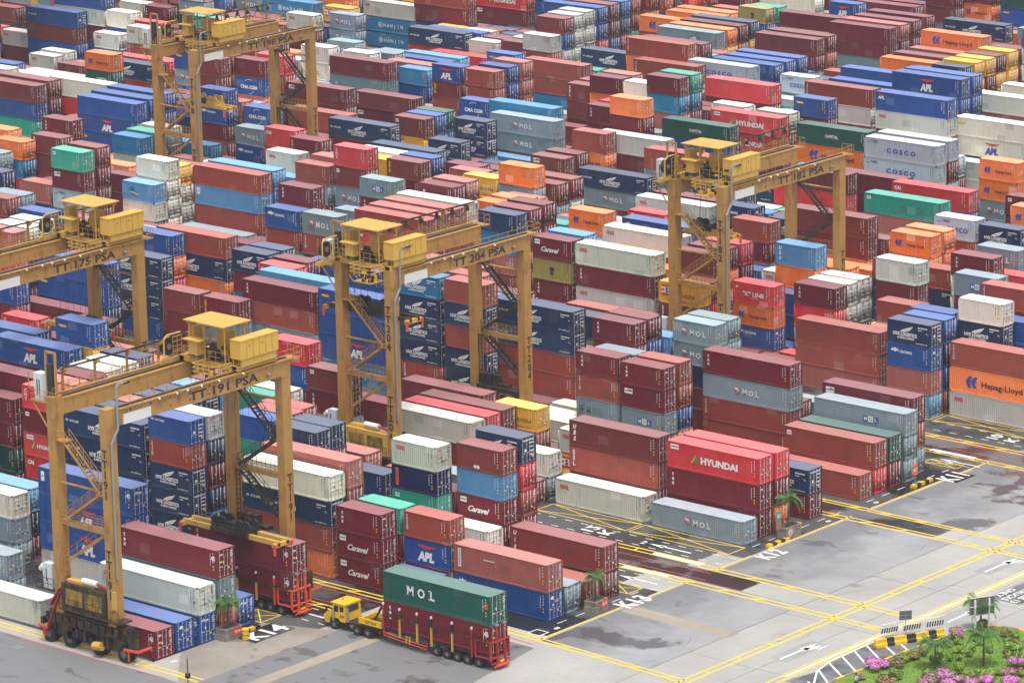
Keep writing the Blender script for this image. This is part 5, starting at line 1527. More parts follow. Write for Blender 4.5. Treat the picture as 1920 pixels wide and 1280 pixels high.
4 g - -160.40 246.16 0.00 2.85
2 w - -52.77 20.20 0.00 2.68
2 u - -169.46 65.70 8.30 2.77
2 g - -146.66 117.23 2.92 2.92
4 u - -200.68 217.52 0.00 2.55
2 r - -235.81 120.05 2.60 2.60
2 o - -160.06 134.54 2.60 2.60
4 u - -268.50 140.18 0.00 2.85
2 t - -112.01 51.60 2.76 2.76
4 b - -89.98 51.60 0.00 2.56
2 W - -189.51 140.18 2.70 2.70
4 n - -101.36 128.90 2.63 2.63
2 u - -163.75 223.16 2.60 2.60
4 u - -61.14 62.88 7.80 2.60
4 p - -205.70 128.90 5.20 2.60
4 g - -141.13 143.00 2.60 2.60
4 c - -103.74 5.71 2.70 2.70
2 r - -227.28 140.18 5.40 2.70
4 o - -148.10 186.12 5.28 2.64
4 b - -120.44 243.34 2.70 2.70
2 w - -20.20 60.06 5.20 2.60
2 t - -97.77 143.00 7.80 2.60
4 b - -213.11 174.40 0.00 2.72
2 b - -153.81 62.88 0.00 2.76
2 b - -105.00 57.24 5.35 2.68
2 o - -102.60 54.42 2.60 2.60
2 g - -235.28 137.36 2.60 2.60
2 p - -119.19 8.53 7.66 2.55
2 m - -48.52 60.06 2.65 2.65
4 t - -154.38 174.40 2.70 2.70
2 p - -104.86 74.55 8.55 2.85
4 k - -268.50 140.18 2.85 2.85
2 m - -238.42 168.76 7.80 2.60
2 b - -248.84 163.12 2.62 2.62
4 b - -219.57 168.76 5.36 2.68
4 l - -56.76 25.84 10.40 2.60
2 r - -211.46 168.76 5.34 2.67
2 b - -38.47 74.55 0.00 2.60
2 m - -260.88 163.12 7.80 2.60
2 g - -106.76 188.94 5.70 2.85
2 l - -39.53 -28.51 0.00 2.63
4 n - -247.06 140.18 0.00 2.64
2 t - -100.28 194.58 2.69 2.69
4 m - -83.27 163.12 5.79 2.90
2 m - -96.39 0.07 5.20 2.60
4 p - -41.70 28.66 5.20 2.60
4 p - -168.56 60.06 8.55 2.85
2 g - -153.65 74.55 5.20 2.60
4 y - -25.93 74.55 0.00 2.60
2 p - -82.94 117.23 5.20 2.60
4 u - -203.77 163.12 2.60 2.60
4 m - -208.73 191.76 5.20 2.60
4 u - -158.08 269.10 0.00 2.85
4 n - -186.08 88.65 5.40 2.70
2 p - -132.12 105.95 2.81 2.81
4 u - -200.68 217.52 5.10 2.55
2 b - -134.27 243.34 2.70 2.70
4 b - -132.44 25.84 7.80 2.60
4 o - -170.87 77.37 2.85 2.85
4 b - -170.86 80.19 2.60 2.60
4 l - -183.54 117.23 10.40 2.60
2 b - -259.28 131.72 5.20 2.60
2 u - -159.72 137.36 2.72 2.72
2 u - -84.04 165.94 5.20 2.60
2 o - -299.52 168.76 2.60 2.60
2 r - -96.45 183.30 5.20 2.60
4 b - -107.50 225.98 2.72 2.72
2 u cro -128.16 80.19 8.38 2.79
4 r - -97.35 28.66 2.60 2.60
2 g - -56.13 31.48 8.55 2.85
2 m - -160.12 62.88 5.44 2.72
4 n - -268.50 140.18 5.70 2.85
2 b - -160.46 188.94 5.20 2.60
2 m - -142.23 28.66 7.75 2.58
2 k - -46.62 120.05 2.74 2.74
2 r - -207.58 165.94 2.58 2.58
2 g - -121.15 74.55 2.83 2.83
4 b - -133.88 134.54 0.00 2.82
4 u - -132.45 194.58 2.62 2.62
2 u - -25.76 -25.69 2.72 2.72
2 g - -113.98 62.88 5.20 2.60
4 r - -44.88 74.55 2.60 2.60
4 b - -38.88 80.19 2.60 2.60
4 g - -195.82 140.18 2.72 2.72
4 m - -208.36 140.18 7.80 2.60
4 g - -251.52 165.94 5.20 2.60
2 r - -221.28 191.76 7.80 2.60
4 r - -97.00 214.70 0.00 2.72
2 b - -109.54 214.70 0.00 2.60
2 u - -13.43 57.24 5.54 2.77
4 c - -27.12 77.37 0.00 2.57
4 o - -195.41 83.01 2.63 2.63
2 m - -107.52 117.23 7.80 2.60
2 b - -65.19 80.19 5.44 2.72
2 b - -84.66 83.01 5.20 2.60
2 r - -246.98 128.90 0.00 2.85
4 k - -72.69 143.00 10.40 2.60
2 u - -241.67 163.12 2.60 2.60
4 g - -238.97 165.94 2.72 2.72
4 u - -214.25 171.58 11.40 2.85
2 b - -221.28 191.76 5.20 2.60
4 r - -183.03 225.98 2.72 2.72
2 m - -159.58 240.52 2.60 2.60
2 g - -106.56 0.07 2.64 2.64
2 r - -102.81 80.19 5.76 2.88
4 u - -61.10 114.41 2.66 2.66
4 u - -123.40 168.76 5.38 2.69
2 w - -84.70 120.05 5.20 2.60
2 w - -218.25 160.30 2.85 2.85
4 b - -118.58 160.30 5.20 2.60
2 r - -95.72 163.12 7.80 2.60
2 l - -160.93 168.76 2.60 2.60
4 p - -115.00 240.52 2.85 2.85
4 p - -172.94 246.16 2.85 2.85
2 t - -29.32 -22.87 2.60 2.60
4 g - -35.30 2.89 2.67 2.67
2 u - -6.55 57.24 5.30 2.65
2 r - -32.28 60.06 0.00 2.69
4 b - -195.41 85.83 5.38 2.69
2 r - -166.26 137.36 2.55 2.55
2 l - -112.60 108.77 2.90 2.90
2 w - -55.53 85.83 5.44 2.72
2 u - -40.54 105.95 5.70 2.85
2 u - -47.50 131.72 8.55 2.85
4 n - -269.09 143.00 0.00 2.72
4 r - -218.21 143.00 5.70 2.85
2 W - -237.20 160.30 2.60 2.60
2 W - -299.52 168.76 0.00 2.60
4 b - -148.38 168.76 2.60 2.60
2 n - -121.95 223.16 2.85 2.85
2 r - -182.78 228.80 2.60 2.60
4 m - -172.94 246.16 0.00 2.85
"""
LOWER = """
2 b -12.65 -25.69 0.00 2.73
2 b -13.02 -22.87 0.00 2.63
2 c -19.46 -25.69 0.00 2.62
2 b -19.46 -25.69 2.62 5.23
4 r -26.51 -31.33 0.00 2.92
4 l -26.51 -31.33 2.92 5.84
4 u -34.37 -20.05 0.00 2.82
4 m -34.37 -20.05 2.82 5.65
2 g -29.32 -22.87 0.00 2.60
2 b -66.29 -31.33 0.00 2.64
2 k -66.29 -31.33 2.64 5.29
2 p -66.29 -31.33 5.29 7.93
2 g -66.29 -31.33 7.93 10.58
2 k -66.79 -28.51 0.00 2.65
2 l -66.79 -28.51 2.65 5.31
2 g -66.79 -28.51 5.31 7.96
2 b -66.79 -28.51 7.96 10.62
2 b -67.31 -25.69 0.00 2.67
2 r -67.31 -25.69 2.67 5.34
2 u -67.31 -25.69 5.34 8.01
2 g -67.31 -25.69 8.01 10.69
2 m -67.72 -22.87 0.00 2.68
2 u -67.72 -22.87 2.68 5.36
2 o -67.72 -22.87 5.36 8.05
2 r -67.72 -22.87 8.05 10.73
2 m -68.19 -20.05 0.00 2.70
2 c -68.19 -20.05 2.70 5.41
2 r -68.19 -20.05 5.41 8.11
2 m -68.19 -20.05 8.11 10.82
4 p -53.79 -31.33 0.00 2.92
4 m -53.79 -31.33 2.92 5.84
4 n -53.79 -31.33 5.84 8.76
4 u -54.33 -28.51 0.00 2.92
4 t -54.33 -28.51 2.92 5.84
4 g -54.33 -28.51 5.84 8.76
4 k -54.98 -25.69 0.00 2.92
4 u -54.98 -25.69 2.92 5.84
4 w -54.98 -25.69 5.84 8.76
4 u -55.28 -22.87 0.00 2.92
4 r -55.28 -22.87 2.92 5.84
4 W -55.28 -22.87 5.84 8.76
4 r -55.78 -20.05 0.00 2.92
4 m -55.78 -20.05 2.92 5.84
2 g -65.00 0.07 0.00 2.92
2 b -64.48 -2.75 0.00 2.92
2 w -39.79 -25.69 0.00 2.62
2 n -39.79 -25.69 2.62 5.25
2 w -39.79 -25.69 5.25 7.87
2 p -39.79 -25.69 7.87 10.49
2 u -40.84 -22.87 0.00 2.59
2 k -40.84 -22.87 2.59 5.17
2 u -40.84 -22.87 5.17 7.76
2 o -40.84 -22.87 7.76 10.35
2 c -33.45 -28.51 0.00 2.58
2 w -33.45 -28.51 2.58 5.16
2 c -33.45 -28.51 5.16 7.75
2 l -33.45 -28.51 7.75 10.33
2 p -34.08 -25.69 0.00 2.57
2 m -34.08 -25.69 2.57 5.14
2 n -34.08 -25.69 5.14 7.71
2 k -32.90 5.71 0.00 2.62
2 k -12.87 -20.05 0.00 2.78
4 p -30.84 11.35 0.00 2.55
4 m -35.09 0.07 0.00 2.65
4 r -35.09 0.07 2.65 5.30
4 g -35.30 2.89 0.00 2.67
4 u -40.53 5.71 0.00 2.74
4 m -40.53 5.71 2.74 5.48
2 p -64.43 2.89 0.00 2.72
2 n -59.77 20.20 0.00 2.65
2 r -33.10 20.20 0.00 2.65
2 m -35.25 25.84 0.00 2.60
2 y -35.25 25.84 2.60 5.19
2 t -35.25 25.84 5.19 7.79
2 k -35.40 28.66 0.00 2.60
2 n -35.40 28.66 2.60 5.20
2 c -35.40 28.66 5.20 7.80
2 m -149.41 34.30 0.00 2.90
2 n -149.41 34.30 2.90 5.80
2 m -149.41 34.30 5.80 8.70
2 b -149.41 34.30 8.70 11.60
2 l -142.23 28.66 0.00 2.58
2 t -142.23 28.66 2.58 5.17
2 r -142.23 28.66 5.17 7.75
2 p -142.62 31.48 0.00 2.56
2 w -142.62 31.48 2.56 5.12
2 b -142.62 31.48 5.12 7.68
2 m -142.62 31.48 7.68 10.24
2 n -119.19 8.53 0.00 2.55
2 m -119.19 8.53 2.55 5.11
2 r -119.19 8.53 5.11 7.66
2 u -119.72 11.35 0.00 2.57
2 u -119.72 11.35 2.57 5.13
2 t -126.81 20.20 0.00 2.69
2 u -126.81 20.20 2.69 5.39
2 o -126.81 20.20 5.39 8.08
2 y -128.27 23.02 0.00 2.77
2 r -128.27 23.02 2.77 5.55
2 k -128.27 23.02 5.55 8.32
4 w -128.12 31.48 0.00 2.75
4 p -128.12 31.48 2.75 5.51
2 w -141.71 54.42 0.00 2.55
4 p -108.53 34.30 0.00 2.81
4 o -115.09 31.48 0.00 2.79
4 n -103.03 8.53 0.00 2.72
4 k -103.03 8.53 2.72 5.45
2 w -113.15 2.89 0.00 2.73
2 m -113.15 2.89 2.73 5.46
4 n -103.74 5.71 0.00 2.70
2 u -97.08 2.89 0.00 2.79
2 m -97.08 2.89 2.79 5.58
2 n -75.22 -20.05 0.00 2.71
2 m -75.22 -20.05 2.71 5.42
2 r -75.22 -20.05 5.42 8.13
2 c -75.22 -20.05 8.13 10.84
2 u -106.56 0.07 0.00 2.64
4 g -84.73 -20.05 0.00 2.75
4 p -84.73 -20.05 2.75 5.50
4 t -84.73 -20.05 5.50 8.25
4 u -84.73 -20.05 8.25 11.00
4 m -76.58 -22.87 0.00 2.73
4 m -76.58 -22.87 2.73 5.46
4 c -76.58 -22.87 5.46 8.20
4 p -86.97 -2.75 0.00 2.66
4 u -86.97 -2.75 2.66 5.32
2 t -98.32 31.48 0.00 2.77
2 u -98.32 34.30 0.00 2.78
2 b -98.32 34.30 2.78 5.57
2 n -98.32 34.30 5.57 8.35
2 u -91.04 28.66 0.00 2.72
2 n -91.04 28.66 2.72 5.44
2 b -91.04 28.66 5.44 8.17
2 n -91.37 31.48 0.00 2.77
2 p -91.37 31.48 2.77 5.55
2 t -91.37 31.48 5.55 8.32
4 k -82.10 25.84 0.00 2.74
4 m -82.10 25.84 2.74 5.49
4 r -82.10 25.84 5.49 8.23
4 n -82.04 34.30 0.00 2.67
4 r -82.04 34.30 2.67 5.34
2 p -112.19 54.42 0.00 2.71
2 b -112.19 54.42 2.71 5.41
2 o -112.19 54.42 5.41 8.12
2 b -128.40 74.55 0.00 2.73
2 n -128.17 77.37 0.00 2.88
2 t -128.17 77.37 2.88 5.76
2 m -128.17 77.37 5.76 8.64
2 b -128.16 80.19 0.00 2.79
2 e -128.16 80.19 2.79 5.59
2 u -128.16 80.19 5.59 8.38
4 r -124.63 60.06 0.00 2.67
4 r -124.63 60.06 2.67 5.35
4 w -124.63 60.06 5.35 8.02
2 n -112.01 51.60 0.00 2.76
2 n -105.39 51.60 0.00 2.80
2 r -105.00 57.24 0.00 2.68
2 W -105.00 57.24 2.68 5.35
2 b -108.17 65.70 0.00 2.59
2 n -108.17 65.70 2.59 5.19
2 m -108.17 65.70 5.19 7.78
4 b -90.16 54.42 0.00 2.59
4 o -90.16 54.42 2.59 5.19
4 m -90.16 54.42 5.19 7.78
4 p -90.32 57.24 0.00 2.63
4 b -90.32 57.24 2.63 5.26
4 k -90.32 57.24 5.26 7.88
4 u -90.45 60.06 0.00 2.66
4 y -90.45 60.06 2.66 5.33
4 m -90.45 60.06 5.33 7.99
2 p -95.13 62.88 0.00 2.88
2 w -95.13 62.88 2.88 5.76
2 r -95.13 62.88 5.76 8.64
2 c -95.13 62.88 8.64 11.53
2 u -95.26 65.70 0.00 2.92
2 g -95.26 65.70 2.92 5.84
2 p -95.26 65.70 5.84 8.76
2 o -95.26 65.70 8.76 11.68
2 w -113.99 77.37 0.00 2.55
2 p -113.99 77.37 2.55 5.10
2 w -113.99 77.37 5.10 7.65
2 w -114.19 80.19 0.00 2.57
2 m -114.19 80.19 2.57 5.14
2 w -114.19 80.19 5.14 7.71
2 k -114.19 80.19 7.71 10.28
2 m -102.81 80.19 0.00 2.88
2 b -102.81 80.19 2.88 5.76
4 o -94.61 83.01 0.00 2.82
4 y -94.61 83.01 2.82 5.63
4 b -94.47 85.83 0.00 2.88
4 k -94.47 85.83 2.88 5.75
2 p -85.37 62.88 0.00 2.67
2 o -85.37 62.88 2.67 5.34
2 g -85.37 62.88 5.34 8.01
2 m -85.37 62.88 8.01 10.68
2 m -85.36 65.70 0.00 2.71
2 b -85.36 65.70 2.71 5.41
2 n -85.36 65.70 5.41 8.12
2 l -85.36 65.70 8.12 10.82
2 m -74.94 51.60 0.00 2.58
2 b -74.94 51.60 2.58 5.17
2 k -75.00 54.42 0.00 2.61
2 w -75.00 54.42 2.61 5.22
2 r -75.04 57.24 0.00 2.64
2 r -75.04 57.24 2.64 5.27
2 g -75.04 57.24 5.27 7.91
2 m -75.04 57.24 7.91 10.54
2 b -79.60 74.55 0.00 2.72
2 n -79.60 74.55 2.72 5.45
2 o -66.14 51.60 0.00 2.68
2 m -66.14 51.60 2.68 5.36
2 y -66.18 54.42 0.00 2.72
2 m -66.18 54.42 2.72 5.44
2 w -66.18 54.42 5.44 8.16
2 l -66.18 54.42 8.16 10.88
4 n -53.15 51.60 0.00 2.70
4 r -53.15 51.60 2.70 5.40
4 g -55.76 60.06 0.00 2.75
4 l -55.76 60.06 2.75 5.49
4 p -55.76 60.06 5.49 8.24
4 b -64.50 74.55 0.00 2.72
4 u -64.50 74.55 2.72 5.45
4 m -64.50 74.55 5.45 8.17
4 r -71.40 85.83 0.00 2.70
4 l -71.40 85.83 2.70 5.40
4 b -70.71 88.65 0.00 2.74
4 r -70.71 88.65 2.74 5.48
4 m -70.71 88.65 5.48 8.22
2 m -64.04 85.83 0.00 2.90
2 r -64.04 85.83 2.90 5.80
2 k -59.40 83.01 0.00 2.71
2 p -74.28 80.19 0.00 2.60
2 m -74.28 80.19 2.60 5.20
2 u -74.28 80.19 5.20 7.79
2 o -48.55 57.24 0.00 2.61
2 y -48.55 57.24 2.61 5.22
2 g -48.52 60.06 0.00 2.65
2 m -48.42 62.88 0.00 2.68
2 m -48.42 62.88 2.68 5.36
2 n -48.42 62.88 5.36 8.04
2 m -46.25 51.60 0.00 2.66
2 b -28.37 34.30 0.00 2.55
2 r -28.37 34.30 2.55 5.10
2 u -28.37 34.30 5.10 7.65
4 m -40.28 34.30 0.00 2.83
4 m -40.28 34.30 2.83 5.66
4 r -40.28 34.30 5.66 8.49
4 m -43.69 31.48 0.00 2.78
4 m -43.69 31.48 2.78 5.55
4 n -44.18 83.01 0.00 2.69
4 g -44.18 83.01 2.69 5.37
4 n -68.11 111.59 0.00 2.73
4 u -61.10 114.41 0.00 2.66
4 n -48.63 111.59 0.00 2.76
4 c -48.63 111.59 2.76 5.51
4 p -49.06 105.95 0.00 2.64
4 u -49.06 105.95 2.64 5.27
2 w -31.89 88.65 0.00 2.76
2 n -31.89 88.65 2.76 5.52
2 b -31.89 88.65 5.52 8.28
2 m -25.26 88.65 0.00 2.70
2 k -25.26 88.65 2.70 5.41
2 r -25.26 88.65 5.41 8.11
2 r -25.26 88.65 8.11 10.81
2 m -34.07 108.77 0.00 2.77
2 u -34.07 108.77 2.77 5.55
2 o -34.07 108.77 5.55 8.32
2 b -46.62 120.05 0.00 2.74
2 g -38.67 114.41 0.00 2.71
2 u -38.67 114.41 2.71 5.43
2 u -32.57 80.19 0.00 2.65
2 l -32.57 80.19 2.65 5.30
2 t -32.57 80.19 5.30 7.95
2 w -32.39 83.01 0.00 2.68
2 y -32.39 83.01 2.68 5.36
2 m -32.39 83.01 5.36 8.05
2 n -24.34 65.70 0.00 2.77
2 g -24.34 65.70 2.77 5.55
2 u -24.34 65.70 5.55 8.32
2 m -19.62 74.55 0.00 2.68
2 g -19.62 74.55 2.68 5.37
2 p -19.82 80.19 0.00 2.65
2 l -19.82 80.19 2.65 5.30
2 b -19.82 80.19 5.30 7.94
2 b -19.82 80.19 7.94 10.59
4 w -12.77 77.37 0.00 2.76
4 m -12.77 77.37 2.76 5.53
4 c -12.77 77.37 5.53 8.29
2 m -12.98 65.70 0.00 2.73
2 r -12.98 65.70 2.73 5.46
2 w -12.98 65.70 5.46 8.18
2 p -6.55 57.24 0.00 2.65
2 k -6.55 57.24 2.65 5.30
4 o -1.16 62.88 0.00 2.74
4 r -1.16 62.88 2.74 5.48
4 g -1.16 62.88 5.48 8.22
4 n -1.35 60.06 0.00 2.68
4 r -1.35 60.06 2.68 5.36
2 l -13.43 57.24 0.00 2.77
2 k -13.43 57.24 2.77 5.54
2 u -32.49 62.88 0.00 2.68
2 b -32.49 62.88 2.68 5.36
2 o -32.72 65.70 0.00 2.68
2 m -52.47 80.19 0.00 2.74
2 u -39.35 65.70 0.00 2.73
2 r -39.35 65.70 2.73 5.46
2 k -39.35 65.70 5.46 8.19
2 m -42.97 77.37 0.00 2.74
2 b -42.97 77.37 2.74 5.47
2 r -240.67 128.90 0.00 2.80
2 m -240.98 131.72 0.00 2.92
2 g -221.30 117.23 0.00 2.66
2 r -221.30 117.23 2.66 5.31
2 c -231.32 111.59 0.00 2.68
2 p -231.32 111.59 2.68 5.37
2 k -207.53 88.65 0.00 2.69
2 m -207.53 88.65 2.69 5.37
2 m -207.53 88.65 5.37 8.06
2 n -207.53 88.65 8.06 10.75
4 o -195.41 83.01 0.00 2.63
4 k -195.41 85.83 0.00 2.69
4 r -195.41 85.83 2.69 5.38
4 r -213.99 105.95 0.00 2.81
4 u -213.99 105.95 2.81 5.62
4 m -213.72 108.77 0.00 2.78
4 k -213.72 108.77 2.78 5.56
4 b -186.08 88.65 0.00 2.70
4 k -186.08 88.65 2.70 5.40
2 b -202.92 105.95 0.00 2.69
2 b -202.92 105.95 2.69 5.38
2 m -202.92 105.95 5.38 8.08
4 y -202.03 117.23 0.00 2.68
4 g -202.03 117.23 2.68 5.36
4 p -202.24 114.41 0.00 2.63
4 u -202.24 114.41 2.63 5.26
2 u -236.81 143.00 0.00 2.78
2 t -236.81 143.00 2.78 5.56
2 k -237.02 140.18 0.00 2.62
2 m -223.26 134.54 0.00 2.79
2 w -223.26 134.54 2.79 5.57
2 o -254.57 163.12 0.00 2.68
2 u -254.57 163.12 2.68 5.37
2 w -248.84 163.12 0.00 2.62
2 k -227.28 140.18 0.00 2.70
2 w -227.28 140.18 2.70 5.40
2 g -191.96 114.41 0.00 2.72
2 o -191.96 114.41 2.72 5.43
2 r -185.25 111.59 0.00 2.77
2 u -185.25 111.59 2.77 5.53
2 r -185.25 111.59 5.53 8.30
2 g -185.59 114.41 0.00 2.77
2 g -185.59 114.41 2.77 5.54
2 r -185.59 114.41 5.54 8.31
2 c -178.84 114.41 0.00 2.76
2 W -178.84 114.41 2.76 5.52
2 p -171.81 108.77 0.00 2.71
2 r -171.81 108.77 2.71 5.42
4 r -174.32 83.01 0.00 2.57
4 b -174.32 83.01 2.57 5.14
4 n -174.28 85.83 0.00 2.63
4 o -174.28 85.83 2.63 5.25
4 c -174.28 85.83 5.25 7.88
4 p -174.13 88.65 0.00 2.69
4 l -174.13 88.65 2.69 5.37
4 b -174.13 88.65 5.37 8.06
2 c -164.52 74.55 0.00 2.62
2 t -164.52 74.55 2.62 5.24
2 b -164.56 77.37 0.00 2.69
2 p -164.56 77.37 2.69 5.37
2 p -164.55 80.19 0.00 2.75
2 m -164.55 80.19 2.75 5.49
2 u -158.04 65.70 0.00 2.92
2 g -158.04 65.70 2.92 5.84
2 k -152.35 54.42 0.00 2.81
2 g -169.46 65.70 0.00 2.77
2 n -169.46 65.70 2.77 5.54
2 b -169.46 65.70 5.54 8.30
2 g -162.55 57.24 0.00 2.73
2 w -162.55 57.24 2.73 5.46
2 g -173.15 57.24 0.00 2.70
2 b -173.15 57.24 2.70 5.40
2 t -173.15 57.24 5.40 8.10
2 m -173.15 57.24 8.10 10.80
2 g -167.30 54.42 0.00 2.59
2 m -167.30 54.42 2.59 5.18
2 m -168.81 51.60 0.00 2.92
2 u -168.81 51.60 2.92 5.84
2 m -168.81 51.60 5.84 8.76
2 b -152.51 51.60 0.00 2.76
2 b -141.84 57.24 0.00 2.59
2 m -145.10 62.88 0.00 2.73
4 p -124.46 57.24 0.00 2.65
4 p -219.57 168.76 0.00 2.68
4 b -219.57 168.76 2.68 5.36
2 y -211.46 168.76 0.00 2.67
2 b -211.46 168.76 2.67 5.34
2 p -211.94 160.30 0.00 2.68
2 m -207.58 165.94 0.00 2.58
4 b -203.31 188.94 0.00 2.78
4 m -214.60 217.52 5.64 8.45
4 w -189.00 171.58 0.00 2.80
4 m -181.78 168.76 0.00 2.81
2 r -170.67 163.12 0.00 2.73
2 m -170.67 163.12 2.73 5.46
2 p -181.96 171.58 0.00 2.55
2 m -181.96 171.58 2.55 5.10
2 u -186.54 143.00 0.00 2.87
2 m -186.54 143.00 2.87 5.74
2 p -186.54 143.00 5.74 8.61
2 c -189.51 140.18 0.00 2.70
2 m -180.73 140.18 0.00 2.70
2 m -180.73 140.18 2.70 5.40
2 n -180.73 140.18 5.40 8.10
2 w -178.08 143.00 0.00 2.65
2 n -178.08 143.00 2.65 5.31
2 n -178.08 143.00 5.31 7.96
4 g -171.97 134.54 0.00 2.78
4 u -171.97 134.54 2.78 5.56
4 c -165.26 140.18 0.00 2.58
4 b -165.26 140.18 2.58 5.15
4 m -165.26 140.18 5.15 7.73
4 g -184.92 163.12 0.00 2.72
4 u -184.94 165.94 0.00 2.81
2 l -166.26 137.36 0.00 2.55
2 r -154.21 131.72 0.00 2.58
2 n -154.21 131.72 2.58 5.16
2 w -147.74 131.72 0.00 2.58
2 m -147.74 131.72 2.58 5.15
2 p -147.74 131.72 5.15 7.73
2 o -147.34 134.54 0.00 2.64
2 W -147.34 134.54 2.64 5.28
2 r -147.34 134.54 5.28 7.93
2 u -147.00 137.36 0.00 2.71
2 o -147.00 137.36 2.71 5.41
2 p -138.56 120.05 0.00 2.81
2 W -138.56 120.05 2.81 5.62
2 u -138.56 120.05 5.62 8.43
4 n -126.53 120.05 0.00 2.92
4 r -126.53 120.05 2.92 5.84
4 p -126.53 120.05 5.84 8.76
4 k -123.90 117.23 0.00 2.65
2 o -132.02 111.59 0.00 2.63
2 r -146.53 114.41 0.00 2.90
2 o -146.66 117.23 0.00 2.92
2 m -147.29 120.05 0.00 2.92
2 k -132.12 105.95 0.00 2.81
4 b -148.22 108.77 0.00 2.78
4 r -161.49 128.90 0.00 2.55
4 g -164.69 117.23 0.00 2.64
4 u -164.69 117.23 2.64 5.28
4 r -159.16 111.59 0.00 2.75
2 r -148.01 88.65 0.00 2.78
2 k -148.01 88.65 2.78 5.55
2 t -153.83 88.65 0.00 2.64
2 n -153.83 88.65 2.64 5.28
2 n -140.28 85.83 0.00 2.76
2 k -140.28 85.83 2.76 5.52
2 w -140.28 85.83 5.52 8.29
2 n -121.15 74.55 0.00 2.83
2 r -136.75 77.37 0.00 2.77
2 m -136.75 77.37 2.77 5.55
2 b -136.75 77.37 5.55 8.32
4 l -121.54 83.01 0.00 2.71
4 k -121.54 83.01 2.71 5.42
4 b -121.54 83.01 5.42 8.13
4 u -121.44 85.83 0.00 2.78
4 u -121.44 85.83 2.78 5.55
4 k -121.44 85.83 5.55 8.33
4 p -121.28 88.65 0.00 2.85
4 p -121.28 88.65 2.85 5.70
4 r -121.28 88.65 5.70 8.54
2 r -110.93 85.83 0.00 2.78
2 m -110.93 85.83 2.78 5.55
2 u -110.93 85.83 5.55 8.33
4 m -125.59 114.41 0.00 2.55
2 b -96.33 80.19 0.00 2.76
2 p -96.33 80.19 2.76 5.51
2 o -96.33 80.19 5.51 8.27
2 n -107.72 83.01 0.00 2.80
2 u -107.72 83.01 2.80 5.59
2 o -107.72 83.01 5.59 8.39
2 W -112.82 105.95 0.00 2.83
2 u -112.82 105.95 2.83 5.65
2 m -112.60 108.77 0.00 2.90
2 g -177.36 183.30 0.00 2.58
2 r -177.40 186.12 0.00 2.63
2 p -177.42 188.94 0.00 2.67
2 r -174.90 171.58 0.00 2.75
2 c -174.90 171.58 2.75 5.51
2 k -175.03 174.40 0.00 2.80
2 r -175.03 174.40 2.80 5.61
2 b -167.87 168.76 0.00 2.64
2 b -167.87 168.76 2.64 5.29
4 w -177.07 191.76 0.00 2.74
4 u -176.82 194.58 0.00 2.78
4 c -176.81 197.40 0.00 2.80
4 u -173.53 220.34 0.00 2.83
4 b -173.66 223.16 0.00 2.92
2 l -164.10 220.34 0.00 2.64
4 k -148.10 186.12 0.00 2.64
4 r -148.10 186.12 2.64 5.28
4 b -148.02 188.94 0.00 2.68
4 b -148.02 188.94 2.68 5.35
4 p -147.93 191.76 0.00 2.73
4 u -147.93 191.76 2.73 5.45
4 W -147.75 194.58 0.00 2.78
4 m -147.75 194.58 2.78 5.56
4 k -135.15 165.94 0.00 2.65
4 n -135.15 165.94 2.65 5.30
4 u -135.15 165.94 5.30 7.95
4 w -135.15 165.94 7.95 10.59
4 g -132.06 160.30 0.00 2.74
4 n -132.06 160.30 2.74 5.48
4 m -135.83 163.12 0.00 2.70
4 g -135.83 163.12 2.70 5.40
4 n -135.83 163.12 5.40 8.10
4 b -154.38 174.40 0.00 2.70
2 r -134.78 140.18 0.00 2.69
2 b -134.82 143.00 0.00 2.73
2 g -134.82 143.00 2.73 5.46
2 b -134.82 143.00 5.46 8.20
2 b -127.92 137.36 0.00 2.63
2 b -127.92 137.36 2.63 5.27
2 g -127.92 137.36 5.27 7.90
2 o -127.96 140.18 0.00 2.66
2 m -127.96 140.18 2.66 5.32
2 b -127.96 140.18 5.32 7.97
2 o -127.96 140.18 7.97 10.63
2 k -119.12 134.54 0.00 2.75
2 r -119.12 134.54 2.75 5.50
2 W -119.12 134.54 5.50 8.25
2 w -119.12 134.54 8.25 11.00
2 g -112.49 131.72 0.00 2.64
2 r -112.49 131.72 2.64 5.28
2 r -112.49 131.72 5.28 7.92
2 m -112.48 134.54 0.00 2.66
2 m -112.48 134.54 2.66 5.32
2 y -112.48 134.54 5.32 7.98
2 y -121.56 128.90 0.00 2.73
2 u -121.56 128.90 2.73 5.45
2 o -121.57 131.72 0.00 2.76
2 b -121.57 131.72 2.76 5.53
2 m -121.57 131.72 5.53 8.29
2 m -107.52 117.23 0.00 2.60
2 l -107.52 117.23 2.60 5.20
2 g -107.52 117.23 5.20 7.80
4 n -101.36 128.90 0.00 2.63
4 u -96.74 134.54 0.00 2.85
2 t -105.04 137.36 0.00 2.92
2 m -105.04 137.36 2.92 5.84
2 r -105.04 137.36 5.84 8.76
2 n -97.07 137.36 0.00 2.90
4 m -101.70 114.41 0.00 2.74
4 b -101.70 114.41 2.74 5.49
2 w -109.85 111.59 0.00 2.85
2 b -109.85 111.59 2.85 5.71
4 r -88.43 108.77 0.00 2.80
4 n -88.43 108.77 2.80 5.59
4 b -104.57 143.00 0.00 2.77
4 m -104.57 143.00 2.77 5.54
4 w -104.57 143.00 5.54 8.31
4 g -123.84 163.12 0.00 2.83
4 u -123.84 163.12 2.83 5.66
4 r -123.84 163.12 5.66 8.50
4 m -123.40 168.76 0.00 2.69
4 g -123.40 168.76 2.69 5.38
4 b -123.28 171.58 0.00 2.73
4 w -123.28 171.58 2.73 5.47
4 l -123.28 171.58 5.47 8.20
4 m -123.14 174.40 0.00 2.78
4 n -123.14 174.40 2.78 5.55
4 g -123.14 174.40 5.55 8.33
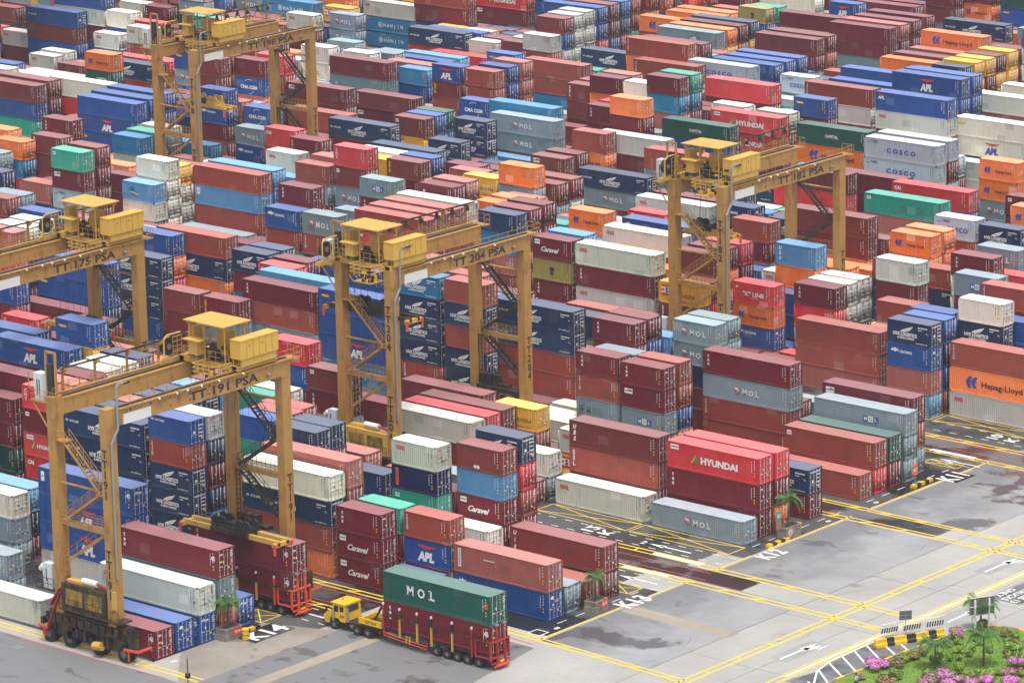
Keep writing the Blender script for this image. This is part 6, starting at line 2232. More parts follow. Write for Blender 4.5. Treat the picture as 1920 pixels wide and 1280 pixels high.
2 u -112.08 163.12 0.00 2.75
2 g -112.08 163.12 2.75 5.50
2 b -112.28 160.30 0.00 2.67
2 W -112.28 160.30 2.67 5.33
4 m -132.68 191.76 0.00 2.57
4 u -132.45 194.58 0.00 2.62
4 o -149.31 220.34 0.00 2.63
4 u -136.53 220.34 0.00 2.68
4 t -136.17 223.16 0.00 2.75
4 u -137.47 228.80 0.00 2.68
4 m -137.47 228.80 2.68 5.35
4 b -153.95 248.98 0.00 2.55
4 m -154.15 251.80 0.00 2.64
2 b -151.39 228.80 0.00 2.92
2 m -151.39 228.80 2.92 5.84
4 p -170.99 243.34 0.00 2.86
2 r -163.75 223.16 0.00 2.60
2 l -137.84 237.70 0.00 2.68
2 r -134.27 243.34 0.00 2.70
4 m -120.44 243.34 0.00 2.70
4 c -121.98 228.80 0.00 2.73
4 o -118.50 217.52 0.00 2.77
4 u -118.50 217.52 2.77 5.54
2 m -100.45 188.94 0.00 2.65
2 r -100.45 188.94 2.65 5.29
2 r -100.21 191.76 0.00 2.68
2 r -100.21 191.76 2.68 5.35
2 r -100.28 194.58 0.00 2.69
2 g -99.94 197.40 0.00 2.76
2 W -99.94 197.40 2.76 5.53
2 m -100.57 186.12 0.00 2.56
2 m -100.57 186.12 2.56 5.12
2 b -100.57 186.12 5.12 7.68
4 W -110.15 194.58 0.00 2.78
4 u -110.15 194.58 2.78 5.57
4 w -109.61 197.40 0.00 2.92
4 n -109.61 197.40 2.92 5.83
4 m -118.96 214.70 0.00 2.92
4 u -83.36 160.30 0.00 2.88
4 b -83.36 160.30 2.88 5.76
4 m -83.36 160.30 5.76 8.65
4 g -83.27 163.12 0.00 2.90
4 u -83.27 163.12 2.90 5.79
4 r -71.86 140.18 0.00 2.66
4 b -71.86 140.18 2.66 5.32
4 b -71.86 140.18 5.32 7.98
4 b -103.02 174.40 0.00 2.68
4 g -103.02 174.40 2.68 5.35
4 u -103.02 174.40 5.35 8.03
4 y -99.01 165.94 0.00 2.68
4 n -99.01 165.94 2.68 5.36
4 r -99.01 165.94 5.36 8.04
4 u -99.25 160.30 0.00 2.77
2 m -92.33 140.18 0.00 2.72
2 t -92.33 140.18 2.72 5.44
2 r -92.33 140.18 5.44 8.16
4 p -81.48 134.54 0.00 2.80
4 p -81.48 134.54 2.80 5.60
4 n -67.67 131.72 0.00 2.85
4 g -67.67 131.72 2.85 5.70
4 b -67.61 134.54 0.00 2.91
4 k -68.39 137.36 0.00 2.92
4 n -75.85 168.76 0.00 2.72
4 m -75.85 168.76 2.72 5.43
4 m -60.25 143.00 0.00 2.65
4 n -60.25 143.00 2.65 5.31
2 w -89.63 188.94 0.00 2.65
2 m -89.63 188.94 2.65 5.29
4 m -72.59 -31.33 0.00 2.60
4 m -72.59 -31.33 2.60 5.20
4 m -72.59 -31.33 5.20 7.80
4 r -72.59 -31.33 7.80 10.40
2 k -25.76 -25.69 0.00 2.72
2 w -19.33 -22.87 0.00 2.60
2 u -19.33 -22.87 2.60 5.20
2 p -19.18 -20.05 0.00 2.85
2 u -19.18 -20.05 2.85 5.70
2 t -25.58 -20.05 0.00 2.60
2 o -25.58 -20.05 2.60 5.20
4 m -70.78 -2.75 0.00 2.60
4 t -71.30 0.07 0.00 2.60
4 y -83.85 0.07 0.00 2.60
2 g -96.39 0.07 0.00 2.60
2 W -96.39 0.07 2.60 5.20
2 m -103.39 2.89 0.00 2.60
4 u -70.74 2.89 0.00 2.60
2 m -116.18 5.71 0.00 2.60
2 W -116.18 5.71 2.60 5.20
2 r -116.18 5.71 5.20 7.80
4 b -61.97 5.71 0.00 2.85
2 r -74.51 5.71 0.00 2.72
2 o -76.24 8.53 0.00 2.85
4 y -71.66 11.35 0.00 2.60
2 b -112.15 11.35 0.00 2.60
2 r -112.15 11.35 2.60 5.20
2 m -112.15 11.35 5.20 7.80
2 t -112.15 11.35 7.80 10.40
2 u -32.90 23.02 0.00 2.60
2 k -32.90 23.02 2.60 5.20
2 m -32.90 23.02 5.20 7.80
4 r -119.90 25.84 0.00 2.85
4 n -119.90 25.84 2.85 5.70
4 g -132.44 25.84 0.00 2.60
4 y -132.44 25.84 2.60 5.20
4 b -132.44 25.84 5.20 7.80
4 y -56.76 25.84 0.00 2.60
4 b -56.76 25.84 2.60 5.20
4 u -56.76 25.84 5.20 7.80
4 w -56.76 25.84 7.80 10.40
4 m -97.35 28.66 0.00 2.60
4 m -122.43 28.66 0.00 2.72
4 o -122.43 28.66 2.72 5.44
4 w -41.70 28.66 0.00 2.60
4 g -41.70 28.66 2.60 5.20
2 p -54.25 28.66 0.00 2.60
2 b -54.25 28.66 2.60 5.20
2 g -54.25 28.66 5.20 7.80
2 u -54.25 28.66 7.80 10.40
2 w -60.65 28.66 0.00 2.85
2 n -60.65 28.66 2.85 5.70
2 W -60.65 28.66 5.70 8.55
2 r -60.65 28.66 8.55 11.40
2 l -56.13 31.48 0.00 2.85
2 o -56.13 31.48 2.85 5.70
2 g -56.13 31.48 5.70 8.55
2 m -62.54 31.48 0.00 2.60
2 p -62.54 31.48 2.60 5.20
2 p -62.54 31.48 5.20 7.80
2 u -62.54 31.48 7.80 10.40
2 b -68.95 31.48 0.00 2.60
2 n -68.95 31.48 2.60 5.20
2 u -68.95 31.48 5.20 7.80
2 u -68.95 31.48 7.80 10.40
2 m -34.43 31.48 0.00 2.60
2 r -34.43 31.48 2.60 5.20
2 m -34.43 31.48 5.20 7.80
2 b -16.26 31.48 0.00 2.85
4 k -120.97 34.30 0.00 2.60
4 u -120.97 34.30 2.60 5.20
4 u -120.97 34.30 5.20 7.80
2 b -133.51 34.30 0.00 2.60
2 b -133.51 34.30 2.60 5.20
2 g -133.51 34.30 5.20 7.80
4 l -52.73 34.30 0.00 2.60
4 t -52.73 34.30 2.60 5.20
4 m -52.73 34.30 5.20 7.80
4 b -65.27 34.30 0.00 2.72
4 p -65.27 34.30 2.72 5.44
4 n -65.27 34.30 5.44 8.16
4 W -65.27 34.30 8.16 10.88
2 w -16.00 34.30 0.00 2.60
2 m -158.82 51.60 0.00 2.85
4 w -118.31 51.60 0.00 2.72
4 r -130.86 51.60 0.00 2.60
2 b -143.40 51.60 0.00 2.60
2 n -81.25 51.60 0.00 2.72
2 o -81.25 51.60 2.72 5.44
2 w -81.25 51.60 5.44 8.16
2 g -158.66 54.42 0.00 2.72
2 m -158.66 54.42 2.72 5.44
2 g -118.50 54.42 0.00 2.60
4 o -124.91 54.42 0.00 2.72
2 w -102.60 54.42 0.00 2.60
2 p -81.31 54.42 0.00 2.72
2 r -81.31 54.42 2.72 5.44
2 o -81.31 54.42 5.44 8.16
2 w -46.93 54.42 0.00 2.60
2 r -46.93 54.42 2.60 5.20
4 g -54.86 57.24 0.00 2.60
4 w -54.86 57.24 2.60 5.20
4 m -54.86 57.24 5.20 7.80
2 n -19.74 57.24 0.00 2.60
2 m -19.74 57.24 2.60 5.20
4 w -168.56 60.06 0.00 2.85
4 r -168.56 60.06 2.85 5.70
4 p -168.56 60.06 5.70 8.55
2 w -20.20 60.06 0.00 2.60
2 p -20.20 60.06 2.60 5.20
2 b -160.12 62.88 0.00 2.72
2 g -160.12 62.88 2.72 5.44
2 p -113.98 62.88 0.00 2.60
2 g -113.98 62.88 2.60 5.20
4 u -61.14 62.88 0.00 2.60
4 r -61.14 62.88 2.60 5.20
4 m -61.14 62.88 5.20 7.80
4 p -139.84 65.70 0.00 2.60
4 n -134.70 74.55 0.00 2.85
4 l -134.70 74.55 2.85 5.70
2 l -147.25 74.55 0.00 2.85
2 r -147.25 74.55 2.85 5.70
2 b -153.65 74.55 0.00 2.60
2 u -153.65 74.55 2.60 5.20
4 b -85.91 74.55 0.00 2.85
4 p -85.91 74.55 2.85 5.70
2 m -104.86 74.55 0.00 2.85
2 r -104.86 74.55 2.85 5.70
2 b -104.86 74.55 5.70 8.55
4 k -44.88 74.55 0.00 2.60
4 p -170.87 77.37 0.00 2.85
2 t -155.60 77.37 0.00 2.60
2 c -155.60 77.37 2.60 5.20
4 n -81.05 77.37 0.00 2.72
4 p -81.05 77.37 2.72 5.44
2 t -93.59 77.37 0.00 2.60
2 r -93.59 77.37 2.60 5.20
2 b -93.59 77.37 5.20 7.80
4 p -170.86 80.19 0.00 2.60
2 y -80.59 80.19 0.00 2.85
2 k -80.59 80.19 2.85 5.70
2 b -87.00 80.19 0.00 2.60
2 m -87.00 80.19 2.60 5.20
2 u -58.78 80.19 0.00 2.60
2 u -65.19 80.19 0.00 2.72
2 m -65.19 80.19 2.72 5.44
4 m -38.88 80.19 0.00 2.60
4 r -159.34 83.01 0.00 2.85
4 g -159.34 83.01 2.85 5.70
2 y -65.71 83.01 0.00 2.72
2 m -65.71 83.01 2.72 5.44
2 w -84.66 83.01 0.00 2.60
2 n -84.66 83.01 2.60 5.20
2 u -186.72 85.83 0.00 2.85
2 o -186.72 85.83 2.85 5.70
4 c -42.99 85.83 0.00 2.60
4 w -42.99 85.83 2.60 5.20
4 o -42.99 85.83 5.20 7.80
2 r -55.53 85.83 0.00 2.72
2 p -55.53 85.83 2.72 5.44
2 m -160.14 88.65 0.00 2.60
2 o -108.51 88.65 0.00 2.60
2 m -108.51 88.65 2.60 5.20
2 o -108.51 88.65 5.20 7.80
2 n -57.43 88.65 0.00 2.60
2 n -57.43 88.65 2.60 5.20
2 k -57.43 88.65 5.20 7.80
2 l -63.83 88.65 0.00 2.60
2 c -63.83 88.65 2.60 5.20
2 r -63.83 88.65 5.20 7.80
2 m -80.73 105.95 0.00 2.72
2 b -80.73 105.95 2.72 5.44
2 b -87.14 105.95 0.00 2.72
2 g -87.14 105.95 2.72 5.44
2 u -40.54 105.95 0.00 2.85
2 u -40.54 105.95 2.85 5.70
4 u -178.12 108.77 0.00 2.85
2 b -160.67 108.77 0.00 2.60
4 W -118.91 108.77 0.00 2.72
2 k -131.45 108.77 0.00 2.60
4 l -65.74 108.77 0.00 2.72
2 t -78.28 108.77 0.00 2.72
2 g -191.55 111.59 0.00 2.60
2 l -191.55 111.59 2.60 5.20
2 o -171.60 111.59 0.00 2.60
2 u -171.60 111.59 2.60 5.20
2 u -178.01 111.59 0.00 2.60
2 u -178.01 111.59 2.60 5.20
4 c -80.55 111.59 0.00 2.72
2 p -73.55 114.41 0.00 2.60
2 w -73.55 114.41 2.60 5.20
2 n -73.55 114.41 5.20 7.80
2 u -79.95 114.41 0.00 2.60
2 k -79.95 114.41 2.60 5.20
2 w -79.95 114.41 5.20 7.80
4 u -86.36 114.41 0.00 2.60
4 g -86.36 114.41 2.60 5.20
2 b -177.13 117.23 0.00 2.85
2 g -177.13 117.23 2.85 5.70
4 w -183.54 117.23 0.00 2.60
4 b -183.54 117.23 2.60 5.20
4 g -183.54 117.23 5.20 7.80
4 u -183.54 117.23 7.80 10.40
2 g -82.94 117.23 0.00 2.60
2 m -82.94 117.23 2.60 5.20
4 b -89.35 117.23 0.00 2.60
4 n -89.35 117.23 2.60 5.20
2 p -185.09 120.05 0.00 2.85
2 b -185.09 120.05 2.85 5.70
2 u -185.09 120.05 5.70 8.55
2 p -185.09 120.05 8.55 11.40
4 b -191.50 120.05 0.00 2.85
4 b -191.50 120.05 2.85 5.70
4 b -191.50 120.05 5.70 8.55
4 o -191.50 120.05 8.55 11.40
2 n -235.81 120.05 0.00 2.60
4 p -52.93 120.05 0.00 2.85
4 g -52.93 120.05 2.85 5.70
2 p -84.70 120.05 0.00 2.60
2 p -84.70 120.05 2.60 5.20
2 r -192.89 128.90 0.00 2.85
2 b -192.89 128.90 2.85 5.70
2 u -192.89 128.90 5.70 8.55
2 k -192.89 128.90 8.55 11.40
2 w -199.29 128.90 0.00 2.72
2 g -199.29 128.90 2.72 5.44
2 m -199.29 128.90 5.44 8.16
2 b -199.29 128.90 8.16 10.88
4 r -205.70 128.90 0.00 2.60
4 r -205.70 128.90 2.60 5.20
2 r -231.06 128.90 0.00 2.60
2 y -113.80 128.90 0.00 2.72
2 k -113.80 128.90 2.72 5.44
2 u -94.94 128.90 0.00 2.60
2 m -259.28 131.72 0.00 2.60
2 m -259.28 131.72 7.80 10.40
2 r -259.28 131.72 10.40 13.00
4 w -198.41 131.72 0.00 2.60
4 r -198.41 131.72 2.60 5.20
4 b -198.41 131.72 5.20 7.80
4 b -198.41 131.72 7.80 10.40
4 m -99.06 131.72 0.00 2.60
2 n -47.50 131.72 0.00 2.85
2 c -47.50 131.72 2.85 5.70
2 m -47.50 131.72 5.70 8.55
2 W -196.95 134.54 0.00 2.72
2 b -196.95 134.54 2.72 5.44
2 m -196.95 134.54 5.44 8.16
2 c -203.36 134.54 0.00 2.85
2 p -203.36 134.54 2.85 5.70
2 r -203.36 134.54 5.70 8.55
2 o -203.36 134.54 8.55 11.40
2 r -160.06 134.54 0.00 2.60
4 y -185.11 137.36 0.00 2.72
4 g -197.65 137.36 0.00 2.72
4 o -197.65 137.36 2.72 5.44
4 m -197.65 137.36 5.44 8.16
4 p -210.20 137.36 0.00 2.60
4 u -210.20 137.36 2.60 5.20
2 n -235.28 137.36 0.00 2.60
2 m -159.72 137.36 0.00 2.72
2 r -111.35 137.36 0.00 2.60
2 m -111.35 137.36 2.60 5.20
2 b -111.35 137.36 5.20 7.80
4 w -268.50 140.18 8.55 11.40
4 m -268.50 140.18 11.40 14.25
4 n -195.82 140.18 0.00 2.72
4 g -208.36 140.18 0.00 2.60
4 n -208.36 140.18 2.60 5.20
4 n -208.36 140.18 5.20 7.80
2 p -220.90 140.18 0.00 2.60
2 g -220.90 140.18 2.60 5.20
4 u -141.09 140.18 0.00 2.60
4 m -105.04 140.18 0.00 2.60
4 c -105.04 140.18 2.60 5.20
4 b -105.04 140.18 5.20 7.80
2 k -64.54 140.18 0.00 2.60
4 u -243.12 143.00 0.00 2.72
4 r -199.26 143.00 0.00 2.85
4 b -199.26 143.00 2.85 5.70
2 w -211.80 143.00 0.00 2.60
2 m -211.80 143.00 2.60 5.20
2 t -211.80 143.00 5.20 7.80
2 b -211.80 143.00 7.80 10.40
4 u -218.21 143.00 0.00 2.85
4 t -218.21 143.00 2.85 5.70
4 g -141.13 143.00 0.00 2.60
2 m -117.01 143.00 0.00 2.85
2 u -117.01 143.00 2.85 5.70
2 g -117.01 143.00 5.70 8.55
4 o -72.69 143.00 0.00 2.60
4 u -72.69 143.00 2.60 5.20
4 r -72.69 143.00 5.20 7.80
4 r -72.69 143.00 7.80 10.40
2 k -97.77 143.00 0.00 2.60
2 p -97.77 143.00 2.60 5.20
2 b -97.77 143.00 5.20 7.80
2 w -218.25 160.30 0.00 2.85
4 b -224.66 160.30 0.00 2.85
4 r -224.66 160.30 2.85 5.70
2 o -237.20 160.30 0.00 2.60
2 p -243.61 160.30 0.00 2.72
2 m -268.97 160.30 0.00 2.60
2 b -268.97 160.30 2.60 5.20
2 r -268.97 160.30 7.80 10.40
2 b -268.97 160.30 10.40 13.00
4 u -118.58 160.30 0.00 2.60
4 k -118.58 160.30 2.60 5.20
2 b -260.88 163.12 0.00 2.60
2 u -260.88 163.12 2.60 5.20
2 c -260.88 163.12 10.40 13.00
2 p -275.19 163.12 0.00 2.60
2 w -275.19 163.12 2.60 5.20
2 r -275.19 163.12 7.80 10.40
2 k -275.19 163.12 10.40 13.00
4 p -203.77 163.12 0.00 2.60
4 b -222.72 163.12 0.00 2.85
4 W -222.72 163.12 2.85 5.70
2 w -235.26 163.12 0.00 2.72
2 r -235.26 163.12 2.72 5.44
2 m -235.26 163.12 5.44 8.16
2 n -235.26 163.12 10.88 13.60
2 u -241.67 163.12 0.00 2.60
2 r -95.72 163.12 0.00 2.60
2 k -95.72 163.12 2.60 5.20
2 t -95.72 163.12 5.20 7.80
4 l -213.89 165.94 0.00 2.60
4 t -213.89 165.94 2.60 5.20
4 n -226.43 165.94 0.00 2.72
4 w -226.43 165.94 2.72 5.44
4 W -238.97 165.94 0.00 2.72
4 k -238.97 165.94 10.88 13.60
4 r -251.52 165.94 0.00 2.60
4 m -251.52 165.94 2.60 5.20
4 W -251.52 165.94 10.40 13.00
2 k -197.38 165.94 0.00 2.60
2 l -111.45 165.94 0.00 2.60
2 b -111.45 165.94 2.60 5.20
2 b -111.45 165.94 5.20 7.80
2 m -84.04 165.94 0.00 2.60
2 l -84.04 165.94 2.60 5.20
2 r -299.52 168.76 5.20 7.80
2 r -299.52 168.76 7.80 10.40
2 u -299.52 168.76 10.40 13.00
2 w -232.01 168.76 0.00 2.60
2 g -232.01 168.76 2.60 5.20
2 m -232.01 168.76 5.20 7.80
2 u -232.01 168.76 10.40 13.00
2 m -238.42 168.76 0.00 2.60
2 m -238.42 168.76 2.60 5.20
2 r -238.42 168.76 5.20 7.80
2 k -238.42 168.76 10.40 13.00
2 n -283.28 168.76 0.00 2.60
2 r -283.28 168.76 5.20 7.80
2 g -283.28 168.76 7.80 10.40
2 w -283.28 168.76 10.40 13.00
4 u -135.84 168.76 0.00 2.72
4 W -135.84 168.76 2.72 5.44
4 n -135.84 168.76 5.44 8.16
4 o -148.38 168.76 0.00 2.60
2 n -160.93 168.76 0.00 2.60
4 r -214.25 171.58 0.00 2.85
4 b -214.25 171.58 2.85 5.70
4 w -214.25 171.58 5.70 8.55
4 b -289.78 171.58 5.70 8.55
4 b -289.78 171.58 8.55 11.40
4 b -289.78 171.58 11.40 14.25
4 W -135.72 171.58 0.00 2.72
4 n -135.72 171.58 2.72 5.44
4 m -135.72 171.58 5.44 8.16
4 m -160.80 171.58 0.00 2.72
2 m -181.34 174.40 0.00 2.60
2 k -181.34 174.40 2.60 5.20
4 m -187.75 174.40 0.00 2.72
4 l -187.75 174.40 2.72 5.44
2 o -96.45 183.30 0.00 2.60
2 u -96.45 183.30 2.60 5.20
4 c -183.70 186.12 0.00 2.60
2 m -196.25 186.12 0.00 2.85
2 l -202.65 186.12 0.00 2.85
4 u -227.06 186.12 0.00 2.72
4 y -227.06 186.12 2.72 5.44
4 n -227.06 186.12 8.16 10.88
4 c -227.06 186.12 10.88 13.60
2 b -190.14 188.94 0.00 2.60
2 W -196.55 188.94 0.00 2.72
2 u -160.46 188.94 0.00 2.60
2 m -160.46 188.94 2.60 5.20
2 r -106.76 188.94 0.00 2.85
2 o -106.76 188.94 2.85 5.70
4 m -132.39 188.94 0.00 2.72
2 y -189.51 191.76 0.00 2.60
2 u -195.92 191.76 0.00 2.60
2 b -202.33 191.76 0.00 2.60
4 r -208.73 191.76 0.00 2.60
4 W -208.73 191.76 2.60 5.20
4 r -208.73 191.76 10.40 13.00
2 k -221.28 191.76 0.00 2.60
2 r -221.28 191.76 2.60 5.20
2 b -221.28 191.76 10.40 13.00
4 u -119.06 191.76 0.00 2.85
2 m -186.95 217.52 0.00 2.85
2 u -186.95 217.52 8.55 11.40
2 b -186.95 217.52 11.40 14.25
2 b -185.97 220.34 0.00 2.60
2 k -185.97 220.34 7.80 10.40
2 W -185.97 220.34 10.40 13.00
4 u -186.11 223.16 0.00 2.72
4 b -186.11 223.16 2.72 5.44
4 m -186.11 223.16 8.16 10.88
4 W -186.11 223.16 10.88 13.60
4 r -103.00 223.16 0.00 2.60
4 o -103.00 223.16 2.60 5.20
2 n -121.95 223.16 0.00 2.85
4 u -107.50 225.98 0.00 2.72
2 b -120.04 225.98 0.00 2.72
4 n -183.03 225.98 0.00 2.72
4 W -183.03 225.98 8.16 10.88
4 k -183.03 225.98 10.88 13.60
4 b -170.24 228.80 0.00 2.72
2 n -182.78 228.80 0.00 2.60
2 W -182.78 228.80 7.80 10.40
2 t -182.78 228.80 10.40 13.00
2 p -113.50 228.80 0.00 2.72
2 W -113.50 228.80 2.72 5.44
4 o -182.05 237.70 0.00 2.85
4 w -182.05 237.70 5.70 8.55
4 r -182.05 237.70 8.55 11.40
4 m -182.05 237.70 11.40 14.25
4 k -118.00 237.70 0.00 2.60
4 r -115.00 240.52 0.00 2.85
2 m -127.54 240.52 0.00 2.60
2 w -159.58 240.52 0.00 2.60
2 t -183.43 243.34 0.00 2.85
2 b -183.43 243.34 5.70 8.55
2 c -183.43 243.34 8.55 11.40
2 b -183.43 243.34 11.40 14.25
4 p -172.94 246.16 5.70 8.55
4 o -172.94 246.16 8.55 11.40
4 m -172.94 246.16 11.40 14.25
4 k -166.39 248.98 0.00 2.60
4 m -166.39 248.98 5.20 7.80
4 m -166.39 248.98 7.80 10.40
4 u -166.39 248.98 10.40 13.00
4 u -158.08 269.10 2.85 5.70
4 n -158.08 269.10 5.70 8.55
4 c -158.08 269.10 8.55 11.40
4 n -158.08 269.10 11.40 14.25
"""
for ln_ in INDIVIDUAL.strip().split('\n'):
    a, lab = ln_.split('|'); p = a.split(); container(p[0], p[1], p[2], *map(float, p[3:]), lab)
items = []
for ln_ in SMALLER.strip().split('\n'): p = ln_.split(); items.append((p[0], p[1], p[2], *map(float, p[3:])))
low = []
for ln_ in LOWER.strip().split('\n'): p = ln_.split(); low.append((p[0], p[1], *map(float, p[2:])))
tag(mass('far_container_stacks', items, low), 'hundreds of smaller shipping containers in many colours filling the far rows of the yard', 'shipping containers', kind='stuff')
# ------------------------------------------------------------------ ground and paint
g = MB(); g.quad((-900,-500,0), (600,-500,0), (600,1200,0), (-900,1200,0), M['apron']); struct('ground', g)
g = MB()
g.quad((-700,-63.6,.004), (-22.3,-63.6,.004), (-22.3,-48.6,.004), (-700,-48.6,.004), M['yard'])
g.quad((-700,-48.6,.004), (-16.5,-48.6,.004), (-16.5,-34.6,.004), (-700,-34.6,.004), M['yard'])
g.quad((-700,-34.6,.004), (2.7,-34.6,.004), (2.7,-17.2,.004), (-700,-17.2,.004), M['yard'])
g.quad((-700,-17.2,.004), (-2.3,-17.2,.004), (-2.3,-12.0,.004), (-700,-12.0,.004), M['yard'])
g.quad((-700,-12.0,.004), (9.,-12.0,.004), (9.,-8.6,.004), (-700,-8.6,.004), M['wetlane'])
g.quad((-700,-8.6,.004), (-.6,-8.6,.004), (-.6,-3.2,.004), (-700,-3.2,.004), M['yard'])
g.quad((-700,-3.2,.004), (2.7,-3.2,.004), (2.7,14.5,.004), (-700,14.5,.004), M['yard'])
g.quad((-700,14.5,.004), (14.,14.5,.004), (14.,18.2,.004), (-700,18.2,.004), M['wetlane'])
g.quad((-700,18.2,.004), (2.7,18.2,.004), (2.7,37.5,.004), (-700,37.5,.004), M['yard'])
g.quad((-700,37.5,.004), (3.1,37.5,.004), (3.1,41.,.004), (-700,41.,.004), M['wetlane'])
g.quad((-700,41.,.004), (16.,41.,.004), (16.,46.3,.004), (-700,46.3,.004), M['wetlane'])
g.quad((-700,46.3,.004), (3.1,46.3,.004), (3.1,700.,.004), (-700,700.,.004), M['yard'])
struct('asphalt_yard', g)
g = MB()
g.quad((-14.7,-75,.008), (-11.,-75,.008), (-11.,-37.5,.008), (-14.7,-37.5,.008), M['apron2']); g.quad((-9.4,-90,.008), (13.,-90,.008), (4.,-38.2,.008), (-9.4,-37.4,.008), M['apron2'])
g.quad((-120,-100,.008), (-15.,-100,.008), (-15.,-66.3,.008), (-120,-66.3,.008), M['apron2'])
for y0_, y1_ in ((-36.,-12.05), (-8.55,14.45), (18.25,40.95), (46.35,70.)): g.quad((3.15,y0_,.008), (16.5,y0_,.008), (16.5,y1_,.008), (3.15,y1_,.008), M['apron2'])
g.add([(28.9,-31,.008),(29.6,-27,.008),(28.85,-24.2,.008),(28.8,-16.2,.008),(33.3,-13,.008),(33.1,-24,.008),(32.8,-31,.008)], [tuple(range(7))], M['lane']); struct('asphalt_patch', g)
# slab joints and cracks
g = MB()
for y_ in (-45.,-30.,-15.,0.,15.,30.,45.): g.quad((16.5,y_,.0095), (60.,y_+.4,.0095), (60.,y_+.44,.0095), (16.5,y_+.04,.0095), M['joint'])
for x_ in (16.5, 24.6, 29.6, 34.5): g.quad((x_,-70.,.0096), (x_+.05,-70.,.0096), (x_+.15,70.,.0096), (x_+.1,70.,.0096), M['joint'])
qr = random.Random(4)
for k in range(14):
    x_, y_ = qr.uniform(3,30), qr.uniform(-36,20); a_ = qr.uniform(0,6.28)
    for s_ in range(qr.randint(4,9)):
        a_ += qr.uniform(-.5,.5); l_ = qr.uniform(.3,.9); nx_, ny_ = x_+math.cos(a_)*l_, y_+math.sin(a_)*l_; px_, py_ = -math.sin(a_)*.02, math.cos(a_)*.02
        g.quad((x_-px_,y_-py_,.0115), (nx_-px_,ny_-py_,.0115), (nx_+px_,ny_+py_,.0115), (x_+px_,y_+py_,.0115), M['joint']); x_, y_ = nx_, ny_
struct('pavement_joint', g)
g = MB(); g.quad((-22.3,-60,.009), (-14.7,-68,.009), (-14.7,-46.,.009), (-22.3,-48.6,.009), M['brownc']); g.quad((-11.,-80,.009), (-9.4,-80,.009), (-9.4,-43.,.009), (-11.,-43.,.009), M['tan'])
g.quad((3.4,-24.3,.009), (17.,-24.3,.009), (17.,-22.6,.009), (3.4,-22.2,.009), M['tan']); struct('concrete_strip', g)
Yl = MB(); Wl = MB(); Rl = MB(); ZP = .016
def line(mb, p, q, w, m, z=ZP):
    p = Vector((*p, z)); q = Vector((*q, z)); d = (q-p).normalized(); n = Vector((-d.y, d.x, 0))*(w/2)
    mb.quad(p-n, q-n, q+n, p+n, m)
YM, WM, RM = M['roadyel'], M['roadwht'], M['roadred']
def ladder(p, q, gap, w=.23, rung=4.6, skew=0., n0=.5):
    """double yellow line with cross rungs"""
    a = Vector(p); b = Vector(q); d = (b-a).normalized(); n = Vector((-d.y, d.x))*(gap/2); Lg = (b-a).length
    line(Yl, a+n, b+n, w, YM); line(Yl, a-n, b-n, w, YM); t = rung*n0
    while t < Lg:
        c = a+d*t; line(Yl, c-n-d*skew, c+n+d*skew, w*1.1, YM, ZP+.003); t += rung
X0 = -130
ladder((X0,-65.1), (-14.8,-64.7), .8, skew=.8)
line(Rl, (-39.2,-66.6), (-18.,-66.2), .12, RM); line(Rl, (-70,-66.7), (-41.5,-66.65), .12, RM)
ladder((X0,-41.0), (-19.7,-41.1), .8, skew=.7); ladder((X0,-35.5), (-1.,-35.7), .8, skew=.8); ladder((-1.,-35.7), (21.5,-36.95), .75, skew=.9)
line(Rl, (X0,-36.8), (-17,-36.85), .12, RM); line(Rl, (X0,-39.8), (-20.3,-39.9), .12, RM); line(Rl, (.2,-37.2), (3.2,-37.4), .13, RM)
ladder((X0,-12.8), (.6,-12.8), .9); ladder((.6,-12.85), (27.4,-13.3), .85, skew=.8)
ladder((X0,-7.5), (.6,-7.5), .9); ladder((.6,-7.9), (27.4,-8.5), .85, skew=.8)
for y in (-13.25, -12.35, -7.9, -7.1): pass
g = [(-5.6, .3, -13.1, -12.5), (-5.8, .6, -7.85, -7.2), (-5.2, .8, 40.95, 41.7)]
for x0, x1, y0, y1 in g: Wl.quad((x0,y0,ZP+.004), (x1,y0,ZP+.004), (x1,y1,ZP+.004), (x0,y1,ZP+.004), WM)
line(Rl, (X0,-11.2), (4.,-11.4), .13, RM); line(Rl, (X0,-9.2), (3.2,-9.4), .13, RM)
ladder((X0,14.45), (3.,14.45), .85, skew=.7); ladder((3.,14.5), (60,14.4), .85, skew=.8); ladder((X0,18.4), (3.,18.3), .7, skew=.7); ladder((3.,18.2), (60,17.9), .65, skew=.8)
ladder((X0,41.3), (40,40.8), .8, skew=.7); ladder((X0,46.3), (40,46.0), .85, skew=.7); line(Rl, (X0,43.), (20,42.9), .13, RM); line(Rl, (X0,44.9), (20,45.1), .13, RM)
for y0, y1 in ((-36.2,-23.2), (-18.9,-12.4), (-8.4,-2.1), (.8,15.4), (18.3,32.0), (35.6,41.6)): line(Yl, (2.75,y0), (2.78,y1), .22, YM)
ladder((21.5,-60), (21.5,60), .8, w=.24, rung=5.0, n0=.3)
line(Yl, (27.75,-60), (27.95,60), .24, YM); line(Yl, (28.55,-60), (28.75,60), .22, YM); line(Wl, (28.15,-30.), (28.35,40), .26, WM)
for k in range(20): line(Yl, (27.75,-45+k*5.0), (28.6,-45+k*5.0), .2, YM, ZP+.002)
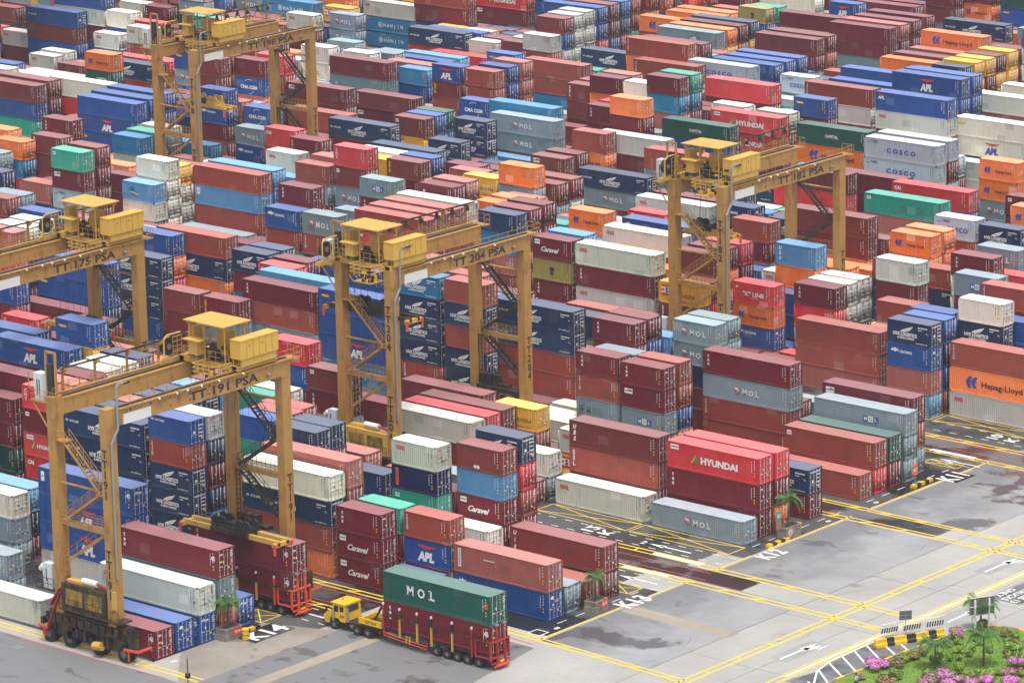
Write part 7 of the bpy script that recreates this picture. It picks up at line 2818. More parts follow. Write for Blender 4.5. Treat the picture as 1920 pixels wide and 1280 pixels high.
# row boxes and cross hatching in front of the blocks whose first slot is empty
def boxx(x0, x1, y0, y1):
    line(Yl, (x0,y0), (x1,y0), .13, YM); line(Yl, (x0,y1), (x1,y1), .13, YM); line(Yl, (x0,y0), (x0,y1), .13, YM); line(Yl, (x1,y0), (x1,y1), .13, YM)
    line(Yl, (x0,y0), (x1,y1), .13, YM, ZP+.003); line(Yl, (x0,y1), (x1,y0), .13, YM, ZP+.005)
for x0, x1 in ((-12.6,.6), (-25.4,-13.1)): boxx(x0, x1, -3.2, -.35)
for x0, x1 in ((-11.8,1.), (-25.,-12.4), (1.5,14)): boxx(x0, x1, 51.3, 54.1)
for a in (-25.6, -29.5): boxx(a, a+3.2, -48.7, -45.8)
boxx(-3., .6, -19.6, -17.3); boxx(-3., 1.4, 36.7, 38.2)
for y in (-17.0, -14.0, -6.3, -4.0, 38.0, 40.6, 48.2, 51.0, -45.4, -42.3):
    xe = {-45.4: -12.4, -42.3: -14.}.get(y, 2.3); xx = xe
    while xx > -60: line(Wl, (xx-1.0,y), (xx,y), .13, WM); xx -= 2.2
def arrow(x, y, L_, ang, fork=False):
    c, s_ = math.cos(ang), math.sin(ang)
    def T(a, b): return (x+a*c-b*s_, y+a*s_+b*c, ZP+.002)
    Wl.poly([T(-L_/2,-.13), T(L_*.22,-.13), T(L_*.22,.13), T(-L_/2,.13)], WM)
    Wl.poly([T(L_*.12,.45), T(L_*.12,-.45), T(L_*.5,0)], WM)
    if fork: Wl.poly([T(L_*.02,-.13), T(L_*.3,-.95), T(L_*.46,-.7), T(L_*.22,-.05)], WM); Wl.poly([T(L_*.38,-1.0), T(L_*.2,-1.25), T(L_*.55,-1.15)], WM)
arrow(-5.5,-5.2,5.6,math.pi); arrow(-1.5,-15.4,5.0,math.pi); arrow(.4,38.8,5.4,math.pi); arrow(-20.5,-43.8,5.2,math.pi)
g = MB()
for x0, x1, y0, y1 in ((23.7,25.7,-26.6,-20.0), (23.8,25.8,7.4,14.2), (29.9,32.,-8.,-1.5)): g.quad((x0,y0,.010), (x1,y0,.010), (x1,y1,.010), (x0,y1,.010), M['apron2'])
for x0, x1, y0, y1 in ((-21.5,-18.4,-53.6,-47.9), (-4.2,1.,48.6,50.8), (1.2,4.6,32.2,35.9)): g.quad((x0,y0,.0105), (x1,y0,.0105), (x1,y1,.0105), (x0,y1,.0105), M['yard'])
g.quad((29.9,1.2,.0105), (33.6,1.2,.0105), (33.6,9.,.0105), (29.9,9.,.0105), M['lane'])
struct('asphalt_panel', g)
arrow(24.75,-23.4,6.,math.pi/2,True); arrow(24.85,10.9,6.,math.pi/2,True); arrow(31.,-4.8,5.5,math.pi/2,True)
struct('yellow_road_marking', Yl); struct('red_road_marking', Rl)
def road_text(t, size, x, y, a, b, w=None, bold=.03):
    mb = MB(); F = Face(mb, (x,y,.022), a, b); F.text(t, size, 0, 0, M['roadwht'], bold, w=w); return tag(mb.build('road_lettering'), kind='structure')
road_text('K14', 2.1, -19.95, -50.6, (0,1,0), (-1,0,0), w=4.9); road_text('K13', 2.2, 2.55, -21.2, (0,1,0), (-1,0,0), w=3.9)
road_text('K12', 2.0, 4.0, -.5, (0,1,0), (-1,0,0), w=3.4); road_text('K11', 2.3, 2.9, 34., (0,1,0), (-1,0,0), w=3.4)
road_text('K', 1.6, -14.2, -5.0, (0,1,0), (1,0,0)); road_text('12', 1.6, -16.3, -5.0, (0,1,0), (1,0,0)); road_text('K', 1.5, .0, 49.7, (0,1,0), (1,0,0)); road_text('10', 1.5, -2.3, 49.7, (0,1,0), (1,0,0)); road_text('2', .9, -8.9, -5.2, (1,0,0), (0,1,0))
for i, t_ in enumerate(('ONLY', 'TRUCKS', 'CLASS 13')): road_text(t_, .8, 30.3+i*1.15, 3.6, (0,-1,0), (1,0,0))
# hatched island edge beside the garden
pts = [(36.5,-36.), (33.3,-33.), (31.2,-29.6), (29.6,-27.), (28.9,-24.2), (28.75,-16.)]
for p, q in zip(pts, pts[1:]): line(Wl, p, q, .2, WM)
for x0, y0, x1, y1 in ((29.6,-26.7,32.6,-29.2), (29.,-24.3,32.8,-27.1), (28.95,-22.1,32.8,-25.), (28.95,-20.1,32.8,-23.1), (28.95,-18.1,32.8,-21.), (29.5,-16.4,32.9,-18.8), (30.8,-15.4,33.,-16.9), (30.6,-29.8,33.4,-31.8)): line(Wl, (x0,y0), (x1,y1), .22, WM)
for i in range(7): line(Wl, (.55+.0*i, -62.7+i*2.93), (.55, -62.7+i*2.93), .1, WM) if False else None
for y0, n_, sp, x in ((-31.4,5,2.82,1.0), (.05,6,2.82,1.0), (20.2,6,2.82,1.0)):
    for i in range(n_): line(Wl, (x, y0+i*sp+.3), (x, y0+i*sp+1.7), .12, WM)
for i in range(5): line(Yl, (-21.9, -62.9+i*2.93), (-21.9, -61.3+i*2.93), .13, M['orange'])
struct('white_road_marking', Wl)
road_text('8', .7, 1.9, -32.2, (1,0,0), (0,1,0)); road_text('8', .7, 1.9, 12.4, (1,0,0), (0,1,0)); road_text('8', .7, 1.9, 21., (1,0,0), (0,1,0)); road_text('8', .7, -20.9, -62.2, (1,0,0), (0,1,0))
g = MB(); g.quad((.5,-35.1,.013), (2.1,-35.1,.013), (2.1,-33.6,.013), (.5,-33.6,.013), M['roadwht']); g.quad((.65,-34.95,.017), (1.95,-34.95,.017), (1.95,-33.75,.017), (.65,-33.75,.017), M['black'])
for x, y in ((7.6,-4.4), (16.9,-3.6), (-36.,-68.5), (-26.,-67.6)): g.quad((x-.8,y-.6,.013), (x+.8,y-.6,.013), (x+.8,y+.6,.013), (x-.8,y+.6,.013), M['apron2']); g.quad((x-.6,y-.42,.017), (x+.6,y-.42,.017), (x+.6,y+.42,.017), (x-.6,y+.42,.017), M['steel'])
struct('manhole_cover', g)

# ------------------------------------------------------------------ gantry cranes
def rail(mb, p, q, h=1.0, m=None, step=1.5, n=2, w=.045):
    p = Vector(p); q = Vector(q); m = m or M['crane']; k = max(1, int((q-p).length/step))
    for i in range(k+1): a = p.lerp(q, i/k); mb.bar(a, a+Vector((0,0,h)), w, w, m)
    for j in range(n): z = Vector((0,0,h*(j+1)/n)); mb.bar(p+z, q+z, w, w, m)
def stairs(mb, p, q, w=.8, m=None, wy=0.8):
    """flight of steps between two landings, running in the x-z plane, with handrails"""
    m = m or M['crane']; p = Vector(p); q = Vector(q)
    for dy in (-wy/2, wy/2):
        o_ = Vector((0,dy,0)); mb.bar(p+o_, q+o_, .08, .26, m); rail(mb, p+o_+Vector((0,0,.1)), q+o_+Vector((0,0,.1)), 1.0, m, 1.3)
    n = int(abs(q.z-p.z)/.28)
    for i in range(1, n): a = p.lerp(q, i/n); mb.box((a.x-.14, a.y-wy/2, a.z-.02), (a.x+.14, a.y+wy/2, a.z+.02), M['black'])
def crane(num, xf, yn, yf, label, yt, spread, near_engine=True, sx=0.):
    """rubber tyred gantry crane; xf front plane of its legs, yn/yf wheel tracks, yt near edge of the trolley house, spread=(z, length)"""
    x0 = xf-4.15; t = thing('gantry_crane', label, 'gantry crane', (x0, yn, 0), 0, 'yellow gantry cranes straddling the container rows')
    S = yf-yn; F_, B_ = 4.15, -4.15; cr = M['crane']; yt -= yn
    ZB, ZT = 23.15, 24.62
    # legs
    for y in (0, S):
        for x in (F_-1.02, B_):
            mb = MB(); mb.box((x, y-.6, 3.4), (x+1.02, y+.6, ZB), cr)
            for z in (8.2, 13.1, 18.): mb.box((x-.012, y-.612, z), (x+1.032, y+.612, z+.05), cr)
            if y == 0: mb.box((x-.02, y-.62, ZB), (x+1.04, y+.62, ZT+.35), cr)
            mb.box((x-.03, y-.63, ZB-.2), (x+1.05, y+.63, ZB-.02), cr)
            lg = mb.build('leg', t)
            for z in range(9):
                pass
            if x > 0:
                tb = MB()
                if y == 0: Face(tb, (x+.5, -.62, 0), (1,0,0), (0,0,1)).vert('TT%d' % num, .82, 0, 20.6, M['dark'], 1.02, .03)
                if y == 0: Face(tb, (x+.5, -.62, 0), (1,0,0), (0,0,1)).vert('TT%d' % num, .82, 0, 10.6, M['dark'], 1.02, .03)
                if y == S: Face(tb, (x+1.03, y+.05, 0), (0,1,0), (0,0,1)).vert('TT%d' % num, .82, 0, 12.6, M['dark'], 1.02, .03)
                tb.build('number_lettering', lg)
    # girders with rail, lettering, sign plate, walkway, lamps
    for k, (xa, xb) in enumerate(((F_-1.02, F_), (B_, B_+1.02))):
        mb = MB(); mb.box((xa, .62, ZB), (xb, S+.62, ZT), cr)
        for j in range(1, 9): y = j*S/9; mb.box((xa-.01, y, ZB-.01), (xb+.01, y+.06, ZT+.01), cr)
        mb.box((xa-.06, .5, ZT), (xb+.06, S+.9, ZT+.10), cr)
        bm = mb.build('girder', t)
        rb = MB(); rb.box((xa+.42, .7, ZT+.10), (xa+.56, S+.6, ZT+.24), M['black']); rb.box((xa+.12, .7, ZT+.10), (xa+.2, S+.6, ZT+.2), M['steel']); rb.build('trolley_rail', bm)
        hb = MB(); xo = xb-.04 if k == 0 else xa+.04
        hb.box((xo-.25, .6, ZT+.10), (xo+.25, S+.9, ZT+.16), cr)
        rail(hb, (xo+(.22 if k == 0 else -.22), .7, ZT+.12), (xo+(.22 if k == 0 else -.22), S+1.5, ZT+.12), 1.0, cr, 1.6)
        hb.box((xa-.3, S+.62, ZT), (xb+.4, S+1.7, ZT+.12), cr); rail(hb, (xa-.3, S+1.68, ZT+.1), (xb+.4, S+1.68, ZT+.1), 1.1, cr, .6); rail(hb, (xb+.38, S+.7, ZT+.1), (xb+.38, S+1.68, ZT+.1), 1.1, cr, .5)
        hb.build('walkway_railing', bm)
        if k == 0:
            tb = MB(); D = Face(tb, (F_+.006, 0, 0), (0,1,0), (0,0,1)); D.text('TT %d PSA' % num, .86, S*.635, (ZB+ZT)/2-.02, M['dark'], .03, w=S*.40); tb.build('number_lettering', bm)
            sb = MB(); sb.box((F_, 1.55, ZB+.0), (F_+.07, 5.2, ZB+1.0), M['tank']); sb.build('sign_plate', bm)
            lb = MB()
            for y in (S*.26, S*.36, S*.42, S*.5, S*.6, S*.74): lb.tube((F_+.05, y, ZT+.16), (F_+.32, y, ZT+.02), .06, M['tank'], 8, .11)
            lb.tube((F_+.05, S*.89, ZB+.75), (F_+.5, S*.89, ZB+.6), .12, M['steel'], 8, .2); lb.build('flood_lamp', bm)
            jb = MB()
            for j in range(1, 9):
                for z in (ZB+.35, ZT-.3): jb.box((F_, j*S/9-.16, z), (F_+.03, j*S/9-.04, z+.2), M['grimy'])
            jb.build('bracket', bm)
        else:
            fb = MB(); n = 6
            for j in range(n):
                y = 1.9+j*(S-2.4)/(n-1); fb.box((B_-.35, y-.12, ZT), (B_-.2, y+.12, ZT+2.55), cr); fb.bar((B_-.28, y, ZT+2.1), (B_+.35, y, ZT+2.6), .14, .2, cr); fb.box((B_-.45, y-.2, ZT+2.4), (B_+.3, y+.2, ZT+2.65), cr)
            fb.box((B_+.05, 1.5, ZT+2.62), (B_+.2, S+.6, ZT+2.78), M['grimy']); rail(fb, (B_-.5, 1.5, ZT+.1), (B_-.5, S+.5, ZT+.1), 1.1, M['crane'], 1.4, 3)
            fb.box((B_-.55, 1.2, ZT-.05), (B_-.2, S+.6, ZT+.05), cr); fb.tube((B_-.05, 1.4, ZT+.35), (B_-.05, S+.4, ZT+.35), .13, cr, 8)
            fb.build('festoon_track', bm)
            cb = MB(); ys0, ys1 = (yt+2.0, 1.6) if yt > 6 else (yt+6.5, S-.6)
            m_ = 6 if abs(ys1-ys0) > 5 else 3
            for j in range(m_):
                a = ys0+(ys1-ys0)*j/m_; b_ = ys0+(ys1-ys0)*(j+1)/m_; pts = [Vector((B_+.12, a+(b_-a)*i/6, ZT+2.6-1.25*math.sin(math.pi*i/6))) for i in range(7)]
                cb.path(pts, .06, M['black'], 5); cb.box((B_+.0, b_-.15, ZT+1.9), (B_+.25, b_+.15, ZT+2.6), M['black'])
            if yt < 6: cb.build('festoon_cable', bm)
    # end ties between the girders and high cross tubes
    mb = MB()
    mb.box((B_+1.02, S-.3, ZB+.25), (F_-1.02, S+.3, ZB+1.0), cr) if False else None
    for y, z in ((S, 20.5), (0, 16.5)): tb = MB(); tb.tube((B_+1.02, y, z), (F_-1.02, y, z), .13, cr, 8); tb.build('tie_rod', t)
    for y in (0, S): mb = MB(); mb.box((B_+1.0, y-.28, 12.35), (F_-1.0, y+.28, 12.85), cr); rail(mb, (B_+1.0, y-.3, 12.85), (F_-1.0, y-.3, 12.85), 1.0, cr, 1.2); rail(mb, (B_+1.0, y+.3, 12.85), (F_-1.0, y+.3, 12.85), 1.0, cr, 1.2); mb.build('cross_tie', t)
    # access stairs on both end frames
    for y, dk in ((0, cr), (S, M['grimy'])):
        mb = MB(); yy = y
        mb.box((B_+.9, yy-.55, 20.75), (B_+2.3, yy+.55, 20.85), dk); rail(mb, (B_+.9, yy-.55, 20.85), (B_+2.3, yy-.55, 20.85), 1.0, dk, .7)
        stairs(mb, (B_+1.9, yy, 20.8), (F_-1.6, yy, 16.4), m=dk); mb.box((F_-2.1, yy-.5, 16.2), (F_-1.0, yy+.5, 16.3), dk); rail(mb, (F_-2.1, yy+.5, 16.3), (F_-1.0, yy+.5, 16.3), 1.0, dk, .6)
        stairs(mb, (F_-1.8, yy, 16.2), (B_+1.8, yy, 13.0), m=dk) if y == 0 else stairs(mb, (F_-1.8, yy, 16.2), (B_+1.6, yy, 12.9), m=dk)
        if y == 0: mb.bar((F_-1.3, yy, 12.4), (B_+1.6, yy, 8.8), .22, .3, dk); rail(mb, (F_-1.3, yy-.2, 12.6), (B_+1.6, yy-.2, 9.0), .9, dk, 1.4)
        else: stairs(mb, (B_+1.8, yy, 12.4), (F_-1.4, yy, 8.4), m=dk)
        for z in range(16): mb.box((B_+1.05, yy-.28, 4.6+z*.5), (B_+1.12, yy+.28, 4.66+z*.5), dk)
        for dy in (-.28, .28): mb.bar((B_+1.1, yy+dy, 4.2), (B_+1.1, yy+dy, 12.4), .06, .06, dk)
        mb.build('access_stairs', t)
    # cable pipe with goose-neck lamp on the front near leg
    mb = MB(); px, py = F_+.16, -.25
    mb.path([(px, py, 8.2), (px, py, 21.6), (px+.1, py+.8, 22.9), (px+.1, py+.85, 27.0), (px+.15, py+1.1, 27.35), (px+.2, py+2.0, 27.3)], .13, M['steel'], 8); mb.box((px+.0, py+1.6, 27.2), (px+.4, py+2.4, 27.36), M['black']); mb.build('lamp_pipe', t)
    # switch cabinet and mast on the rear near corner platform
    mb = MB(); mb.box((B_-2.2, -.7, 24.3), (B_+.2, .7, 24.42), cr)
    for e in (-.6, .6): mb.bar((B_-1.9, e, 24.3), (B_, e, 22.0), .12, .12, cr)
    rail(mb, (B_-2.2, -.7, 24.4), (B_+1.4, -.7, 24.4), 1.1, cr, .6); rail(mb, (B_-2.2, -.7, 24.4), (B_-2.2, .7, 24.4), 1.1, cr, .7); rail(mb, (B_+1.1, -.75, 24.9), (B_+1.1, .9, 24.9), 1.1, cr, .5)
    mb.bar((B_-2.25, -.7, 25.3), (B_-2.25, -.7, 27.1), .08, .08, cr); pf = mb.build('platform', t)
    mb = MB(); mb.box((B_-1.75, -.5, 24.42), (B_-.55, .45, 27.1), M['cab']); mb.box((B_-1.35, -.512, 25.0), (B_-1.2, -.5, 26.5), M['black']); mb.box((B_-1.05, -.512, 25.0), (B_-.9, -.5, 26.5), M['black']); mb.build('switch_cabinet', pf)
    mb = MB()
    for x in (B_-.55, B_+.75): mb.bar((x, 0.1, 24.4), (x, .1, 29.2), .2, .2, cr)
    mb.bar((B_-.6, .1, 29.2), (B_+.8, .1, 29.2), .2, .2, cr); mb.box((B_-.25, -.1, 24.8), (B_+.4, .3, 28.1), M['black']); mb.build('cable_mast', pf)
    # trolley
    tr = thing('trolley', None, None, (0, yt, 0)); tr.parent = t
    mb = MB(); mb.box((B_+.2, .2, ZT+.26), (F_-.2, .6, ZT+.75), M['crane2']); mb.box((B_+.2, 5.4, ZT+.26), (F_-.2, 5.8, ZT+.75), M['crane2']); mb.box((B_+.1, .2, ZT+.26), (B_+.8, 5.8, ZT+.8), M['crane2']); mb.box((F_-.8, .2, ZT+.26), (F_-.1, 5.8, ZT+.8), M['crane2'])
    mb.box((B_+.8, .6, ZT+.5), (F_-.8, 5.4, ZT+.58), M['black'])
    for x in (B_+.4, F_-.5):
        for y in (.9, 5.1): mb.tube((x-.15, y, ZT+.4), (x+.15, y, ZT+.4), .3, M['black'], 12)
    rail(mb, (B_+.8, .2, ZT+.75), (F_-1.2, .2, ZT+.75), 1.1, M['crane2'], .9); rail(mb, (B_+.2, 5.8, ZT+.75), (F_-.2, 5.8, ZT+.75), 1.1, M['crane2'], 1.0); rail(mb, (F_-.05, .4, ZT+.75), (F_-.05, 5.8, ZT+.75), 1.0, M['crane2'], .9); mb.build('trolley_frame', tr)
    mb = MB(); hx0, hx1 = F_-1.1, F_+.35                         # electric house
    mb.box((hx0, .3, ZT+1.5), (hx1, 5.6, ZT+3.35), M['house'])
    for j in range(1, 6): mb.box((hx1-.0, .3+j*5.3/6-.03, ZT+1.55), (hx1+.02, .3+j*5.3/6+.03, ZT+3.3), M['crane'])
    for j in range(6): mb.box((hx1, .55+j*5.3/6, ZT+2.6), (hx1+.015, .8+j*5.3/6, ZT+2.85), M['crane']) if j in (1, 3) else None
    mb.box((hx0-.05, .25, ZT+3.35), (hx1+.05, 5.65, ZT+3.42), M['house']); mb.box((hx0+.1, .5, ZT+.75), (hx0+.3, 5.4, ZT+1.5), M['crane2']); mb.box((hx1-.3, .5, ZT+.75), (hx1-.1, 5.4, ZT+1.5), M['crane2'])
    mb.build('electric_house', tr)
    mb = MB(); cx0, cx1, cy0, cy1, cz = B_+1.7, F_-1.0, -.6, 3.3, ZT+4.7     # canopy over the hoist
    mb.box((cx0, cy0, cz), (cx0+2.3, cy1, cz+.10), M['crane2']); mb.box((cx0+2.3, cy0-.25, cz+.06), (cx1+.2, cy1-.2, cz+.16), M['crane2'])
    for x in (cx0+.4, cx0+2.4, cx1-.4):
        for y in (cy0+.5, cy1-.6): mb.bar((x, y, ZT+.7), (x, y, cz), .12, .12, M['crane2']); mb.bar((x, y, cz-.7), (x+.5, y, cz), .07, .07, M['crane2']); mb.bar((x, y, cz-.7), (x-.5, y, cz), .07, .07, M['crane2'])
    mb.build('canopy', tr)
    mb = MB(); mb.box((cx0+.3, -1.1, ZT+2.9), (cx0+2.6, .4, ZT+3.0), M['crane2']); mb.box((cx0+1.0, -.9, ZT+1.5), (cx0+2.2, .0, ZT+2.9), M['crane2']); mb.box((cx0-.1, .2, ZT+1.6), (cx0+.7, 1.6, ZT+3.9), M['crane2']); mb.box((cx0+2.8, 1.2, ZT+1.4), (cx0+3.9, 2.7, ZT+3.6), M['crane2'])
    mb.box((cx0+2.79, 1.4, ZT+2.4), (cx0+2.8, 2.5, ZT+3.3), M['black'])
    mb.build('hoist_housing', tr)
    mb = MB(); q = rng
    for _ in range(26):
        x, y, z = q.uniform(cx0-.2, cx1+.6), q.uniform(-.6, 4.6), ZT+q.uniform(.7, 2.2); a, b, c = q.uniform(.15, .5), q.uniform(.15, .5), q.uniform(.12, .45)
        mb.box((x, y, z), (x+a, y+b, z+c), q.choice([M['black'], M['crane2'], M['grimy'], M['crane']]))
    mb.tube((cx0+.6, 1.0, ZT+1.35), (cx0+3.2, 1.0, ZT+1.35), .5, M['black'], 14); mb.tube((cx0+.6, 2.8, ZT+1.35), (cx0+3.2, 2.8, ZT+1.35), .5, M['grimy'], 14)
    mb.box((cx0+1.2, .0, ZT+1.2), (cx0+1.8, .6, ZT+1.7), M['green'])
    mb.build('hoist_machinery', tr)
    mb = MB()                                                     # driver's service basket hanging in front
    bx0, bx1, by0, by1 = F_-3.9, F_-.9, -2.2, .2
    mb.box((bx0+.3, by0+.3, ZT-.9), (bx1-.2, by1, ZT-.8), M['crane2']); rail(mb, (bx0, by0, ZT-.1), (bx1, by0, ZT-.1), 1.2, M['crane2'], .75, 3, .08); rail(mb, (bx1, by0, ZT-.1), (bx1, by1, ZT-.1), 1.2, M['crane2'], .7, 3, .08); rail(mb, (bx0, by0, ZT-.1), (bx0, by1, ZT-.1), 1.2, M['crane2'], .7, 3, .08)
    for x in (bx0, bx0+1., bx0+2., bx1): mb.bar((x, by0, ZT-.1), (min(bx1-.2, x+.3), by0+.3, ZT-.85), .08, .08, M['crane2'])
    for _ in range(9): x = q.uniform(bx0+.3, bx1-.6); y = q.uniform(by0+.3, by1-.4); mb.box((x, y, ZT-.8), (x+.4, y+.35, ZT-.8+q.uniform(.3, .9)), q.choice([M['crane2'], M['black'], M['yel']]))
    mb.build('service_basket', tr)
    mb = MB(); wx, wy, wz = B_+.0, -1.2, ZT+1.9                      # cable reel with guard
    mb.tube((wx-.25, wy, wz), (wx+.25, wy, wz), .85, M['black'], 20); mb.tube((wx-.3, wy, wz), (wx+.3, wy, wz), .3, M['steel'], 12)
    mb.path([(wx+.55, wy-1.0, wz-1.1), (wx+.55, wy-1.0, wz+.95), (wx+.55, wy-.5, wz+1.3), (wx+.55, wy+1.3, wz+1.3)], .09, M['crane2'], 6); rail(mb, (wx+.6, wy+.2, wz-1.0), (wx+.6, wy+1.4, wz-1.0), 2.0, M['crane2'], .6, 4)
    mb.bar((wx, wy-1.2, ZT+.45), (wx, wy+1.6, ZT+.45), .5, .45, M['crane2']); mb.build('cable_reel', tr)
    # spreader on its ropes
    z, Ls = spread; sp = thing('spreader', None, None, (sx, yt+1.9, z)); sp.parent = t
    sm = M['crane2'] if num in (198, 182) else M['grimy']
    mb = MB()
    for y in (-.62, .62): mb.box((-Ls/2, y-.16, .1), (Ls/2, y+.16, .6), M['crane2'] if num != 204 else M['grimy'])
    mb.box((-2.6, -.95, .15), (2.6, .95, .62), sm); mb.box((-1.9, -.8, .62), (1.9, .8, .9), M['black'])
    for x in (-Ls/2, Ls/2-.45): mb.box((x, -1.2, .0), (x+.45, 1.2, .42), M['crane2'])
    mb.build('spreader_beam', sp)
    mb = MB()
    for x in (-2.1, -1.2, 1.2, 2.1):
        for y in (-.6, .6): mb.tube((x, y-.12, 1.25), (x, y+.12, 1.25), .55, M['black'] if num != 198 else M['crane2'], 12)
        mb.box((x-.45, -.85, .6), (x+.45, .85, 1.0), sm)
    mb.box((-.7, -.5, .9), (.7, .5, 1.25), M['black']); mb.build('headblock', sp)
    mb = MB()
    for x in (-Ls/2+.05, Ls/2-.05):
        for y in (-1.22, 1.22): mb.box((x-.1, y-.1, -.75), (x+.1, y+.1, .25), M['orange']); mb.box((x-.14, y-.3 if y > 0 else y-.1, .15), (x+.14, y+.1 if y > 0 else y+.3, .32), M['orange'])
    mb.build('corner_guide', sp)
    mb = MB()
    for x in (-2.1, -1.2, 1.2, 2.1):
        for y in (-.6, .6): mb.tube((x, y, 1.3), (x*.85, y*.9, ZT+.6-z), .022, M['black'], 4, cap=False)
    mb.build('hoist_rope', sp)
    # sills, bogies, wheels, engine house
    for y in (0, S):
        en = (y == 0) == near_engine; gm = M['grimy']
        mb = MB(); mb.box((B_-1.0, y-.55, 2.2), (F_+1.4, y+.55, 3.5), gm)
        for k in range(10): x = B_-.8+k*1.0; mb.box((x, y-.8, 2.3+.2*(k % 3)), (x+.7, y-.5, 3.2+.15*(k % 2)), rng.choice([M['black'], gm, gm]))
        mb.box((B_-1.6, y-.35, 1.3), (B_-.9, y+.35, 2.6), gm); mb.box((F_+1.3, y-.35, 1.3), (F_+1.9, y+.35, 2.7), gm)
        for k in range(14): x = rng.uniform(F_+.6, F_+2.0); mb.box((x, y-.8+rng.uniform(0, .9), 1.2+rng.uniform(0, 1.6)), (x+.35, y-.4+rng.uniform(.2, .9), 1.6+rng.uniform(.6, 1.9)), rng.choice([gm, M['black'], gm]))
        for k in range(10): x = rng.uniform(B_-2.2, B_-.6); mb.box((x, y-.8+rng.uniform(0, .9), 1.4+rng.uniform(0, 1.6)), (x+.35, y-.4+rng.uniform(.2, .9), 1.7+rng.uniform(.6, 1.9)), rng.choice([gm, M['black'], gm]))
        for k in range(12): x = B_+1.2+rng.uniform(0, 6); mb.box((x, y-.75, .9+rng.uniform(0, .5)), (x+rng.uniform(.2, .6), y-.3, 1.5+rng.uniform(0, .7)), rng.choice([M['black'], gm, M['black']]))
        mb.bar((B_-1.3, y-.7, 1.2), (B_+.9, y-.7, 5.6), .5, .12, M['redframe']); mb.bar((B_-.6, y-.7, 4.0), (B_+.9, y-.7, 6.0), .5, .12, M['redframe'])
        sl_ = mb.build('sill_beam', t)
        for cx_, xs_ in ((B_+.1, (-1.45, 1.45)), (F_-.1, (-2.6, .9))):
            mb = MB(); mb.box((cx_+min(xs_)-.3, y-.3, 1.0), (cx_+max(xs_)+.3, y+.3, 2.2), gm); bo = mb.build('bogie', t)
            for dx in xs_:
                w = MB(); x = cx_+dx
                for s_ in (-.5, .12):
                    w.tube((x, y+s_, .82), (x, y+s_+.38, .82), .82, M['tyre'], 22); w.tube((x, y+s_-.01, .82), (x, y+s_+.39, .82), .36, M['rim'], 14)
                w.build('wheel', bo)
        ob = MB(); ob.bar((F_+1.3, y-.9, 1.55), (F_+3.2, y-.9, 1.65), .18, .22, M['orange']); ob.bar((F_+3.1, y-.9, 1.6), (F_+3.1, y+.9, 1.6), .18, .22, M['orange']); ob.bar((F_+1.9, y-.9, 1.6), (F_+1.9, y-.9, .5), .12, .12, M['orange'])
        ob.bar((B_-2.3, y-.9, 1.7), (B_-1.0, y-.9, 1.6), .18, .22, M['orange']); ob.bar((B_-1.5, y-.9, 1.6), (B_-1.5, y-.9, .6), .12, .12, M['orange']); ob.bar((F_+2.6, y-.9, .3), (F_+2.9, y-.9, 1.5), .06, .06, M['black']); ob.build('bumper_bar', t)
        em = M['crane2'] if en else M['grimy']
        eb = MB(); eb.box((B_+1.05, y-.75, 4.1), (F_-1.1, y+.75, 6.6), em if num != 191 else M['grimy']); eb.box((B_+1.0, y-1.1, 3.95), (F_-.9, y+.9, 4.1), M['grimy'])
        for j in range(2): eb.box((B_+1.6+j*2.7, y-.765, 4.5), (B_+3.9+j*2.7, y-.75, 6.1), M['dirtyel'])
        eb.box((B_+1.4, y-.3, 6.6), (B_+5.2, y+.6, 6.9), em); rail(eb, (B_+1.0, y-1.1, 4.1), (F_-.9, y-1.1, 4.1), 1.1, M['grimy'], 1.2)
        if en: eb.tube((B_+3.6, y-.2, 7.1), (B_+5.6, y-.2, 7.1), .32, M['tank'], 14); eb.tube((B_+5.6, y-.2, 7.1), (F_-.6, y-.4, 6.9), .14, M['redframe'], 8)
        else:
            for j in range(3): eb.box((B_+1.3+j*.95, y-.4, 6.9), (B_+2.0+j*.95, y+.4, 7.9), M['grimy'])
            eb.box((B_+2.0, y-.768, 4.6), (B_+3.2, y-.752, 5.9), M['black']); eb.box((B_+4.6, y-.768, 4.6), (B_+5.8, y-.752, 5.9), M['black'])
        eb.build('engine_house', t)
        if en:
            kb = MB(); kb.box((B_-2.5, y-.7, 5.35), (B_-.1, y+.6, 5.5), M['grimy']); kb.box((B_-1.7, y-.5, 5.5), (B_-.5, y+.3, 8.0), M['cab']); kb.box((B_-1.35, y-.512, 6.2), (B_-1.2, y-.5, 7.5), M['black']); rail(kb, (B_-2.5, y-.7, 5.5), (B_-.1, y-.7, 5.5), 1.1, M['grimy'], .7); kb.tube((B_-2.3, y-.2, 7.2), (B_-1.9, y-.2, 7.6), .3, M['tank'], 10); kb.build('control_cabinet', t)
            yb = MB(); yb.box((F_-.3, y-.72, 5.2), (F_+.3, y-.6, 7.0), M['crane2']); yb.box((F_-1.1, y-1.3, 4.0), (F_+1.2, y+.5, 4.12), M['grimy']); rail(yb, (F_+.1, y-1.3, 4.1), (F_+1.2, y-1.3, 4.1), 1.1, M['black'], .6); yb.tube((F_-2.8, y-.9, 1.1), (F_-1.7, y-.9, 1.25), .42, M['crane2'], 14); yb.build('fuel_tank', t)
    return t
CR = 'tall yellow gantry crane'
crane(191, -25.2, -65.0, -41.1, 'nearest gantry crane, numbered 191, its spreader gripping a maroon container on a trailer', -48.0, (7.45, 13.2), sx=1.3)
crane(204, -41.2, -7.45, 14.45, 'gantry crane numbered 204 in the middle of the yard, trolley at its near end', -8.2, (19.2, 12.4), sx=-.3)
crane(182, -37.7, 46.2, 69.0, 'gantry crane numbered 182 at right, standing behind the numbered 204 crane', 46.6, (18.2, 7.0))
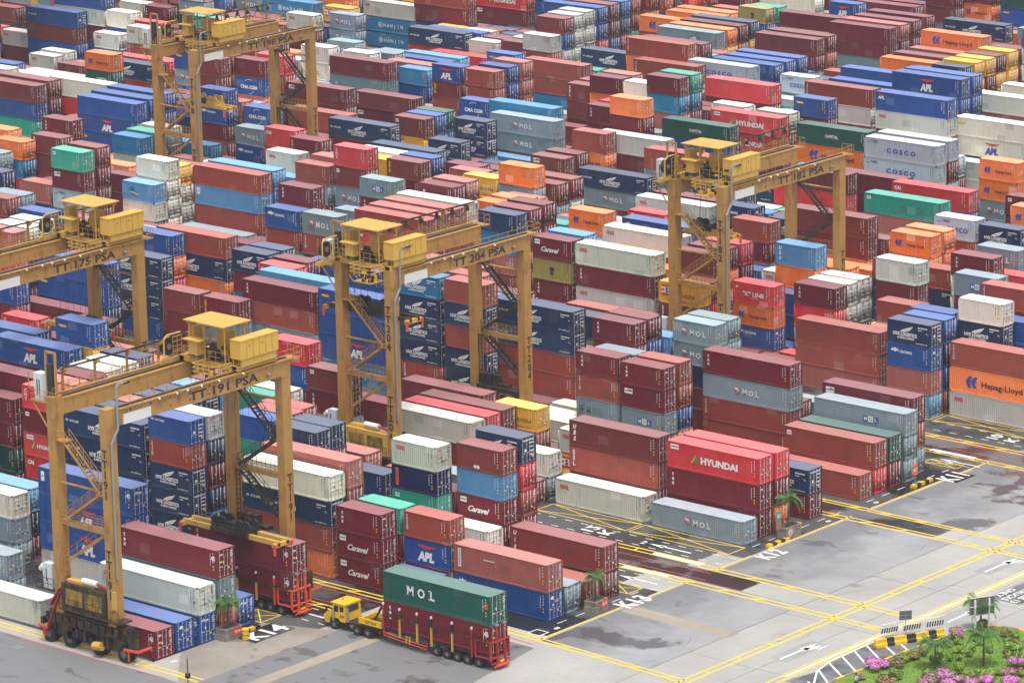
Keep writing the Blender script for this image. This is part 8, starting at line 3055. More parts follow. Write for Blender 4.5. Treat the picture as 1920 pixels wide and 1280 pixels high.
crane(198, -150.7, 72.4, 95.8, 'gantry crane numbered 198 far back at upper left, yellow spreader over a blue container', 76.3, (15.6, 9.5))
crane(175, -74.6, -36.3, -12.85, 'gantry crane numbered 175 cut off by the left edge of the photo', -18.1, (14., 9.), sx=-3.)
crane(183, -252.0, 126.8, 150.2, 'gantry crane numbered 183 at the top left corner, only its legs in the photo', 134., (18., 9.))
# ------------------------------------------------------------------ lorries
def wheel(mb, x, y, r_, w, n=20):
    mb.tube((x, y-w/2, r_), (x, y+w/2, r_), r_, M['tyre'], n); mb.tube((x, y-w/2-.01, r_), (x, y+w/2+.01, r_), r_*.5, M['rim'], 14); mb.tube((x, y-w/2-.03, r_), (x, y+w/2+.03, r_), r_*.2, M['steel'], 10)
def trailer(x0, y0, label, fm, seat=1.55, L=13.9):
    """low cage trailer: bed, stakes with side rail, corner gate at the tail; x0 its rear end, y0 its near side"""
    t = thing('cage_trailer', label, 'trailer', (x0-L/2, y0+1.22, 0), 0); e = L/2; w = 1.30
    mb = MB(); mb.box((-e, -1.1, 1.15), (e, 1.1, seat-.04), M['black']); mb.box((-e+.2, -1.22, 1.32), (e, -1.1, 1.46), M['grimy']); mb.box((-e+.2, 1.1, 1.32), (e, 1.22, 1.46), M['grimy']); mb.box((e-6., -.6, .7), (e-.6, .6, 1.15), M['black']); mb.build('bed', t)
    for x in (-e+.25, -e+2.35, -e+4.6, -e+6.45, -e+9.1, -e+11.6): 
        for s_ in (-1, 1):
            top = 3.9 if x > -e+.3 else 4.1; mb = MB()
            mb.box((x-.09, s_*w-.07, .95), (x+.09, s_*w+.07, 2.85), M['crane2'] if -e+.3 < x < e-2.5 else fm); mb.box((x-.085, s_*w-.065, 2.85), (x+.085, s_*w+.065, top-.2), M['grimy'] if -e+.3 < x < e-2.5 else fm); mb.box((x-.08, s_*w-.075, top-.2), (x+.08, s_*w+.075, top+.05), M['tank']); mb.build('stake', t)
    mb = MB()
    for s_ in (-1, 1): mb.box((-e+.2, s_*(w+.09)-.02, 2.85), (e-.3, s_*(w+.09)+.02, 3.0), M['grimy'])
    mb.build('side_rail', t)
    mb = MB()
    for s_ in (-1, 1): mb.path([(-e+.3, s_*w, 1.1), (-e+5.8, s_*w, .75)], .045, M['orange'], 6); mb.path([(-e+.3, s_*w, .8), (-e+5.8, s_*w, .45)], .045, M['orange'], 6); mb.path([(-e+.3, s_*w, 1.5), (-e+.3, s_*w, .8)], .05, M['orange'], 6); mb.bar((-e+3.2, s_*w, .55), (-e+3.2, s_*w, 1.3), .12, .12, M['crane2']); mb.bar((-e+3.6, s_*w, .55), (-e+3.6, s_*w, 1.3), .12, .12, M['crane2']); mb.bar((-e+5.8, s_*w, .4), (-e+5.8, s_*w, 1.3), .1, .1, fm)
    mb.build('side_guard', t)
    mb = MB()                                                     # rear gate that holds the upper container
    for y in (-.55, .55):
        mb.bar((e+.28, y, .55), (e+.12, y*.9, 4.35), .2, .16, fm); mb.box((e+.0, y-.2, 4.35), (e+.32, y+.2, 4.55), M['steel'])
        mb.bar((e+.34, y, .5), (e+.36, y*1.0, 2.4), .14, .1, fm)
    for z in (.65, 1.2, 2.75): mb.box((e+.1, -w, z), (e+.28, w, z+.14), fm)
    for s_ in (-1, 1): mb.box((e-.02, s_*w-.08, .9), (e+.16, s_*w+.08, 2.9), fm); mb.box((e-1.9, s_*w-.07, 2.75), (e+.2, s_*w+.07, 2.88), fm); mb.box((e-1.9, s_*w-.07, 1.1), (e-1.75, s_*w+.07, 2.8), fm); mb.box((e-1.9, s_*w-.06, 1.1), (e+.1, s_*w+.06, 1.24), fm)
    mb.box((e+.25, -.75, .42), (e+.6, .75, .56), M['orange']); mb.box((e+.3, -1.15, .35), (e+.42, 1.15, .43), M['orange']); mb.box((e+.37, -.3, .7), (e+.385, .3, .92), M['yel']); mb.build('rear_gate', t)
    for x in (e-7.0, e-5.6, e-4.3, e-3.0, e-1.55):
        for y in (-1.0, 1.0): wm = MB(); wheel(wm, x, y, .5, .44); wm.build('wheel', t)
    return t
TX, TY = 5.1, -45.75
trailer(TX, TY, 'red cage trailer behind the yellow lorry, carrying the dark green container', M['redframe'])
trailer(-20.9, -45.75, 'bright orange-red cage trailer carrying two maroon containers under the numbered 191 crane', M['orange'])
def tractor(x, y, label):
    t = thing('terminal_tractor', label, 'lorry', (x, y, 0), 0); yl = M['truckyel']
    mb = MB(); mb.box((-2.2, -.45, .75), (4.6, .45, 1.05), M['black']); mb.box((-.2, -1.1, .95), (4.4, -.5, 1.05), M['black']); mb.box((-.2, .5, .95), (4.4, 1.1, 1.05), M['black']); mb.tube((.6, -.75, .7), (1.9, -.75, .7), .3, M['steel'], 12); mb.box((2.1, -1.1, 1.0), (4.5, 1.1, 1.12), M['black']); mb.build('chassis', t)
    mb = MB(); P = [(-2.6, .55), (-2.75, 1.0), (-2.5, 1.55), (-1.75, 1.75), (-1.45, 2.65), (.05, 2.65), (.15, .95), (-.6, .95), (-.75, 1.2), (-1.9, 1.2), (-2.05, .55)]
    n = len(P); mb.add([(a, -1.15, b) for a, b in P]+[(a, 1.15, b) for a, b in P], [tuple(range(n)), tuple(range(2*n-1, n-1, -1))]+[(i, n+i, n+(i+1) % n, (i+1) % n) for i in range(n)], yl)
    mb.box((-1.75, -1.2, 2.65), (.15, 1.2, 2.78), yl); mb.box((-2.85, -1.1, .5), (-2.55, 1.1, .78), M['black']); cabo = mb.build('cab', t)
    mb = MB(); s = MB()
    mb.poly([(-1.76, -.95, 1.82), (-1.50, -.95, 2.55), (-1.50, .95, 2.55), (-1.76, .95, 1.82)][::-1], M['glass']); mb.poly([(-1.40, -1.156, 1.85), (-.75, -1.156, 1.85), (-.75, -1.156, 2.5), (-1.28, -1.156, 2.5)], M['glass']); mb.poly([(-.6, -1.156, 1.95), (-.1, -1.156, 1.95), (-.1, -1.156, 2.5), (-.6, -1.156, 2.5)], M['glass']); mb.poly([(.13, -.8, 1.9), (.13, .8, 1.9), (.085, .8, 2.5), (.085, -.8, 2.5)], M['glass'])
    for v in mb.v: pass
    mb.build('window', cabo)
    mb = MB(); mb.tube((.35, -1.0, 1.0), (.35, -1.0, 2.4), .12, M['steel'], 10); mb.tube((-1.3, -1.35, 1.0), (-1.3, -1.35, 2.3), .12, M['steel'], 10); mb.build('exhaust_stack', t)
    mb = MB(); F = Face(mb, (0, -1.162, 0), (1,0,0), (0,0,1)); F.text('526', .26, -.3, 1.5, M['dark'], .03); mb.build('number_lettering', cabo)
    mb = MB(); mb.box((1.9, -1.15, 1.3), (4.9, -1.0, 1.9), yl); mb.box((1.9, 1.0, 1.3), (4.9, 1.15, 1.9), yl); mb.box((1.9, -1.0, 1.3), (2.1, 1.0, 1.8), yl); mb.box((2.1, -1.0, 1.25), (4.9, 1.0, 1.4), M['grimy']); mb.bar((3.6, -.9, 1.6), (4.9, -.9, 3.6), .1, .22, M['grimy']); mb.bar((3.6, .9, 1.6), (4.9, .9, 3.6), .1, .22, M['grimy']); F = Face(mb, (0, -1.156, 0), (1,0,0), (0,0,1)); F.text('SST7414', .3, 3.5, 1.6, M['dark'], .02); mb.build('coupling_ramp', t)
    for xx in (-1.35, 1.75, 3.15):
        for yy in (-1.0, 1.0): wm = MB(); wheel(wm, xx, yy, .52, .42 if xx < 0 else .56); wm.build('wheel', t)
    mb = MB(); mb.tube((-1.2,.0,2.78), (-1.2,0,2.95), .09, M['orange'], 10); mb.box((-1.9,-1.15,2.55), (-1.45,1.15,2.62), M['black']); mb.build('beacon_visor', t)
    mb = MB()
    for s_ in (-1, 1): mb.bar((-1.9,s_*1.15,2.3), (-2.0,s_*1.5,2.3), .04, .04, M['black']); mb.box((-2.08,s_*1.5-.12,1.85), (-2.0,s_*1.5+.12,2.35), M['black'])
    mb.build('mirror', t)
    mb = MB()
    for x_ in (1.75, 3.15):
        for s_ in (-1, 1): mb.box((x_-.62, s_*1.0-.3, 1.13), (x_+.62, s_*1.0+.3, 1.17), M['black']); mb.box((x_+.6, s_*1.0-.3, .45), (x_+.64, s_*1.0+.3, 1.15), M['black'])
    mb.box((-2.78,-.8,.82), (-2.74,.8,1.05), M['black'])
    for k in range(4): mb.box((-2.73+k*.06,-.55,1.12+k*.1), (-2.70+k*.06,.55,1.17+k*.1), M['black'])
    mb.build('mudguard', t)
    mb = MB(); mb.box((4.55, -1.1, .75), (4.62, -.85, .95), M['red']); mb.box((4.55, .85, .75), (4.62, 1.1, .95), M['red']); mb.box((-2.88, -1.0, .95), (-2.70, -.75, 1.2), M['tank']); mb.box((-2.88, .75, .95), (-2.70, 1.0, 1.2), M['tank']); mb.build('lamp', t)
    return t
M['truckyel'] = mat('lorry_yellow_paint', (.78,.46,.015), .35, var=.06, rust=.12)
tractor(-13.9, -44.55, 'yellow terminal lorry pulling the trailer with the green container')
container('5', 'e', 'molw', TX-.0, TY, 4.42, 2.9, 'dark green container with big white letters, on the trailer behind the yellow lorry', 'containers on the trailers')
container('5', 'm', 'tex45', TX-.0, TY, 1.52, 2.9, 'maroon container caged in the trailer below the dark green one', 'containers on the trailers')
container('5', 'm', 'tex45', -20.9, -45.75, 4.45, 2.9, 'maroon container held by the spreader of crane 191', 'containers on the trailers')
container('5', 'm', 'tex45', -20.9, -45.75, 1.52, 2.9, 'maroon container in the orange-red cage trailer, lower of the two there', 'containers on the trailers')

# ------------------------------------------------------------------ small things on the apron
def frond(mb, base, ang, L, droop, m, w=.28, n=7):
    b = Vector(base); d = Vector((math.cos(ang), math.sin(ang), 0)); s_ = Vector((-d.y, d.x, 0)); pts = []
    for i in range(n+1):
        t = i/n; pts.append(b + d*(L*t*(1-.18*t)) + Vector((0,0, L*(.95*t - (droop+.25)*t*t))))
    for i in range(n):
        mb.bar(pts[i], pts[i+1], .035, .03, m)
        for k in range(2):
            p = pts[i].lerp(pts[i+1], (k+.5)/2); ww = L*w*(1-.75*abs((i+k/2)/n-.4))
            for sg in (-1, 1):
                q = p + s_*(sg*ww) + d*(L*.10) - Vector((0,0, ww*.55)); e = d*(L*.028)
                mb.poly([p-e, p+e, q+e*.3, q-e*.3], m)
def palm(x, y, z0, h, cr, label, n=15, seed=0, group=None):
    q = random.Random(seed); t = thing('palm_tree', label, 'palm tree', (x, y, z0), q.random()*6, group)
    mb = MB(); pts = [Vector((.04*math.sin(i*1.3)*h*.2, .03*math.cos(i)*h*.2, h*i/5)) for i in range(6)]
    for i in range(5): mb.tube(pts[i], pts[i+1], .13*(1-.10*i), M['bark'], 8, .13*(1-.10*(i+1)))
    mb.build('trunk', t); mb = MB()
    for i in range(n):
        frond(mb, pts[-1], 2*math.pi*i/n+q.uniform(-.2,.2), cr*q.uniform(.8,1.12), q.choice([.55,.85,1.15,1.35]), M['leaf'])
    for i in range(4): frond(mb, pts[-1], q.uniform(0,6.28), cr*.8, .15, M['leaf'])
    mb.build('crown', t); return t
def planter(x, y, rz, lx, ly, h, text, label, sign=None):
    t = thing('concrete_planter', label, 'planter', (x, y, 0), rz)
    mb = MB(); a, b = lx/2, ly/2
    mb.box((-a, -b, 0), (a, b, h*.5), M['conc']); mb.box((-a+.06, -b+.06, h*.5), (a-.06, b-.06, h*.86), M['conc']); mb.box((-a+.02, -b+.02, h*.86), (a-.02, -b+.18, h), M['conc']); mb.box((-a+.02, b-.18, h*.86), (a-.02, b-.02, h), M['conc']); mb.box((-a+.02, -b+.18, h*.86), (-a+.18, b-.18, h), M['conc']); mb.box((a-.18, -b+.18, h*.86), (a-.02, b-.18, h), M['conc']); mb.build('box', t)
    mb = MB(); mb.box((-a+.17, -b+.17, h*.8), (a-.17, b-.17, h*.9), M['bark']); mb.build('soil', t)
    if text:
        mb = MB(); mb.box((a-.0, -.1, h*.32), (a+.03, b-.12, h*.95), M['orange']); Face(mb, (a+.034, (b-.22)/2, h*.63), (0,1,0), (0,0,1)).text(text, .30, 0, 0, M['white'], .03, w=.72); mb.build('number_plate', t)
    return t
planter(-21.6, -54.0, 0, 1.5, 2.3, 1.25, 'K14', 'concrete planter with a K14 plate in front of the red container doors')
palm(-21.6, -54.0, 1.1, 2.3, 1.75, 'bushy palm growing in the K14 planter before red container doors', 18, 3)
planter(1.3, -25.5, .1, 1.5, 2.1, 1.15, 'K13', 'mossy concrete planter with a K13 plate in front of stacked brown containers')
palm(1.25, -25.5, 1.0, 2.4, 1.5, 'palm in the mossy K13 planter', 14, 4)
planter(1.85, 5.5, .0, 1.3, 2.6, 1.3, None, 'concrete planter with a round prohibition sign beside the K12 stacks')
palm(1.85, 5.4, 1.1, 3.1, 1.75, 'palm in the planter beside the K12 stacks', 16, 8)
def bollard(x, y, label):
    t = thing('bollard', label, 'bollard', (x, y, 0)); mb = MB(); mb.tube((0,0,0), (0,0,.95), .34, M['truckyel'], 16); mb.tube((0,0,.95), (0,0,1.06), .39, M['truckyel'], 16); mb.tube((0,0,.42), (0,0,.48), .352, M['black'], 16); mb.build('post', t); return t
bollard(-20.1, -53.2, 'short yellow bollard at the end of the white K14 lettering'); bollard(1.7, 7.3, 'short yellow bollard behind the planter beside the K12 stacks')
def kerb(x, y, n, l, label, ang=math.pi/2):
    t = thing('kerb_barrier', label, 'kerb', (x, y, 0), ang, 'black and yellow kerb barriers')
    for i in range(n): mb = MB(); mb.box((i*l, -.22, 0), (i*l+l-.006, .22, .34), M['truckyel'] if i % 2 == 0 else M['black']); mb.build('kerb_block', t)
kerb(2.45, 1.0, 5, .72, 'black and yellow kerb blocks before the planter by the K12 lettering'); kerb(1.9, 27.6, 5, .74, 'black and yellow kerb blocks under the orange K11 sign'); kerb(-21.5, -52.7, 4, .7, 'black and yellow kerb blocks behind the yellow bollard by the K14 lettering')
t = thing('lane_sign', 'orange K11 sign on a post behind black and yellow kerb blocks', 'sign', (1.35, 29.0, 0)); mb = MB(); mb.tube((0,0,0), (0,0,1.2), .05, M['steel'], 8); mb.build('post', t); mb = MB(); mb.box((-.03,-.42,1.1), (.03,.42,2.3), M['org']); Face(mb, (.034,0,1.7), (0,1,0), (0,0,1)).text('K11', .4, 0, 0, M['white'], .03, w=.68); mb.build('panel', t)
t = thing('lane_sign', 'teal sign on a post at the corner of the K12 stacks', 'sign', (1.75, 3.9, 0)); mb = MB(); mb.tube((0,0,0), (0,0,3.0), .05, M['steel'], 8); mb.build('post', t); mb = MB(); mb.box((-.03,-.45,2.2), (.03,.45,3.1), M['teal']); F = Face(mb, (.034,0,2.65), (0,1,0), (0,0,1)); F.poly([(-.25,-.2),(.1,-.2),(.1,-.05),(-.1,-.05),(-.1,.2),(-.25,.2)], M['white']); F.rect(.15,-.2,.28,.2,M['white']); mb.box((-.03,-.45,1.2), (.03,.45,2.1), M['skin']); mb.build('panel', t)
t = thing('prohibition_sign', 'round red and white sign leaning on the planter beside K12', 'sign', (2.56, 4.9, 0)); mb = MB(); F = Face(mb, (.03,0,.75), (0,1,0), (0,0,1)); mb.tube((-.02,0,.75), (.02,0,.75), .42, M['tank'], 20); F.ring(0,0,.27,.36,M['red']); F.text('S', .3, 0, 0, M['dark'], .03); mb.build('disc', t); mb = MB(); mb.box((-.06,-.05,0), (-.02,.05,.5), M['steel']); mb.build('post', t)
t = thing('lane_sign', 'dark sign seen edge-on at the bottom edge left of the lorry', 'sign', (-14.6, -66.6, 0)); mb = MB(); mb.tube((0,0,0), (0,0,1.6), .05, M['black'], 8); mb.build('post', t); mb = MB(); mb.box((-.05,-.5,1.3), (.05,.5,2.9), M['signback']); mb.box((-.25,-.2,.9), (.25,.2,1.3), M['black']); mb.build('panel', t); t.rotation_euler.z = .75
# ------------------------------------------------------------------ garden island
gp = [(32.75,-34.), (32.7,-28.3), (33.0,-24.3), (33.05,-19.6), (33.2,-17.1), (33.9,-11.5), (34.2,-8.2), (34.9,-6.8), (36.3,-5.9), (38.,-5.6), (40.5,-6.1), (46.,-8.), (56.,-12.), (60.,-34.)]
mb = MB(); mb.prism([(x-.0, y) for x, y in gp], .0, .16, M['conc']); cx_, cy_ = 42, -19; mb.prism([(cx_+(x-cx_)*.975, cy_+(y-cy_)*.975) for x, y in gp], .16, .22, M['grass']); tag(mb.build('garden_ground'), kind='structure')
kt = thing('island_kerb', 'low kerb of yellow and white blocks round the garden island', 'kerb', (33, -20, 0))
i = 0
for p, q in zip(gp, gp[1:-3]):
    p, q = Vector(p), Vector(q); n = max(1, int((q-p).length/1.1))
    for k in range(n):
        a = p.lerp(q, k/n); b = p.lerp(q, (k+.97)/n); mb = MB(); mb.bar((a.x-33, a.y+20, .14), (b.x-33, b.y+20, .14), .26, .28, M['truckyel'] if i % 2 else M['conc']); mb.build('kerb_stone', kt); i += 1
grs = MB(); q = random.Random(9)
for _ in range(5200):
    x, y = q.uniform(33.2, 52), q.uniform(-33, -6.3)
    if x < 33.6+max(0, (y+11)*.35): continue
    h = q.uniform(.05, .16); a = q.uniform(0, 6.28); dx, dy = math.cos(a)*.07, math.sin(a)*.07
    grs.add([(x-dx, y-dy, .2), (x+dx, y+dy, .2), (x+q.uniform(-.05,.05), y+q.uniform(-.05,.05), .22+h)], [(0,1,2)], q.choice([M['leaf2'], M['leaf3'], M['leaf3']]))
tag(grs.build('grass'), 'short green lawn grass of the garden island', 'grass', kind='stuff')
def shrub(x, y, rx, ry, h, leaf, label, bloom=None, dens=1., seed=0, group='garden shrubs', cat='shrub', share=.7):
    q = random.Random(seed*7+1); t = thing('garden_shrub', label, cat, (x, y, .2), q.random()*3, group)
    mb = MB(); fl = MB(); n = int(620*dens*max(.45, rx*ry*1.5+h*.5))
    lumps = [(q.uniform(-.55,.55)*rx, q.uniform(-.55,.55)*ry, q.uniform(.35,.7)*h, q.uniform(.35,.6)) for _ in range(7)]
    for i in range(n):
        cx, cy2, cz, rr = q.choice(lumps); a = q.uniform(0, 6.28); c = q.uniform(-.4, 1); s_ = math.sqrt(max(0, 1-c*c)); d = q.uniform(.75, 1.05)
        p = Vector((cx+math.cos(a)*s_*rr*rx*d, cy2+math.sin(a)*s_*rr*ry*d, max(.02, cz+c*rr*h*.75*d)))
        nrm = Vector((math.cos(a)*s_+q.uniform(-.5,.5), math.sin(a)*s_+q.uniform(-.5,.5), c+q.uniform(-.3,.6))).normalized(); u_ = nrm.orthogonal().normalized(); v_ = nrm.cross(u_); k = q.uniform(.06, .12)
        tgt, m = (fl, q.choice(bloom)) if (bloom and c > -.1 and q.random() < share) else (mb, q.choice(leaf))
        tgt.poly([p-u_*k, p+v_*k*.7, p+u_*k, p-v_*k*.7], m)
    for i in range(5): a = q.uniform(0, 6.28); mb.bar((0,0,0), (math.cos(a)*rx*.4, math.sin(a)*ry*.4, h*.6), .03, .03, M['bark'])
    mb.build('foliage', t)
    if fl.v: fl.build('blossom', t)
    return t
PK, DP = [M['pink']], [M['pink2'], M['leaf4']]; L2, L3, L4 = [M['leaf2'], M['leaf2'], M['leaf3']], [M['leaf3'], M['leaf3'], M['leaf2']], [M['leaf4'], M['leaf3'], M['leaf2']]
SH = [
 (34.68,-24.24,1.27,1.31,1.53,L3,PK,'bright magenta bush at the lawn edge beside the hatched lane',0.85),
 (37.31,-25.02,0.81,0.83,1.45,L3,None,'round green bush just below the reddish bush by the hatched lane',0),
 (35.39,-22.23,0.95,0.98,1.09,L4,DP,'reddish bush right of the bright magenta bush at the lane',0.2),
 (35.15,-20.35,0.71,0.73,1.02,L2,DP,'green and dusty mixed bush along the island kerb',0.12),
 (35.35,-19.31,0.81,0.83,1.05,L4,DP,'dusty pink bush along the kerb between lane and lowest palm',0.35),
 (35.52,-18.19,0.60,0.62,1.16,L4,DP,'tall dusty bush at the kerb left of the lowest palm crown',0.25),
 (35.15,-12.09,1.09,1.12,1.60,L4,[M['pink2'],M['pink']],'big dusty pink bush next to the right striped gate',0.5),
 (36.15,-13.35,0.44,0.45,0.95,L2,None,'yellow-green upright shrub just below the big dusty pink bush',0),
 (35.95,-14.26,0.41,0.42,0.70,L2,None,'small yellow-green shrub left of the upright yellow-green one',0),
 (37.68,-15.29,0.71,0.73,0.84,L2,None,'broadest yellow-green shrub in the middle of the lawn',0),
 (38.32,-17.67,0.44,0.45,1.10,L2,None,'green oval shrub right of the lowest palm trunk',0),
 (38.99,-15.51,0.44,0.45,1.02,L2,None,'green round shrub midway between the two lower palms',0),
 (38.45,-13.94,0.34,0.35,0.84,L2,None,'narrow light green shrub left of the right palm trunk',0),
 (38.77,-16.87,0.39,0.41,0.67,L3,None,'small clipped green shrub above the lone ball shrub',0),
 (40.59,-19.39,0.55,0.57,1.19,L2,None,'lone yellow-green ball shrub on the open lawn',0),
 (37.89,-18.83,0.41,0.42,1.16,L3,None,'dark green shrub touching the lowest palm trunk on its right',0),
 (37.40,-19.21,0.32,0.33,1.05,L3,None,'dark green shrub touching the lowest palm trunk on its left',0),
 (36.35,-16.56,0.41,0.42,0.73,L2,None,'light green shrub under the lowest palm crown',0),
 (37.95,-12.02,0.44,0.45,0.61,L2,None,'light green shrub under the right palm crown, left side',0),
 (39.84,-13.37,0.48,0.49,0.84,L3,None,'dark green shrub right of the right palm trunk',0),
 (36.85,-11.14,0.37,0.38,0.52,L2,None,'low yellow-green shrub under the right palm crown, upper left',0),
 (35.21,-7.59,0.71,0.73,1.09,L4,DP,'brownish shrub between the two big sign posts',0.15),
 (36.69,-8.10,0.37,0.38,0.76,L4,None,'small brown shrub right of the big sign posts',0),
 (38.56,-8.50,0.59,0.61,1.05,L4,DP,'dusty brown bush at the upper right of the island',0.2),
 (39.45,-9.65,0.51,0.52,0.67,L3,None,'low green bush below the dusty brown upper right bush',0),
 (39.27,-7.96,0.52,0.54,0.61,L2,None,'low bright green bush at the upper right kerb',0),
 (41.30,-11.25,1.02,1.05,0.90,L2,None,'wide bright green hedge at the right photo edge',0),
 (40.04,-9.60,0.74,0.76,0.58,L4,DP,'low dusty pink hedge above the wide bright green hedge',0.35),
 (41.93,-13.65,0.39,0.41,1.10,L4,DP,'tall thin reddish shrub under the wide bright green hedge',0.25),
 (42.77,-12.80,0.74,0.76,0.90,L3,None,'dark green bush at the right edge under the bright hedge',0),
 (44.54,-15.67,0.99,1.02,1.34,L3,PK,'magenta bush at the right photo edge, highest one there',0.7),
 (43.71,-19.60,1.09,1.12,1.13,L2,None,'broad bright green shrub above the bottom magenta bushes',0),
 (44.23,-18.14,0.45,0.46,0.79,L4,None,'brownish shrub right of the broad bright green one at the bottom',0),
 (39.50,-22.46,0.92,0.94,0.84,L2,None,'light green hedge above the largest magenta bed',0),
 (41.30,-23.00,0.99,1.02,1.53,L3,PK,'tallest part of the magenta bed below the lowest palm',0.8),
 (40.53,-24.36,1.41,1.45,0.96,L3,[M['pink2'],M['pink']],'left part of the magenta bed, mixed with green',0.55),
 (42.51,-23.16,1.20,1.23,0.81,L3,PK,'right part of the magenta bed at the bottom edge',0.8),
 (43.60,-22.32,0.92,0.94,0.79,L3,PK,'low magenta bush at the bottom edge right of the bed',0.8),
 (45.02,-21.08,1.02,1.05,1.08,L3,PK,'rounded magenta bush under the broad bright green shrub',0.85),
 (46.60,-19.86,0.95,0.98,1.08,L3,PK,'rounded magenta bush near the bottom right corner',0.85),
 (46.12,-17.02,0.63,0.65,0.93,L4,DP,'dusty bush at the right edge near the bottom corner',0.35),
 (45.16,-17.61,1.06,1.09,0.73,L4,[M['pink2'],M['pink']],'dusty pink hedge above the bottom right magenta bush',0.5),
 (42.50,-19.95,0.44,0.45,0.47,L4,[M['pink2'],M['pink']],'small dark pink bush left of the broad bright green shrub',0.5),
 (34.71,-27.12,0.45,0.46,0.76,L4,[M['pink2'],M['pink']],'small reddish bush right behind the person',0.35),
 (37.28,-26.29,1.06,1.09,0.49,L4,DP,'low grey-pink ground shrubs at the bottom edge',0.3),
 (42.14,-21.20,1.06,1.09,0.47,L4,None,'low dull green shrubs along the bottom lawn edge',0),
]
for k, (x, y, rx, ry, h, lf, bl, lab, sh) in enumerate(SH): shrub(x-.39*rx, y+.45*rx, rx, ry, h*.78, lf, lab, bl, seed=k, share=sh)
PG = 'garden palms'
palm(34.95, -7.6, .2, 2.4, 2.1, 'palm standing beside the two big sign posts in the garden', 16, 11, PG); palm(38.3, -20.1, .2, 2.5, 2.0, 'lowest garden palm, left of the lawn', 15, 12, PG); palm(41.4, -16.6, .2, 3.0, 2.1, 'slender palm on the right part of the lawn', 16, 13, PG)
t = thing('direction_sign', 'large dark-backed sign board on two white posts in the garden', 'sign', (35.6, -8.35, .2), math.atan2(1.3, .75)); mb = MB()
for x in (-.75, .75): mb.box((x-.09, -.08, 0), (x+.09, .08, 3.3), M['tank'])
mb.build('post', t); mb = MB(); mb.box((-1.3, .085, 1.7), (1.3, .15, 3.5), M['signback'])
for x in (-1.32, -.45, .42, 1.27): mb.box((x, .03, 1.7), (x+.06, .084, 3.5), M['steel'])
for z in (1.68, 2.55, 3.46): mb.box((-1.32, .02, z), (1.33, .08, z+.06), M['tank'])
mb.build('panel', t)
t = thing('direction_sign', 'small dark sign on a thin post behind the black and yellow barriers', 'sign', (30.5, -13.9, 0), .9); mb = MB(); mb.tube((0,0,0), (0,0,2.2), .035, M['steel'], 8); mb.build('post', t); mb = MB(); mb.box((-.62, -.03, 1.85), (.62, .03, 2.75), M['signback']); mb.box((-.03, -.05, 1.85), (.03, -.031, 2.75), M['steel']); mb.box((-.62, -.05, 2.27), (.62, -.031, 2.33), M['steel']); mb.build('panel', t)
# concrete barrier blocks and striped gates
bp_ = [((29.9,-18.1), 'y'), ((30.4,-16.95), 'k'), ((30.75,-16.2), 'y'), ((31.35,-15.0), 'k'), ((31.8,-14.1), 'y'), ((32.4,-12.8), 'k'), ((32.75,-12.05), 'y'), ((33.1,-11.2), None)]
for (a, c), (b, _), lab in zip(bp_, bp_[1:], ('yellow barrier block at the left end of the row before the striped gates','short black barrier block beside the left end yellow block','wide yellow barrier block in the middle of the row','black barrier block right of the wide yellow one','wide yellow barrier block right of the middle','black barrier block near the right end of the row','small yellow barrier block at the right end beside the pink bush')):
    v = Vector(b)-Vector(a); ln_ = v.length-.02; t = thing('barrier_block', lab, 'barrier', (*a, 0), math.atan2(v.y, v.x), 'barrier blocks in front of the garden'); m_ = M['truckyel'] if c == 'y' else M['black']
    mb = MB(); P = [(-.32,0), (.32,0), (.3,.28), (.17,.45), (.15,.78), (-.15,.78), (-.17,.45), (-.3,.28)]; n = len(P)
    mb.add([(0,a_,b_) for a_, b_ in P]+[(ln_,a_,b_) for a_, b_ in P], [tuple(range(n-1,-1,-1)), tuple(range(n, 2*n))]+[(i,(i+1)%n,n+(i+1)%n,n+i) for i in range(n)], m_); mb.build('block', t)
def gate(a, b, label):
    a, b = Vector(a), Vector(b); v = b-a; t = thing('barrier_gate', label, 'barrier', (a.x, a.y, 0), math.atan2(v.y, v.x), 'striped portable gates'); Lg = v.length
    mb = MB(); mb.path([(0,0,0), (0,0,1.35), (Lg,0,1.35), (Lg,0,0)], .035, M['tank'], 6); mb.bar((0,-.3,.03), (0,.3,.03), .06, .06, M['tank']); mb.bar((Lg,-.3,.03), (Lg,.3,.03), .06, .06, M['tank']); mb.build('frame', t)
    mb = MB(); mb.box((.05,-.02,.45), (Lg-.05,.02,.98), M['tank']); n = 7; st = (Lg-.1)/n
    for i in range(n):
        x = .05+i*st
        for yy, o_ in ((-.0235, 1), (.0235, -1)): mb.poly([(x,yy,.45), (x+st*.62,yy,.45), (min(Lg-.05,x+st*1.05),yy,.98), (x+st*.43,yy,.98)][::o_], M['black'])
    mb.build('striped_panel', t)
gate((28.7,-15.5), (29.5,-13.7), 'striped portable gate with white frame, left of the three'); gate((29.85,-13.4), (30.75,-11.6), 'striped portable gate in the middle of the three'); gate((31.0,-11.2), (31.9,-9.4), 'striped portable gate with white frame, right of the three')
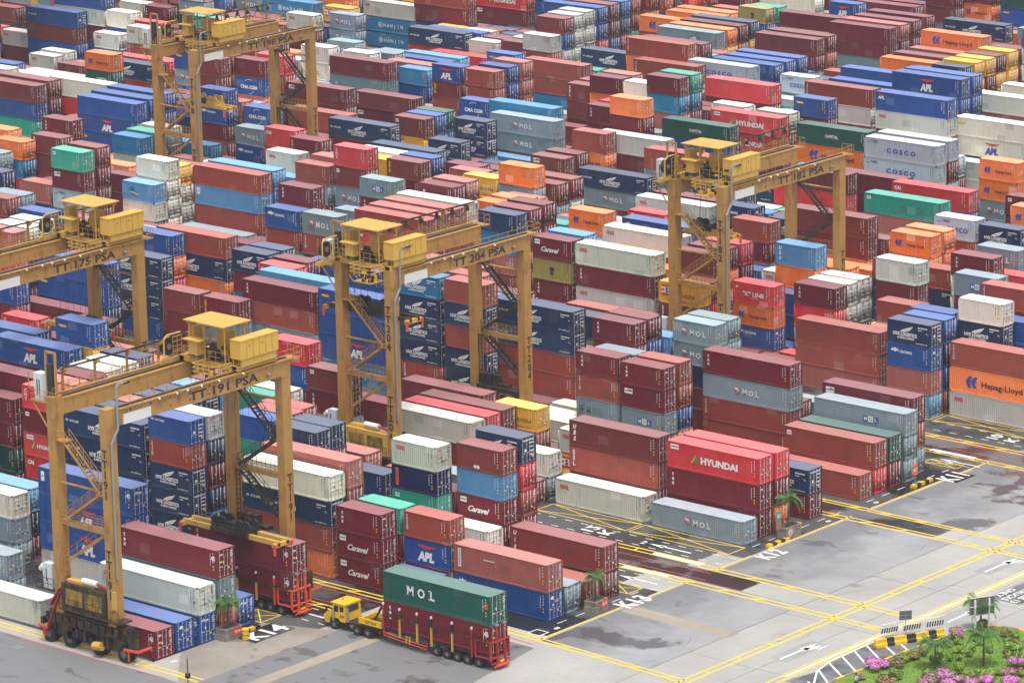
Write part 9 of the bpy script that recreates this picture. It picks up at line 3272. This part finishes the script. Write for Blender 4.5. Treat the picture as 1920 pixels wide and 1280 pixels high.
# ------------------------------------------------------------------ person
def skin_body(name, pts, edges, rad, m, parent):
    me = bpy.data.meshes.new(name); me.from_pydata(pts, edges, []); o = link(name, me, parent); md = o.modifiers.new('Skin', 'SKIN'); md.use_smooth_shade = True
    for i, r_ in enumerate(rad): me.skin_vertices[0].data[i].radius = (r_, r_)
    me.skin_vertices[0].data[0].use_root = True; s_ = o.modifiers.new('Sub', 'SUBSURF'); s_.levels = 2; s_.render_levels = 2; me.materials.append(m); return o
t = thing('person', 'person in a pale blue shirt walking at the bottom edge beside the garden', 'person', (36.1, -29.7, .2), 1.9)
P = [(0,0,.95),(0,0,1.2),(0,0,1.42),(0,0,1.52),(0,.02,1.64),(0,.02,1.74),(.1,0,.88),(.11,.05,.48),(.11,-.02,.08),(.12,.14,.04),(-.1,0,.88),(-.11,-.06,.48),(-.11,-.16,.1),(-.11,-.02,.04),(.2,0,1.40),(.26,-.03,1.12),(.25,.08,.88),(-.2,0,1.40),(-.26,.03,1.12),(-.25,.12,.9)]
E_ = [(0,1),(1,2),(2,3),(3,4),(4,5),(0,6),(6,7),(7,8),(8,9),(0,10),(10,11),(11,12),(12,13),(2,14),(14,15),(15,16),(2,17),(17,18),(18,19)]
skin_body('body', P, E_, [.15,.14,.14,.06,.095,.08,.10,.07,.045,.04,.10,.07,.045,.04,.065,.05,.035,.065,.05,.035], M['skin'], t)
sp_ = [P[i] for i in (0,1,2,14,15,17,18)]; skin_body('shirt', sp_, [(0,1),(1,2),(2,3),(3,4),(2,5),(5,6)], [.175,.165,.165,.085,.07,.085,.07], M['shirt'], t)
tp_ = [P[i] for i in (0,6,7,8,10,11,12)]; skin_body('trousers', tp_, [(0,1),(1,2),(2,3),(0,4),(4,5),(5,6)], [.165,.12,.085,.06,.12,.085,.06], M['black'], t)
mb = MB()
for i in range(6):
    for j in range(12): pass
hd = bpy.data.meshes.new('hair'); 
mb.tube((0,.0,1.70), (0,.0,1.79), .105, M['hair'], 14, .075); mb.build('hair', t)
# ------------------------------------------------------------------ thin humid haze that pales the far rows
hz = MB(); hm = bpy.data.materials.new('humid_air'); hm.use_nodes = True; hn = hm.node_tree; hn.nodes.clear()
pv = hn.nodes.new('ShaderNodeVolumePrincipled'); pv.inputs['Color'].default_value = (.90,.93,1.,1.); pv.inputs['Density'].default_value = 0.00013; pv.inputs['Anisotropy'].default_value = .2
ho = hn.nodes.new('ShaderNodeOutputMaterial'); hn.links.new(pv.outputs[0], ho.inputs['Volume'])
hz.box((-1000,-600,-1.), (700,1300,131.), hm); tag(hz.build('haze'), kind='stuff')
scene.cycles.volume_bounces = 0; scene.cycles.volume_max_steps = 64
